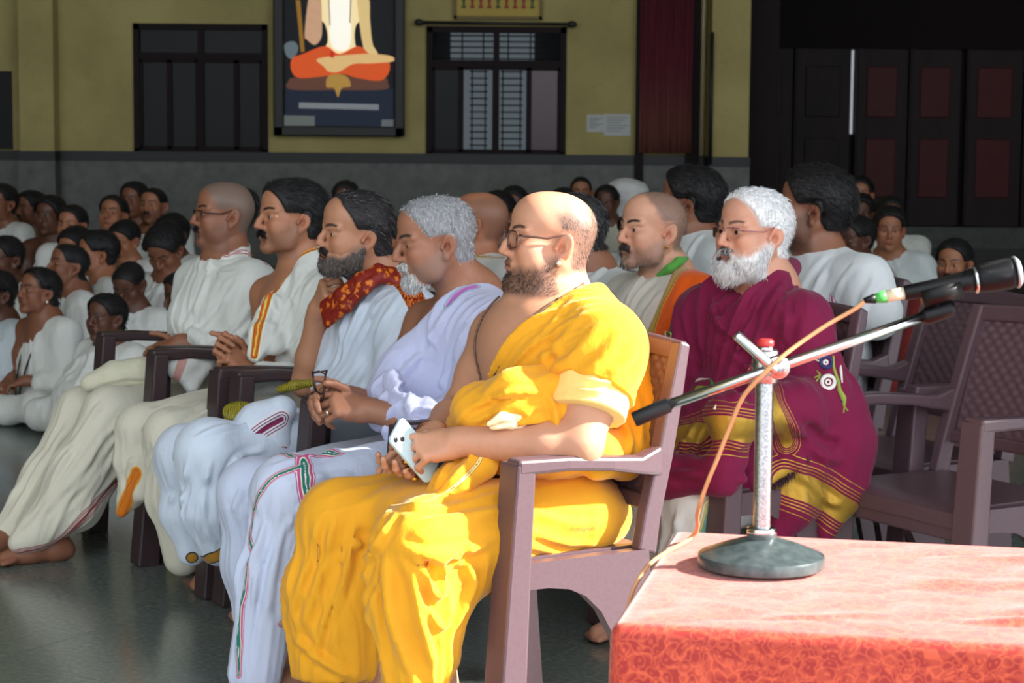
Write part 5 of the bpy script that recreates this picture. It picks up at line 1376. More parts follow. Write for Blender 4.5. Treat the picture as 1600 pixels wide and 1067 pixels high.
# ---- M3, cheek on hand
def man_cheek():
    p = Person('bearded man in bluish-white cloth resting his cheek on his hand, third in the front row', SEATS[2]); J = p.J; E = euler(p.deg)
    h = ear_head(p, 576, 374, 207, pitch=2, roll=-8, size=.945, fat=.35, nose=1.0, jaw=1.03)
    tone = srgb(178, 126, 98); F = Field(); nb = J(606, 448, 0); h.add(F, nb, .060)
    shL, shR = J(640, 500, .185), J(545, 492, -.19); torso_skin(F, p, nb, J(590, 520, 0), J(575, 610, 0), shL, shR)
    elL, wrL = J(630, 630, .24), J(560, 612, .05); arm(F, shL, elL, wrL)
    elR, wrR = J(478, 598, -.23), J(497, 485, -.14); arm(F, shR, elR, wrR, 1.02)
    add_hand(F, wrR, J(512, 438, -.07) - wrR, -p.f * .55 * -1 + p.l * .1 * -1, 1, curls={'i': (60, 70, 40), 'm': (65, 75, 40), 'r': (68, 75, 40), 'p': (70, 75, 40)}, spread=2, thumb_dir=(.9, .3, -.3))
    add_hand(F, wrL, J(520, 610, .02) - wrL, p.l * .5 + A(0, 0, .8), -1, curl=(30, 40, 25))
    for sg, k, a in ((1, (350, 730), (470, 950)), (-1, (320, 730), (445, 930))): leg_skin(F, p, J(*k, .12 * sg), J(*a, .05 * sg), toe=.14)
    V, Q, _ = skin_body(p, F, h, tone, [(J(505, 450, -.08), .10)], stubble=(m_beard(cheek=-.056), srgb(64, 54, 50), .6), scalp=(m_scalp(.060), srgb(54, 48, 48), .8), moust=(m_moust(.030), srgb(44, 36, 36), .9), brows=.9)
    hair_part(p, h, V, Q, 'hair', m_scalp(.056), .007, SALT + [srgb(20, 18, 20)] * 3, 2600, .022, .0010, comb_back, base_col=srgb(44, 40, 42))
    hair_part(p, h, V, Q, 'beard', m_beard(cheek=-.064, neck=-.128), lambda x, y, z: .002 + .010 * sstep(.03, .075, x), [srgb(40, 36, 36), srgb(90, 86, 84), srgb(150, 146, 142), srgb(60, 54, 52)], 2600, .011, .0008, comb_down, base_col=srgb(88, 78, 74), down=.002, bend=.5, fade=tone)
    hair_part(p, h, V, Q, 'moustache', m_moust(.031), .004, [srgb(36, 30, 30), srgb(70, 62, 60)], 400, .010, .0009, lambda L: np.stack([.4 + 0 * L[:, 0], np.sign(L[:, 1]) * .7, -.5 + 0 * L[:, 0]], 1), base_col=srgb(44, 36, 36))
    Nn = vnormals(V, Q); c = h.w(.0935, 0, .030); dt = MB(); dt.lathe([(.0002, -.004), (.0035, -.002), (.0040, .001), (.0002, .004)], tuple(c), 12, h.R is None or Matrix.Identity(4)); dt.build('forehead_mark', simple('vermilion', srgb(120, 30, 20), .6), p.e, True, p.C)
    F = Field(); F.ell(J(600, 520, .01), (.135, .19, .16), E, .05); F.ell(J(585, 615, 0), (.15, .195, .14), E, .06); F.cap(nb + p.l * .03 - A(0, 0, .03), shL, .064, .082, .05); F.cap(shL, elL, .086, .088, .05); F.cap(elL, J(580, 622, .15), .08, .05, .05)
    F.cap(nb + p.l * -.02 - A(0, 0, .04), shR + p.l * .02, .05, .06, .04); F.cap(J(535, 540, -.12), J(520, 600, -.1), .06, .06, .05)
    F.half(J(600, 640, 0), A(0, 0, -1), .02)
    fl = [([(640, 450), (600, 500), (550, 580)], .008, .010), ([(650, 470), (625, 530), (575, 600)], .008, .010), ([(590, 440), (560, 490), (530, 560)], .008, .010), ([(620, 440), (580, 500), (540, 570)], -.006, .009), ([(560, 455), (535, 510), (515, 580)], .007, .009), ([(640, 510), (610, 570), (580, 610)], .008, .010), ([(630, 560), (590, 600), (550, 618)], .007, .008)]
    m = N('orange_brocade', .5, 0, .4); v = m.coord(); vo = m.n('ShaderNodeTexVoronoi', i_Scale=55.0); m.l(v, vo.inputs['Vector']); wv = m.n('ShaderNodeTexWave', i_Scale=38.0, i_Distortion=14.0, i_Detail=2.0); m.l(v, wv.inputs['Vector'])
    m.color(m.mix(m.ramp(m.math('MULTIPLY', wv.outputs['Fac'], vo.outputs['Distance']), [(.22, (0, 0, 0)), (.34, (1, 1, 1))]), srgb(128, 26, 14), srgb(216, 120, 34)))
    inb = m.math('LESS_THAN', m.attr('bd', 'Fac'), .999); br = m.b.inputs['Base Color'].links[0].from_socket; m.color(m.mix(inb, m.attr('col'), br)); m.bump(m.noise(v, 38, 5), .25, .006)
    cloth_part(p, 'shoulder_cloth', F, BLUEW, .006, fl, (.005, 10), mat=m.m, label='bluish-white shoulder cloth with a maroon and orange brocade border', bands=[([(508, 500), (528, 472), (560, 442), (590, 424), (618, 430), (640, 452), (656, 482)], .030)], pl=[(shL + A(0, 0, .02), J(530, 620, -.02), 13, .011, .3)])
    F = Field(); pa = [J(505, 474, -.03), J(530, 456, .03), J(560, 433, .078), J(590, 418, .092), J(614, 424, .085), J(640, 446, .11), J(655, 478, .16)]
    pb_ = [J(512, 508, .0), J(542, 482, .07), J(570, 454, .115), J(596, 434, .122), J(616, 442, .12), J(632, 462, .14), J(646, 488, .17)]
    [F.chain([a * (1 - u) + b * u for a, b in zip(pa, pb_)], [.0085] * 7, .016) for u in np.linspace(0, 1, 7)]
    m2 = N('orange_brocade_scarf', .55); v = m2.coord(); wv = m2.n('ShaderNodeTexVoronoi', i_Scale=46.0); m2.l(v, wv.inputs['Vector']); nz = m2.noise(v, 140, 4)
    m2.color(m2.mix(m2.ramp(m2.math('MULTIPLY_ADD', nz, 1.1, wv.outputs['Distance']), [(.82, (1, 1, 1)), (.95, (0, 0, 0))]), srgb(126, 26, 12), srgb(216, 116, 30)))
    cloth_part(p, 'brocade_scarf', F, srgb(170, 50, 20), .005, [([(515, 492), (550, 462), (590, 428)], .006, .006)], (.003, 22), mat=m2.m, label='maroon and orange brocade scarf edge')
    # dhoti and the green-gold border piece on the lap
    F = Field(); hpL, hpR = J(610, 680, .11), J(580, 672, -.11); knL, knR = J(325, 708, .13), J(288, 712, -.14)
    lap(F, p, hpL, hpR, knL, knR, .095, .076); F.ell(knL, (.07, .078, .085), E, .04); F.ell(knR, (.07, .075, .08), E, .04)
    F.chain([knL, J(330, 790, .12), J(342, 850, .10)], [.078, .078, .058], .04); F.chain([knR, J(285, 800, -.14), J(300, 862, -.12)], [.068, .056, .040], .04); F.cap(J(360, 780, .08), J(345, 835, .06), .06, .05, .05)
    fl = [([(400, 660), (340, 670), (300, 690)], .008, .009), ([(300, 700), (285, 780), (300, 860)], .010, .008), ([(330, 710), (318, 790), (330, 850)], .008, .008), ([(420, 700), (370, 720), (350, 760)], .008, .009), ([(275, 700), (268, 780), (280, 850)], .007, .008), ([(310, 720), (300, 800), (310, 850)], -.007, .008), ([(380, 660), (330, 690)], -.006, .008)]
    m = stripe_cloth('gold_hem', [(0, srgb(170, 120, 40)), (.75, srgb(60, 66, 60))])
    cloth_part(p, 'dhoti', F, BLUEW, .006, fl, (.005, 10), mat=m, pl=[(knL, J(338, 842, .10), 8, .009, .17), (knR, J(300, 862, -.12), 8, .009, .15)], label='bluish-white dhoti with a gold hem', bands=[([(300, 872), (325, 872), (345, 866), (364, 848)], .018)])
    m = N('green_gold', .5); v = m.coord(); wv = m.n('ShaderNodeTexWave', i_Scale=60.0, i_Distortion=9.0, i_Detail=2.0); m.l(v, wv.inputs['Vector']); m.color(m.mix(m.ramp(wv.outputs['Fac'], [(.4, (0, 0, 0)), (.55, (1, 1, 1))]), srgb(84, 84, 28), srgb(158, 142, 34)))
    F = Field(); Bq = basis(J(392, 630, .07) - J(348, 640, .07), p.l * .6 + A(0, 0, .8)); F.ell(J(371, 640, .075), (.046, .030, .010), Bq, .01); F.ell(J(372, 652, .08), (.040, .018, .010), Bq, .015); cloth_part(p, 'border_fold', F, srgb(120, 112, 30), .005, [], (.003, 25), mat=m.m, label='olive and gold woven border lying on the lap')
    F = Field(); F.chain([J(436, 608, .12), J(460, 602, .16), J(488, 598, .17)], [.010, .014, .011], .01)
    cloth_part(p, 'border_roll', F, srgb(120, 112, 30), .005, [], (.003, 25), mat=m.m, label='rolled olive and gold border beside the chair arm')
    m = stripe_cloth('maroon_lines', [(0, srgb(140, 50, 90)), (.25, srgb(222, 218, 226)), (.4, srgb(110, 50, 90)), (.5, srgb(222, 218, 226)), (.65, srgb(110, 50, 90)), (.75, srgb(222, 218, 226))])
    F = Field(); F.chain([J(375, 690, .1), J(405, 665, .13), J(440, 640, .16)], [.045, .055, .04], .04); F.cap(J(390, 700, .12), J(435, 690, .16), .04, .045, .04)
    cloth_part(p, 'lap_fold', F, BLUEW, .005, [([(385, 690), (410, 665), (440, 645)], .006, .008)], (.004, 20), mat=m, label='white lap fold with maroon lines', bands=[([(440, 655), (410, 672), (392, 690), (405, 705), (440, 708)], .028)])
    return p

# ---- M2, orange-bordered shawl
def man_orange_border():
    p = Person('black-haired moustached man with an orange-bordered white shawl, hands clasped', SEATS[3]); J = p.J; E = euler(p.deg)
    h = ear_head(p, 474, 346, 211, pitch=-2, size=.945, fat=.1, nose=1.1, brow=1.1)
    tone = srgb(170, 116, 88); F = Field(); nb = J(478, 425, 0); h.add(F, nb, .057)
    shL, shR = J(510, 470, .185), J(420, 462, -.185); torso_skin(F, p, nb, J(455, 500, 0), J(450, 580, 0), shL, shR)
    elL, wrL = J(490, 590, .22), J(392, 582, .05); elR, wrR = J(415, 570, -.2), J(372, 562, -.03); arm(F, shL, elL, wrL, .95); arm(F, shR, elR, wrR, .95)
    add_hand(F, wrL, J(355, 548, .02) - wrL, p.l * .7 + A(0, 0, .3) - p.f * .2, -1, curls={k: (62, 66, 30) for k in 'imrp'}, s=.98, spread=0, thumb_dir=(.7, .25, .7))
    add_hand(F, wrR, J(340, 535, -.02) - wrR, -p.l * .8 + p.f * .4 + A(0, 0, .3), 1, curls={k: (55, 66, 30) for k in 'imrp'}, s=.98, spread=0, thumb_dir=(.6, .2, .8))
    for sg, k, a in ((1, (300, 700), (388, 886)), (-1, (270, 690), (372, 852))): leg_skin(F, p, J(*k, .12 * sg), J(*a, .12 * sg))
    V, Q, _ = skin_body(p, F, h, tone, [(J(362, 552, .0), .105)], stubble=(m_beard(cheek=-.045), srgb(96, 70, 60), .5), scalp=(m_scalp(.082), srgb(20, 18, 18), .9), moust=(m_moust(.030), srgb(24, 18, 18), .95), lip=.6)
    hair_part(p, h, V, Q, 'hair', m_scalp(.080), lambda x, y, z: .011 + .007 * sstep(.0, -.08, x), BLK, 2800, .030, .0011, comb_back, base_col=(.012, .011, .012), noise=(.25, 60))
    hair_part(p, h, V, Q, 'moustache', m_moust(.030), .0045, BLK, 500, .010, .0009, lambda L: np.stack([.4 + 0 * L[:, 0], np.sign(L[:, 1]) * .8, -.4 + 0 * L[:, 0]], 1), base_col=(.012, .010, .010))
    mk = MB(); c = h.w(.0925, .002, .058); mk.cur = 0; mk.tube([h.w(.0905, 0, .050), h.w(.089, 0, .064)], .0018, 8).build('forehead_mark', simple('paste_gold', srgb(226, 190, 110), .5), p.e, True, p.C)
    MB().tube([h.w(.074, .055, .005), h.w(.070, .0575, .001), h.w(.072, .056, -.004)], .0017, 8).build('temple_mark', simple('paste_cream', srgb(230, 214, 170), .5), p.e, True, p.C)
    F = Field(); F.ell(J(466, 500, .01), (.122, .178, .155), E, .05); F.ell(J(458, 590, 0), (.135, .178, .13), E, .06); F.cap(nb + p.l * .045 - A(0, 0, .03), shL, .058, .076, .05); F.chain([J(500, 398, .03), J(488, 412, .06), J(478, 432, .09)], [.030, .034, .04], .05); F.cap(shL, shL * .35 + elL * .65, .078, .080, .05)
    P0, P1 = J(468, 405, .05), J(398, 560, -.02); nn = np.cross(P1 - P0, p.f * .9 + p.l * .3); nn = nn if nn[2] > 0 else -nn; F.half(P0, nn, .01); F.half(J(440, 575, .05), A(0, 0, -1), .02)
    F.chain([J(425, 470, .07), J(408, 520, .10), J(400, 555, .11)], [.030, .034, .026], .03); F.chain([J(450, 500, .10), J(430, 540, .13)], [.03, .03], .03)
    m = stripe_cloth('orange_border', [(0, srgb(226, 196, 96)), (.2, srgb(206, 100, 30)), (.55, srgb(150, 50, 40)), (.68, srgb(214, 190, 90)), (.85, srgb(236, 232, 222))])
    fl = [([(490, 400), (440, 450), (410, 520)], .006, .008), ([(500, 420), (460, 470), (430, 540)], .008, .009), ([(505, 450), (475, 500), (450, 550)], .008, .009), ([(480, 430), (445, 490), (420, 550)], -.006, .008)]
    cloth_part(p, 'shawl', F, WHITE, .006, fl, (.005, 12), mat=m, label='white shawl with orange and gold border', pl=[(shL + A(0, 0, .03), J(405, 580, .08), 13, .011, .3)], bands=[([(492, 388), (470, 398), (440, 425), (420, 460), (404, 510), (396, 555)], .017)])
    F = Field(); hpL, hpR = J(470, 640, .11), J(440, 632, -.11); knL, knR = J(268, 680, .13), J(222, 672, -.14); lap(F, p, hpL, hpR, knL, knR, .09, .075)
    F.chain([knL, J(268, 780, .13), J(285, 870, .12)], [.075, .066, .055], .04); F.chain([knR, J(212, 720, -.14), J(206, 775, -.13)], [.072, .062, .030], .04); F.chain([J(205, 770, -.13), J(190, 800, -.13)], [.04, .018], .03); F.cap(J(240, 730, -.05), J(225, 770, -.06), .05, .03, .05)
    fl = [([(380, 600), (300, 630), (240, 660)], .008, .009), ([(400, 620), (330, 640), (270, 680)], .008, .009), ([(230, 660), (205, 720), (200, 780)], .008, .008), ([(260, 690), (250, 760), (262, 830)], .008, .008), ([(350, 600), (290, 610), (230, 640)], -.006, .009), ([(245, 680), (225, 740), (215, 780)], -.007, .008)]
    m = stripe_cloth('orange_hem', [(0, srgb(214, 120, 30)), (.4, srgb(190, 84, 30)), (.5, srgb(214, 130, 40)), (.85, srgb(226, 190, 120))])
    cloth_part(p, 'dhoti', F, CREAM, .006, fl, (.005, 10), mat=m, pl=[(knL, J(285, 870, .12), 8, .009, .16), (knR, J(206, 775, -.13), 7, .008, .15)], label='cream dhoti with orange hem', bands=[([(212, 740), (200, 775), (188, 806)], .024)])
    F = Field(); F.chain([J(385, 598, .14), J(410, 585, .16), J(450, 580, .18)], [.026, .034, .03], .02); F.chain([J(390, 612, .12), J(430, 602, .16)], [.025, .03], .02)
    m = stripe_cloth('orange_line', [(0, srgb(226, 150, 40)), (.6, srgb(230, 200, 130))]); cloth_part(p, 'waist_fold', F, WHITE, .005, [([(390, 600), (420, 588), (455, 584)], .006, .006)], (.004, 20), mat=m, bands=[([(410, 592), (430, 584), (450, 580)], .006)], label='white waist fold with an orange line')
    return p

# ---- M1, shaven head
def man_shaven():
    p = Person('shaven-headed man with eyeglasses wrapped in a plain white shawl, far end of the front row', SEATS[4]); J = p.J; E = euler(p.deg)
    h = ear_head(p, 364, 341, 204, pitch=-2, size=.925, fat=.3, nose=.95, brow=1.05)
    tone = srgb(140, 92, 70); F = Field(); nb = J(355, 408, 0); h.add(F, nb, .058)
    shL, shR = J(392, 448, .18), J(312, 444, -.18); torso_skin(F, p, nb, J(345, 480, 0), J(335, 560, 0), shL, shR, .95)
    elL, wrL = J(375, 575, .2), J(282, 535, .05); elR, wrR = J(290, 560, -.18), J(262, 545, -.04); arm(F, shL, elL, wrL, .92); arm(F, shR, elR, wrR, .92)
    add_hand(F, wrL, J(240, 545, .0) - wrL, p.l * .3 + A(0, 0, .9), -1, curls={'i': (15, 25, 15), 'm': (35, 45, 20), 'r': (45, 50, 20), 'p': (50, 50, 20)}, s=.95, spread=5, thumb_dir=(.5, .6, .5))
    add_hand(F, wrR, J(236, 566, -.02) - wrR, -p.l * .3 + A(0, 0, .6) + p.f * .4, 1, curls={k: (45, 50, 25) for k in 'imrp'}, s=.95, spread=3)
    for sg, k, a in ((1, (170, 665), (85, 838)), (-1, (130, 660), (30, 850))): leg_skin(F, p, J(*k, .11 * sg), J(*a, .10 * sg), r=.95)
    V, Q, _ = skin_body(p, F, h, tone, [(J(248, 555, .0), .10)], stubble=(m_beard(cheek=-.05), srgb(80, 58, 50), .4), scalp=(m_scalp(.074, soft=.014), srgb(104, 96, 88), .8), moust=(m_moust(.027), srgb(30, 22, 22), .85), brows=1.0)
    hair_part(p, h, V, Q, 'moustache', m_moust(.027), .003, BLK, 350, .008, .0009, lambda L: np.stack([.4 + 0 * L[:, 0], np.sign(L[:, 1]) * .8, -.4 + 0 * L[:, 0]], 1), base_col=(.02, .015, .015))
    glasses(p, h, METALD, .0255, .0165, .106, half=True, tr=.0017)
    tf = lambda x, y, z: np.exp(-((x + .098) / .022) ** 2 - (y / .028) ** 2 - ((z - .045) / .06) ** 2) * 1.2 * (x < -.04)
    hair_part(p, h, V, Q, 'hair_tuft', lambda x, y, z: np.clip(tf(x, y, z), 0, 1), .013, BLK, 500, .045, .0011, lambda L: np.stack([-.2 + 0 * L[:, 0], 0 * L[:, 0], -1 + 0 * L[:, 0]], 1), base_col=(.01, .01, .01), bend=.05)
    F = Field(); F.ell(J(345, 480, 0), (.13, .19, .155), E, .05); F.ell(J(335, 570, 0), (.16, .21, .14), E, .06); F.cap(nb - A(0, 0, .03), shL, .066, .075, .06); F.cap(nb - A(0, 0, .03), shR, .066, .075, .06)
    F.cap(shL, elL, .078, .085, .06); F.cap(elL, J(300, 540, .1), .078, .052, .05); F.cap(shR, elR, .074, .075, .06); F.cap(J(300, 500, -.05), J(275, 540, -.02), .08, .06, .06); F.cap(J(360, 560, .1), J(330, 590, .12), .09, .07, .06)
    F.half(J(290, 540, .05), p.f + A(0, 0, -.25), .02)
    hd = h.w(.03, 0, -.10); F.cap(hd, nb + A(0, 0, .02), .052, .056, .008, 's')
    ring = [nb + E @ A(.066 * math.cos(t) + .012, .080 * math.sin(t), .012 - .030 * math.cos(t)) for t in np.linspace(0, 2 * math.pi, 13)]; F.chain(ring, [.019 + .005 * math.sin(2.3 * i) for i in range(13)], .02)
    fl = [([(395, 420), (350, 470), (300, 530)], .006, .010), ([(405, 460), (370, 510), (320, 550)], .006, .010), ([(400, 500), (360, 540), (310, 565)], .008, .010), ([(330, 420), (310, 470), (280, 530)], .006, .010), ([(312, 400), (345, 412), (390, 402)], .007, .008), ([(318, 415), (350, 428), (400, 420)], .006, .008), ([(370, 430), (330, 490), (290, 530)], -.005, .010), ([(390, 540), (340, 560), (300, 560)], .008, .008)]
    m = stripe_cloth('red_edge', [(0, srgb(172, 92, 92)), (.3, srgb(226, 224, 220)), (.5, srgb(168, 84, 86)), (.8, srgb(226, 224, 220))])
    cloth_part(p, 'shawl', F, WHITE, .006, fl, (.004, 10), mat=m, bands=[([(352, 398), (385, 394), (415, 412)], .012), ([(372, 370), (362, 385), (355, 398)], .014)], label='white shawl with a thin red edge', pl=[(nb, J(290, 570, .02), 13, .008, .32)])
    F = Field(); F.ell(J(288, 572, .285), (.062, .022, .050), E, .02); F.cap(J(262, 552, .25), J(300, 606, .29), .016, .014, .03); F.cap(J(335, 562, .24), J(290, 562, .28), .035, .026, .03); F.cap(J(300, 606, .29), J(322, 575, .28), .014, .02, .03)
    m = stripe_cloth('pink_band', [(0, srgb(196, 148, 140))]); cloth_part(p, 'shawl_end', F, WHITE, .005, [], (.004, 20), mat=m, bands=[([(288, 556), (274, 594)], .014)], label='shawl end with a faded pink band')
    # dhoti sweeping to the floor
    F = Field(); hpL, hpR = J(350, 630, .11), J(320, 624, -.11); knL, knR = J(172, 645, .12), J(128, 642, -.13); lap(F, p, hpL, hpR, knL, knR, .09, .072); F.cap(J(240, 600, .0), J(190, 610, -.02), .06, .05, .06)
    F.chain([knL, J(120, 740, .13), J(60, 828, .12)], [.080, .078, .050], .05); F.chain([knR, J(70, 745, -.13), J(5, 840, -.12)], [.072, .066, .050], .05); F.chain([J(190, 690, .12), J(125, 795, .14), J(30, 848, .12)], [.065, .052, .036], .06); F.chain([J(130, 720, 0), J(60, 820, 0)], [.09, .06], .07)
    fl = [([(230, 600), (150, 640), (60, 760)], .006, .010), ([(200, 640), (140, 720), (60, 810)], .008, .010), ([(240, 660), (180, 740), (110, 820)], .008, .010), ([(110, 650), (60, 730), (10, 820)], .007, .010), ([(150, 650), (95, 740), (30, 830)], -.008, .010), ([(220, 640), (165, 720), (90, 810)], -.006, .009), ([(100, 640), (40, 740), (0, 800)], .006, .010)]
    m = stripe_cloth('red_hem', [(0, srgb(150, 70, 66)), (.25, srgb(214, 200, 190)), (.45, srgb(140, 62, 60)), (.6, srgb(214, 200, 190)), (.75, srgb(150, 74, 70)), (.9, srgb(220, 214, 205))])
    cloth_part(p, 'dhoti', F, CREAM, .0065, fl, (.004, 9), mat=m, pl=[(knL, J(70, 825, .12), 8, .009, .2), (knR, J(5, 840, -.12), 8, .009, .17)], bands=[([(190, 745), (140, 800), (85, 848), (20, 866)], .020)], label='cream dhoti with a striped red hem')
    F = Field(); F.chain([J(140, 598, .0), J(180, 588, .03), J(220, 582, .06), J(240, 592, .07)], [.03, .045, .045, .03], .03); cloth_part(p, 'lap_cloth', F, srgb(206, 202, 180), .006, [([(150, 600), (190, 590), (230, 590)], .006, .008)], (.005, 18), label='cream cloth folded on the lap')
    return p
man_lavender(); man_cheek(); man_orange_border(); man_shaven()
# ------------------------------------------------------------------ second row
def man_maroon():
    x, y, d = BACKS['maroon']; p = Person('white-bearded man with eyeglasses wrapped in a maroon and gold shawl', (x, y), d); J = p.J; E = euler(p.deg)
    h = ear_head(p, 1212, 371, 214, pitch=-2, size=.985, fat=.15, nose=1.05, brow=1.0)
    tone = srgb(204, 150, 126); F = Field(); nb = J(1203, 452, 0); h.add(F, nb, .058)
    shL, shR = J(1252, 505, .16), J(1105, 495, -.17); torso_skin(F, p, nb, J(1190, 545, 0), J(1185, 650, 0), shL, shR)
    for sg, k, a in ((1, (1090, 800), (1080, 960)), (-1, (1010, 790), (1010, 930))): leg_skin(F, p, J(*k, .12 * sg), J(*a, .1 * sg))
    V, Q, _ = skin_body(p, F, h, tone, [], scalp=(m_scalp(.074), srgb(206, 204, 206), .85), stubble=(m_beard(cheek=-.056), srgb(214, 210, 210), .7), moust=(m_moust(.03), srgb(90, 84, 84), .8), brow_col=srgb(58, 46, 44), brows=.8)
    hair_part(p, h, V, Q, 'hair', m_scalp(.070), .008, WHT, 3000, .016, .0011, comb_back, base_col=srgb(222, 222, 224), bend=.6)
    hair_part(p, h, V, Q, 'beard', m_beard(cheek=-.060, neck=-.130), lambda x, y, z: .003 + .016 * sstep(.02, .075, x), WHT, 3200, .020, .0010, comb_down, base_col=srgb(214, 214, 216), down=.006, bend=.45, fade=tone)
    hair_part(p, h, V, Q, 'moustache', m_moust(.031), .0055, [srgb(60, 56, 56), srgb(140, 138, 138), srgb(220, 220, 222)], 500, .012, .0010, lambda L: np.stack([.4 + 0 * L[:, 0], np.sign(L[:, 1]) * .6, -.6 + 0 * L[:, 0]], 1), base_col=srgb(110, 106, 106))
    glasses(p, h, simple('rose_frame', srgb(170, 110, 116), .3, .4), .0245, .0155, .106, half=True, tr=.0014)
    MB().tube([h.w(-.108, 0, .0), h.w(-.118, 0, -.02), h.w(-.116, 0, -.045)], [.012, .014, .006], 10).build('hair_knot', simple('hair_cream', srgb(214, 208, 190), .7, bump=.4, scale=200), p.e, True, p.C)
    # shawl
    MA = srgb(122, 26, 66); F = Field(); F.ell(J(1182, 555, 0), (.14, .18, .16), E, .05); F.ell(J(1172, 665, 0), (.18, .24, .17), E, .07)
    F.cap(nb - A(0, 0, .03), shL, .066, .074, .05); F.cap(nb - A(0, 0, .03), shR, .066, .078, .05)
    elL, elR = J(1310, 690, .24), J(1030, 660, -.23); F.cap(shL, elL, .076, .088, .06); F.cap(shR, elR, .080, .088, .06)
    F.cap(elL, J(1160, 690, .14), .085, .07, .06); F.cap(elR, J(1090, 700, .0), .085, .07, .06)
    F.chain([J(1020, 690, -.15), J(1040, 755, -.05), J(1120, 765, .12)], [.07, .05, .045], .05); F.chain([J(1080, 740, .05), J(1180, 745, .2), J(1250, 705, .26)], [.06, .05, .035], .05)
    F.chain([J(1310, 690, .25), J(1315, 760, .27), J(1290, 830, .27)], [.085, .06, .03], .05); F.chain([J(1260, 720, .25), J(1240, 790, .25), J(1200, 850, .22)], [.07, .05, .04], .05)
    F.chain([J(1236, 418, -.02), J(1218, 440, .06), J(1180, 470, .06), J(1150, 500, .03)], [.030, .030, .030, .03], .03); F.chain([J(1120, 455, -.10), J(1140, 500, -.04), J(1170, 540, .06)], [.04, .045, .04], .04)
    for sg in (1, -1):
        F.chain([p.P(.20, .262 * sg, .65), p.P(.0, .262 * sg, .66), p.P(-.16, .25 * sg, .66)], [.058, .064, .07], .05); F.chain([p.P(.20, .262 * sg, .65), p.P(.215, .265 * sg, .50)], [.055, .045], .04)
    F.chain([p.P(.22, -.2, .60), p.P(.27, -.05, .50), p.P(.28, .12, .48), p.P(.24, .25, .50)], [.06, .055, .05, .045], .06)
    F.cap(h.w(.03, 0, -.11), nb + A(0, 0, .01) + p.f * .02, .048, .050, .01, 's')
    fl = [([(1235, 410), (1215, 460), (1175, 520)], .009, .010), ([(1255, 440), (1230, 500), (1200, 560)], .008, .012), ([(1100, 440), (1130, 510), (1190, 560), (1260, 600)], .010, .012), ([(1065, 480), (1080, 560), (1150, 620), (1220, 640)], .010, .013), ([(1050, 540), (1060, 620), (1120, 680)], .010, .012),
          ([(1120, 470), (1150, 540), (1210, 590)], -.010, .012), ([(1260, 660), (1290, 690), (1320, 690)], -.012, .012), ([(1230, 650), (1280, 710), (1330, 720)], .010, .012), ([(990, 700), (1060, 690), (1150, 700), (1230, 690)], .008, .012), ([(1000, 745), (1080, 740), (1160, 750), (1240, 710)], .010, .010), ([(1280, 480), (1310, 560), (1325, 640)], .006, .014), ([(1250, 740), (1290, 780), (1320, 790)], .008, .010), ([(1010, 770), (1070, 780), (1140, 775)], .009, .008)]
    m = cloth_mat('maroon_silk', sheen=.15); c_ = m.attr('col'); bd = m.attr('bd', 'Fac'); gl = srgb(186, 148, 60); mr = MA
    r = m.ramp(bd, [(0, gl), (.40, mr), (.47, gl), (.50, mr), (.57, gl), (.60, mr), (.67, gl), (.70, mr), (.84, gl), (.87, mr)], 'CONSTANT'); inb = m.math('LESS_THAN', bd, .999); colr = m.mix(inb, c_, r); m.color(colr)
    g_ = m.ramp(bd, [(0, (1,) * 3), (.40, (0,) * 3), (.47, (1,) * 3), (.50, (0,) * 3), (.57, (1,) * 3), (.60, (0,) * 3), (.67, (1,) * 3), (.70, (0,) * 3), (.84, (1,) * 3), (.87, (0,) * 3)], 'CONSTANT')
    m.l(m.math('MULTIPLY', g_, .55), m.b.inputs['Metallic']); m.l(m.math('MULTIPLY_ADD', g_, -.42, .82), m.b.inputs['Roughness'])
    o, Vc, Qc = cloth_part(p, 'shawl', F, MA, .0065, fl, (.006, 9), mat=m.m, label='maroon shawl with woven gold bands', pl=[(J(1230, 430, .05), J(1070, 690, -.05), 15, .016, .4), (shL + A(0, 0, .05), J(1270, 760, .25), 9, .010, .25)],
        bands=[([(1015, 700), (1060, 680), (1120, 668), (1185, 676)], .080), ([(1190, 590), (1212, 640), (1228, 690)], .045), ([(1225, 752), (1270, 768), (1325, 800)], .085)])
    Nn = vnormals(Vc, Qc); EM = {k: simple('thread_' + k, v, .7) for k, v in dict(white=srgb(226, 226, 220), blue=srgb(44, 50, 104), green=srgb(146, 164, 70), leaf=srgb(70, 120, 70)).items()}
    def stitch(pts, rs, key, flat=.5):
        P = path3(Vc, Nn, pts)
        if len(P) < 2: return
        mb = MB(); mb.tube(catmull(P, 5) if len(P) > 2 else P, list(np.interp(np.linspace(0, 1, 5 * (len(P) - 1) + 1 if len(P) > 2 else 2), np.linspace(0, 1, len(rs)), rs)), 8); mb.build('embroidery', EM[key], p.e, True, p.C)
    def circ(x, y, r_): return [(x + r_ * math.cos(t), y + r_ * math.sin(t)) for t in np.linspace(0, 2 * math.pi, 11)]
    stitch(circ(1294, 597, 10), [.0055] * 3, 'white'); stitch(circ(1294, 597, 3.5), [.003] * 3, 'white'); stitch(circ(1291, 566, 8.5), [.005] * 3, 'blue'); stitch(circ(1290, 566, 3), [.003] * 3, 'white')
    stitch([(1302, 556), (1303, 575), (1309, 594), (1312, 610), (1318, 622), (1319, 636)], [.003, .004, .005, .006, .008, .003], 'green'); stitch([(1312, 560), (1314, 580), (1316, 598)], [.002, .004, .002], 'white'); stitch([(1316, 628), (1317, 622)], [.004, .004], 'blue')
    for q in (((1272, 590), (1282, 586)), ((1276, 579), (1282, 586)), ((1275, 596), (1282, 587)), ((1320, 636), (1325, 642)), ((1319, 637), (1318, 645))): stitch(list(q), [.0022, .0022], 'green')
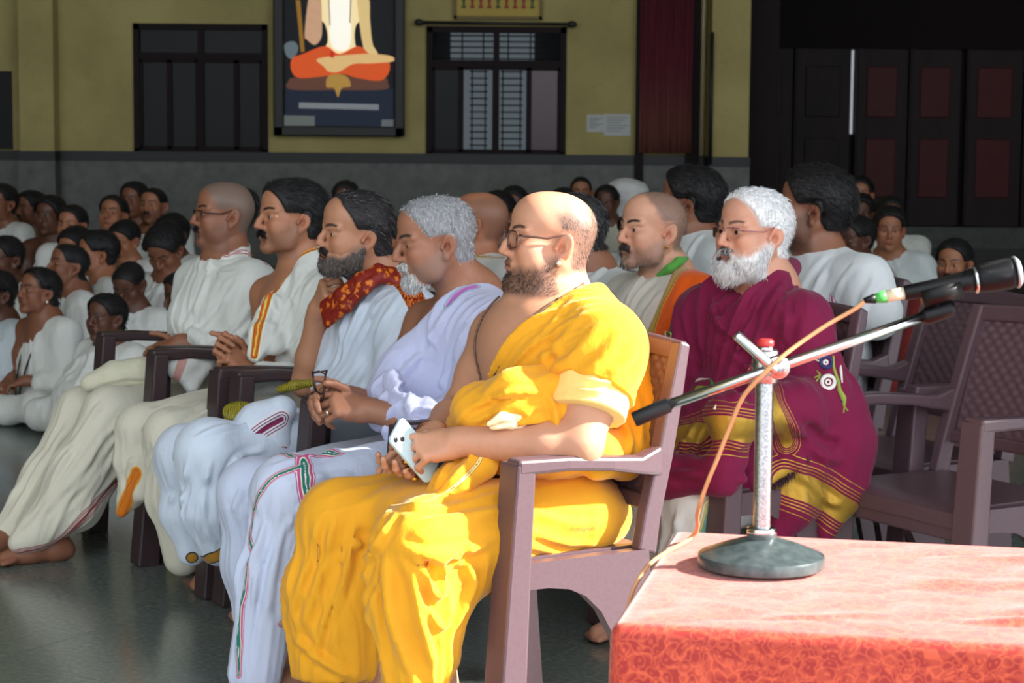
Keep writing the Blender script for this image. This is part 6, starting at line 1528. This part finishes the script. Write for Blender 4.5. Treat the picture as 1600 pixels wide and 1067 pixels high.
    for q in (((1272, 560), (1281, 565)), ((1276, 553), (1282, 562))): stitch(list(q), [.002, .002], 'white')
    stitch([(1082, 616), (1090, 606), (1104, 604)], [.001, .006, .001], 'green'); stitch([(1082, 602), (1092, 593), (1108, 592)], [.001, .004, .001], 'white'); stitch([(1109, 590), (1113, 600), (1112, 610)], [.001, .007, .001], 'leaf'); stitch([(1116, 640), (1119, 632)], [.005, .001], 'white'); stitch(circ(1044, 524, 5), [.003] * 3, 'green'); stitch([(1030, 536), (1033, 526), (1040, 518)], [.002, .003, .002], 'white')
    # dark fringed edge of the front layer
    P = path3(Vc, Nn, [(1012, 786), (1060, 792), (1120, 790), (1180, 768), (1230, 742), (1262, 712)]); rng = np.random.default_rng(4)
    if len(P) > 2:
        P = np.array(catmull(P, 40)); dn = np.tile(A(0, 0, -1.), (len(P), 1)); v_, f_, c_ = strands(P, np.tile(-p.f * .3 + p.l * .9, (len(P), 1)), dn, .026, .0016, 1400, [srgb(50, 34, 50), srgb(34, 26, 38), srgb(80, 40, 62)], rng, .25, .35); p.part('fringe', v_, f_, HAIR, c_)
    # white dhoti with a teal and gold border
    F = Field(); hpL, hpR = J(1190, 760, .11), J(1160, 750, -.11); knL, knR = J(1085, 790, .13), J(1015, 775, -.13); lap(F, p, hpL, hpR, knL, knR, .09, .08)
    F.chain([knL, J(1080, 880, .13), J(1075, 960, .13)], [.085, .085, .085], .04); F.chain([knR, J(1005, 860, -.13), J(1000, 930, -.13)], [.08, .08, .08], .04)
    m = stripe_cloth('teal_border', [(0, srgb(110, 168, 160)), (.5, srgb(206, 186, 110)), (.72, srgb(222, 224, 220)), (.86, srgb(206, 186, 110))])
    cloth_part(p, 'dhoti', F, srgb(222, 224, 224), .0065, [([(1020, 800), (1005, 860), (1000, 900)], .01, .009), ([(1060, 800), (1045, 860), (1035, 890)], .01, .009)], (.005, 9), mat=m, pl=[(knL, J(1075, 960, .13), 9, .010, .18), (knR, J(1000, 930, -.13), 9, .010, .16)], bands=[([(1113, 795), (1105, 830), (1095, 870)], .030)], label='white dhoti with a teal and gold border')
def man_orange():
    x, y, d = BACKS['orange']; p = Person('balding man with short beard wearing a cream cloth and bright orange shawl', (x, y), d); J = p.J; E = euler(p.deg)
    h = ear_head(p, 1046, 366, 210, pitch=-1, size=.955, fat=.25, nose=.95)
    tone = srgb(206, 154, 128); F = Field(); nb = J(1045, 436, 0); h.add(F, nb, .056); shL, shR = J(1085, 475, .185), J(985, 470, -.185); torso_skin(F, p, nb, J(1030, 510, 0), J(1020, 600, 0), shL, shR)
    V, Q, _ = skin_body(p, F, h, tone, [], scalp=(m_scalp(.044, soft=.016), srgb(90, 78, 72), .75), stubble=(m_beard(cheek=-.056), srgb(120, 104, 98), .55), moust=(m_moust(.028), srgb(50, 44, 44), .9))
    hair_part(p, h, V, Q, 'hair', m_scalp(.040, soft=.016), .0005, SALT, 2200, .008, .0007, comb_back, bend=.2, shell_on=False)
    hair_part(p, h, V, Q, 'beard', m_beard(cheek=-.084, neck=-.118), lambda x, y, z: .0015 + .005 * sstep(.04, .07, x), [srgb(120, 112, 108), srgb(70, 62, 60), srgb(170, 164, 160)], 1900, .006, .0007, comb_down, shell_on=False)
    hair_part(p, h, V, Q, 'moustache', m_moust(.029), .004, [srgb(50, 44, 44), srgb(90, 84, 82)], 400, .009, .0009, lambda L: np.stack([.4 + 0 * L[:, 0], np.sign(L[:, 1]) * .7, -.5 + 0 * L[:, 0]], 1), base_col=srgb(64, 56, 56))
    MB().lathe([(.0005, -.006), (.0045, -.003), (.0045, .003), (.0005, .006)], tuple(h.w(-.002, .084, -.050)), 10).build('ear_stud', GOLD, p.e, True, p.C)
    F = Field(); F.ell(J(1028, 512, 0), (.135, .19, .16), E, .05); F.ell(J(1018, 610, 0), (.15, .2, .14), E, .06); F.cap(nb - A(0, 0, .03), shR, .062, .075, .06); F.cap(nb - A(0, 0, .03), shL, .062, .07, .06); F.cap(shR, J(960, 590, -.22), .075, .08, .05)
    fl = [([(1030, 430), (990, 470), (975, 540)], .008, .010), ([(1040, 450), (1010, 490), (990, 560)], .008, .010), ([(1010, 425), (985, 460), (968, 520)], .008, .010)]
    cloth_part(p, 'cloth', F, srgb(206, 202, 192), .007, fl, (.006, 11), label='cream cloth')
    F = Field(); F.ell(J(1040, 512, .03), (.140, .20, .170), E, .05); F.ell(J(1030, 620, .02), (.155, .21, .14), E, .06); F.cap(nb + p.l * .05 - A(0, 0, .025), shL, .062, .082, .05); F.cap(shL, J(1080, 600, .24), .085, .09, .05)
    P0, P1 = J(1058, 412, .06), J(1000, 545, .06); nn = np.cross(P1 - P0, p.f * .6 + p.l * .8); nn = nn if nn @ p.l < 0 else -nn; F.half(P0, nn, .006)
    m = stripe_cloth('orange_gold', [(0, srgb(196, 160, 80)), (.6, srgb(150, 110, 40)), (.8, srgb(206, 170, 90))])
    cloth_part(p, 'orange_shawl', F, srgb(238, 98, 24), .0065, [([(1075, 430), (1050, 480), (1030, 540)], .008, .012), ([(1095, 430), (1075, 490), (1050, 550)], .008, .012)], (.005, 10), mat=m, bands=[([(1070, 416), (1050, 440), (1030, 480), (1014, 525)], .018)], label='bright orange shawl with a gold edge')
    F = Field(); F.chain([J(1030, 430, .055), J(1046, 420, .085), J(1060, 409, .09), J(1072, 404, .06)], [.009, .013, .014, .010], .01)
    cloth_part(p, 'collar', F, srgb(86, 160, 70), .005, [], (.003, 25), label='green collar')
def plain_man(key, label, ear, yaw, nb, shL, shR, tone, hair, cloth=WHITE, size=.95, pitch=0, thick=.01, bands=None, mat=None, fl=(), armL=None, fat=.2, extra=None):
    x, y, d = BACKS[key]; p = Person(label, (x, y), d); J = p.J; E = euler(p.deg)
    h = ear_head(p, *ear, yaw, pitch=pitch, size=size, fat=fat); F = Field(); nb = J(*nb, 0); h.add(F, nb, .056); sL, sR = J(*shL, .19), J(*shR, -.19)
    ch = (sL + sR) / 2 - A(0, 0, .07); torso_skin(F, p, nb, ch, ch - A(0, 0, .16), sL, sR)
    if armL: el, wr = J(*armL[0], .25), J(*armL[1], .22); arm(F, sL, el, wr)
    kw = dict(scalp=(m_scalp(.078), (.014, .012, .012), .9)) if hair != 'bald' else dict(scalp=(m_scalp(.05, bald=(.2, .09)), srgb(90, 74, 66), .5))
    V, Q, _ = skin_body(p, F, h, tone, [], fine=.0038, stubble=(m_beard(cheek=-.04), srgb(50, 38, 34), .6), **kw)
    if hair != 'bald': hair_part(p, h, V, Q, 'hair', m_scalp(.076), thick, hair, 3000, .02, .0016, comb_back, base_col=np.mean(hair, 0) * .9, noise=(.14, 150))
    F = Field(); F.ell(ch + A(0, 0, .02), (.135, .19, .16), E, .05); F.ell(ch - A(0, 0, .17), (.15, .2, .17), E, .06); F.cap(nb - A(0, 0, .035), sL, .062, .078, .06); F.cap(nb - A(0, 0, .035), sR, .062, .078, .06)
    e2 = sL + (J(*armL[0], .25) - sL) * .8 if armL else sL + A(.02, -.02, -.24); F.cap(sL, e2, .08, .088, .05); F.cap(sR, sR + A(-.02, .02, -.22), .08, .085, .05)
    if armL: F.half(e2 - A(0, 0, -.0) + p.l * .0, nrm(e2 - sL) + p.l * .35, .008) if False else None
    hp = ch * A(1, 1, 0) + A(0, 0, .52); F.cap(hp + p.l * .1, hp + p.f * .38 + p.l * .13 + A(0, 0, .0), .10, .085, .06); F.cap(hp - p.l * .1, hp + p.f * .38 - p.l * .13, .10, .085, .06)
    for sg in (1, -1): F.cap(hp + p.f * .38 + p.l * .13 * sg, hp * A(1, 1, 0) + p.f * .40 + p.l * .12 * sg + A(0, 0, .06), .085, .06, .05)
    cloth_part(p, 'cloth', F, cloth, .008, fl, (.007, 9), mat=mat, bands=bands); return p
plain_man('away', 'dark-haired man in white turned away, just behind the head of the man in yellow', (893, 366), 172, (925, 425), (985, 470), (880, 470), srgb(150, 100, 76), [srgb(40, 38, 40), srgb(26, 24, 26), srgb(90, 88, 90)], srgb(206, 208, 208), .95, thick=.009, fl=[([(960, 400), (930, 430), (905, 445)], .007, .01)])
mb_ = stripe_cloth('bald_border', [(0, srgb(150, 140, 50)), (.35, srgb(214, 210, 204)), (.55, srgb(196, 110, 70)), (.8, srgb(214, 210, 204))])
plain_man('bald', 'bald man turned away behind the grey-haired man, shawl striped at the collar', (744, 354), 168, (742, 410), (800, 440), (700, 440), srgb(170, 112, 84), 'bald', srgb(196, 196, 192), .92, bands=[([(745, 400), (765, 400), (785, 402)], .014)], mat=mb_)
plain_man('third', 'black-haired man in white turned away behind the orange shawl', (1076, 322), 165, (1085, 372), (1130, 410), (1040, 400), srgb(140, 92, 70), BLK, srgb(210, 214, 214), 1.0, thick=.016, fl=[([(1100, 365), (1080, 390), (1070, 420)], .007, .01)])
mb_ = stripe_cloth('pink_stripe', [(0, srgb(206, 60, 140)), (.3, srgb(220, 222, 224)), (.6, srgb(150, 144, 150)), (.85, srgb(220, 222, 224))])
plain_man('tall', 'thick-haired young man in white with a pink stripe, seated behind the maroon shawl', (1272, 332), 166, (1282, 400), (1350, 440), (1225, 430), srgb(142, 94, 72), BLK, srgb(212, 216, 218), 1.06, thick=.02, armL=((1372, 500), (1300, 520)), mat=mb_,
          bands=[([(1300, 462), (1306, 490), (1320, 512)], .014)], fl=[([(1320, 390), (1280, 440), (1262, 480)], .010, .010), ([(1340, 410), (1310, 450), (1290, 490)], .008, .010), ([(1370, 430), (1350, 470), (1345, 500)], .008, .012), ([(1300, 400), (1265, 440), (1250, 470)], -.006, .01)])
man_maroon(); man_orange()
# ------------------------------------------------------------------ boys and young men sitting on the floor behind
CROWD_G = 'people seated on the hall floor'
def sitter(label, px, top, Y, yaw, pitch=0, tone='brown', hair='black', cloth=WHITE, size=.86, bare=None, body=None, moust=False, roll=0, lids=.8, band_col=None, glasses_=False, child=True, arm_=None, seed=0, mouth=0.0, hm=None):
    rng = np.random.default_rng(seed + int(px) * 7 + int(top)); t = A(*at(px, top, Y)); hs = size
    R = euler(yaw, pitch, roll); thick = {'black': .016, 'curly': .024, 'crop': .004, 'bald': .0}[hair]
    o = t - A(0, 0, thick) - R @ (A(-.01, 0, .122) * hs); h = Head(o, yaw, pitch, roll, hs, fat=rng.uniform(-.1, .3), nose=rng.uniform(.75, 1.1), lids=lids, mouth=mouth, jaw=rng.uniform(.92, 1.02))
    bd = body if body is not None else yaw + rng.uniform(-15, 15); hz = float(o[2]); nb = o + A(0, 0, -.155 * hs) + euler(bd) @ A(-.045, 0, 0) * hs
    base = nb * A(1, 1, 0) - euler(bd) @ A(.02, 0, 0)
    p = Person(label, base, bd, CROWD_G); tn = SKIN_TONES[tone] if isinstance(tone, str) else tone
    w = hs / .95; F = Field(); h.add(F, nb, .050 * w); sw = .165 * w; E = euler(bd)
    sL, sR = nb + p.l * sw + A(0, 0, -.055 * w), nb - p.l * sw + A(0, 0, -.055 * w)
    seat = max(.10, nb[2] - .50 * w); ch = nb + A(0, 0, -.17 * w); hp = A(base[0], base[1], seat)
    torso_skin(F, p, nb, ch, (ch + hp) / 2, sL, sR, .86 * w)
    # arms bent to the lap
    hand = hp + p.f * .20 * w + A(0, 0, .10); el = {}
    for sg, s_ in ((1, sL), (-1, sR)):
        e_ = s_ + p.l * .05 * sg * w + A(0, 0, -.25 * w) + p.f * .04; wr = hand + p.l * .05 * sg
        if arm_ and sg == arm_[0]: e_, wr = s_ + E @ A(*arm_[1]), s_ + E @ A(*arm_[2])
        arm(F, s_, e_, wr, .80 * w); add_hand(F, wr, E @ A(.8, -.4 * sg, -.3), A(0, 0, 1), -sg, s=.85 * w, r=.0095); el[sg] = (e_, wr)
    lo, hi = bbox(F); hb = h.box(); V, Q = F.mesh([(hb[0], hb[1], .0046), (lo, hi, .010)])
    kw = {}
    if hair == 'crop': kw['scalp'] = (m_scalp(.076), srgb(34, 28, 26), .85)
    elif hair == 'black' or hair == 'curly': kw['scalp'] = (m_scalp(.078), (.012, .01, .01), .95)
    if moust: kw['moust'] = (m_moust(.030), srgb(22, 16, 16), .95); kw['stubble'] = (m_beard(cheek=-.03), srgb(44, 30, 26), .5 if moust != 'beard' else .85)
    C = face_colour(h, V, tn, **kw); ev, ef, ec = h.eyes(); VV, FF, CC = merge([(V, Q, C), (ev, ef, ec)]); p.part('body', VV, FF, SKIN, CC)
    if thick > .003: hair_part(p, h, V, Q, 'hair', hm or m_scalp(.080), thick, BLK, 500 if thick > .01 else 200, .022, .0022, comb_back, base_col=(.011, .010, .011), noise=(.22, 110))
    if glasses_: glasses(p, h, METALD, .026, .017, .106, tr=.002)
    # wrap
    F = Field(); F.ell(ch + A(0, 0, .01), A(.122, .172, .16) * w, E, .05); F.ell((ch + hp) / 2, A(.135, .175, .17) * w, E, .06)
    for sg, s_ in ((1, sL), (-1, sR)):
        if bare == sg: continue
        F.cap(nb + p.l * .03 * sg - A(0, 0, .018), s_, .060 * w, .070 * w, .05)
        e_, wr = el[sg]; F.cap(s_, e_, .070 * w, .072 * w, .05); F.cap(e_, e_ * .45 + wr * .55, .068 * w, .055 * w, .04)
    for sg in (1, -1):
        kn = hp + p.f * .26 * w + p.l * .27 * sg * w; kn[2] = min(seat, .14) if seat < .3 else seat
        F.cap(hp + p.l * .08 * sg, kn, .095 * w, .075 * w, .06)
        if seat < .3: F.cap(kn, hp * A(1, 1, 0) + p.f * .30 * w - p.l * .05 * sg + A(0, 0, .065), .072 * w, .06 * w, .05)
        else: F.cap(kn, kn * A(1, 1, 0) + p.f * .06 + A(0, 0, .07), .08 * w, .065 * w, .05); F.cap(hp, hp * A(1, 1, 0) + A(0, 0, .16), .15 * w, .16 * w, .05)
    F.ell(hp * A(1, 1, 0) + A(0, 0, .09), A(.18, .20, .085) * w, E, .05)
    F.half(A(0, 0, .004), A(0, 0, -1), .004)
    if bare is not None:
        P0 = nb + p.l * (-.045 * bare) * w; P1 = ch + p.l * .17 * bare * w + A(0, 0, -.08); nn = np.cross(P1 - P0, p.f); nn = nn if nn[2] > 0 else -nn; F.half(P0, nn, .01)
    F.cap(h.w(.03, 0, -.10), nb + A(0, 0, .012), .046 * w, .050 * w, .008, 's')
    if bare is None:
        ring = [nb + E @ (A(.058 * math.cos(t) + .012, .070 * math.sin(t), -.012 - .028 * math.cos(t)) * w) for t in np.linspace(0, 2 * math.pi, 11)]; F.chain(ring, [(.018 + .006 * rng.random()) * w for i in range(11)], .02)
        F.ell((ch + hand) / 2 + p.f * .02, A(.13, .19, .17) * w, E, .09); F.ell(hand, A(.12, .17, .10) * w, E, .08)
    pl = [(ch + A(0, 0, .16), hp + p.f * .1, 15, (.017 if bare is None else .006) * w, .34), (sL, hp - p.l * .1, 9, (.012 if bare is None else .005) * w, .3)]
    lo, hi = bbox(F, .02); lo[2] = max(lo[2], -.02); V, Q = F.mesh([(lo, hi, .011)]); V = relax(V, Q, 1, .3); V = pleats(V, Q, pl); V = crumple(V, Q, .012 if bare is None else .006, 9); V[:, 2] = np.maximum(V[:, 2], .002)
    Cc = np.ones((len(V), 3)) * np.asarray(cloth)
    if band_col is not None:
        a_, b_ = nb + p.l * .06 + p.f * .06, hp + p.l * .02 + p.f * .2; d, fr = pldist(V, [a_ + p.f * .1, (a_ + b_) / 2 + p.f * .08, b_]); Cc = lerp(Cc, band_col, sstep(.10, .085, d))
    p.part('shawl', V, Q, CLOTH, Cc); p.h, p.nb, p.ch = h, nb, ch; return p
B2, GW = srgb(190, 200, 206), srgb(196, 198, 190)
L_ = [  # label, px, top, Y, yaw, pitch, options
 ('boy with an earring and bead string, bare shoulder, front of the floor crowd', 66, 414, 9.7, 213, -8, dict(tone='brown', bare=-1, size=.88, hm=m_scalp(.062))),
 ('dark-skinned boy wrapped in white beside the front row of chairs', 168, 454, 9.2, 222, -2, dict(tone='dark', size=.84)),
 ('crop-haired boy in white looking up to the left', 114, 379, 10.4, 203, -10, dict(tone='brown', hair='crop', size=.92)),
 ('crop-haired boy bowing his head behind the dark-skinned boy', 194, 412, 10.3, 238, 30, dict(tone='dark', hair='crop', size=.90, lids=.2)),
 ('boy with thick black hair bent far forward near the shaven-headed man', 247, 352, 11.0, 236, 38, dict(tone='brown', hair='curly', size=1.02, lids=.2)),
 ('black-haired boy turned left with blue-edged cloth', 153, 356, 11.1, 190, 2, dict(tone='tan', size=.95, band_col=srgb(70, 130, 190))),
 ('boy with black fringe behind the crop-haired boy', 113, 351, 11.7, 225, 15, dict(tone='tan', size=.92, lids=.4)),
 ('fair-faced boy looking down in the middle of the floor crowd', 190, 342, 12.3, 228, 18, dict(tone='tan', size=.92, lids=.3)),
 ('boy at the left edge with red cloth at his neck', 6, 365, 10.8, 225, 5, dict(tone='dark', size=.92, band_col=srgb(150, 24, 40))),
 ('boy cut off by the left edge, low in the crowd', -6, 418, 10.0, 215, 0, dict(tone='dark', size=.9, cloth=B2)),
 ('man at the far left edge near the wall', 4, 284, 13.7, 225, -4, dict(tone='brown', size=1.0)),
 ('moustached man turned left, back row by the wall', 50, 295, 14.2, 212, -2, dict(tone='brown', moust=True, size=.98, bare=1)),
 ('smiling dark-skinned young man with bare chest, back row', 79, 302, 13.3, 232, -2, dict(tone='dark', hair='curly', size=.98, bare=-1, mouth=.3)),
 ('boy peering over the bare-chested young man’s shoulder', 113, 317, 12.5, 236, 0, dict(tone='tan', size=.92)),
 ('fair young man with chin raised in white, back row', 180, 303, 13.5, 240, -12, dict(tone='tan', size=.98)),
 ('black-haired young man standing out highest in the back row', 211, 281, 14.6, 232, -2, dict(tone='brown', size=1.02, cloth=srgb(200, 196, 170))),
 ('moustached bare-shouldered man, right end of the back row', 241, 291, 13.9, 236, -3, dict(tone='tan', moust=True, size=1.0, bare=-1, hair='crop')),
 ('boy with dark curls half hidden beside the moustached bare-shouldered man', 268, 330, 12.9, 230, 4, dict(tone='dark', hair='curly', size=.98)),
 ('boy seen from behind next to the shaven-headed man', 283, 420, 10.4, 200, 10, dict(tone='dark', size=.95)),
 ('bespectacled young man showing only his head above the cheek-resting man', 540, 279, 13.0, 246, 2, dict(tone='dark', size=.92, glasses_=True, cloth=srgb(60, 62, 66))),
 ('young man in white glimpsed between the bearded man and the grey-haired man', 616, 338, 11.5, 205, 2, dict(tone='tan', size=.95)),
 ('young man peeping between the bald head and the man in yellow', 778, 294, 11.6, 235, 2, dict(tone='brown', hair='curly', size=.98, cloth=srgb(90, 90, 88))),
 ('black-haired youth just behind the one by the bald head', 803, 287, 12.5, 240, 4, dict(tone='dark', size=.95, cloth=srgb(80, 80, 80))),
 ('youth whose hair shows left of the high back head', 880, 290, 12.6, 240, 4, dict(tone='dark', size=.92, cloth=srgb(70, 70, 70))),
 ('man with short hair at the very back, above the dark-haired man turned away', 908, 274, 14.7, 250, 0, dict(tone='tan', size=.95, hair='crop', cloth=srgb(70, 70, 70))),
 ('boy beside the white cloth bundle at the back', 948, 286, 13.6, 236, 2, dict(tone='dark', size=.88, cloth=srgb(190, 188, 170))),
 ('boy behind the balding man, dark hair only', 988, 330, 12.4, 220, 4, dict(tone='dark', size=.9, cloth=GW)),
 ('youth between the orange shawl and the white-bearded man', 1108, 300, 12.2, 230, 4, dict(tone='dark', size=.95, cloth=srgb(60, 60, 60))),
 ('young man at the top of the right-hand group by the folding doors', 1346, 273, 15.0, 236, 0, dict(tone='tan', size=1.0, cloth=GW)),
 ('boy holding his chin below the topmost man, right-hand group', 1346, 299, 13.8, 240, 4, dict(tone='dark', hair='curly', size=.95, cloth=GW)),
 ('boy half hidden behind the reclining youth', 1392, 303, 13.0, 246, 4, dict(tone='brown', size=.95, cloth=GW)),
 ('dark-haired boy close behind the tall young man’s shoulder', 1338, 334, 11.3, 200, 6, dict(tone='dark', size=.95, cloth=GW)),
 ('youth in white tee shirt leaning back on one arm, right-hand group', 1391, 318, 12.0, 243, 6, dict(tone='tan', size=.98, hair='curly', cloth=srgb(206, 212, 212), arm_=(1, (-.02, .16, -.24), (-.1, .26, -.48)))),
 ('smiling bearded young man with bare arm at the right, beyond the microphone', 1492, 369, 10.6, 226, 4, dict(tone='tan', moust='beard', size=.98, bare=1, cloth=srgb(120, 40, 40), arm_=(1, (-.02, .14, -.22), (-.06, .30, -.42)), mouth=.1)),
]
crowd = [sitter(*a[:4], a[4] + (18 if a[3] > 11.5 else 14), a[5], **a[6]) for a in L_]
p = crowd[0]; q = [p.nb + p.l * .05 + p.f * .03, p.ch + p.l * .035 + p.f * .115, p.ch + p.f * .15 - A(0, 0, .16), p.ch + p.f * .16 - A(0, 0, .22), p.ch - p.l * .03 + p.f * .15 - A(0, 0, .14), p.ch - p.l * .04 + p.f * .11, p.nb - p.l * .05 + p.f * .03]
MB().tube(catmull(q, 8), .0045, 6).build('bead_string', simple('dark_beads', srgb(40, 26, 24), .5, scale=200, var=.5), p.e, True, p.C)
MB().lathe([(.0005, -.007), (.006, -.003), (.006, .003), (.0005, .007)], tuple(p.h.w(-.002, .085, -.050)), 10).build('earring', simple('pearl_stud', srgb(220, 214, 200), .3), p.e, True, p.C)
# folded white bundle at the back
F = Field(); c = at(976, 297, 13.9); F.ell(c, (.16, .12, .045), None, .02); F.ell(c + A(.02, 0, .03), (.12, .1, .03), None, .02); F.ell(c + A(0, .0, -.05), (.14, .11, .04), None, .02); F.chain([c + A(0, 0, -.05), A(c[0], c[1], .2), A(c[0], c[1], .03)], [.12, .15, .17], .05); F.half(A(0, 0, .003), A(0, 0, -1), .002)
V, Q = F.mesh([(*bbox(F), .01)]); V = crumple(V, Q, .01, 14); V[:, 2] = np.maximum(V[:, 2], .002)
o = mesh_obj('cloth_bundle', V, Q, CLOTH, None, True, None, {'col': np.ones((len(V), 3)) * A(*srgb(206, 206, 204))}); set_props(o, 'white cloth bundle piled at the back of the hall', 'cloth bundle')
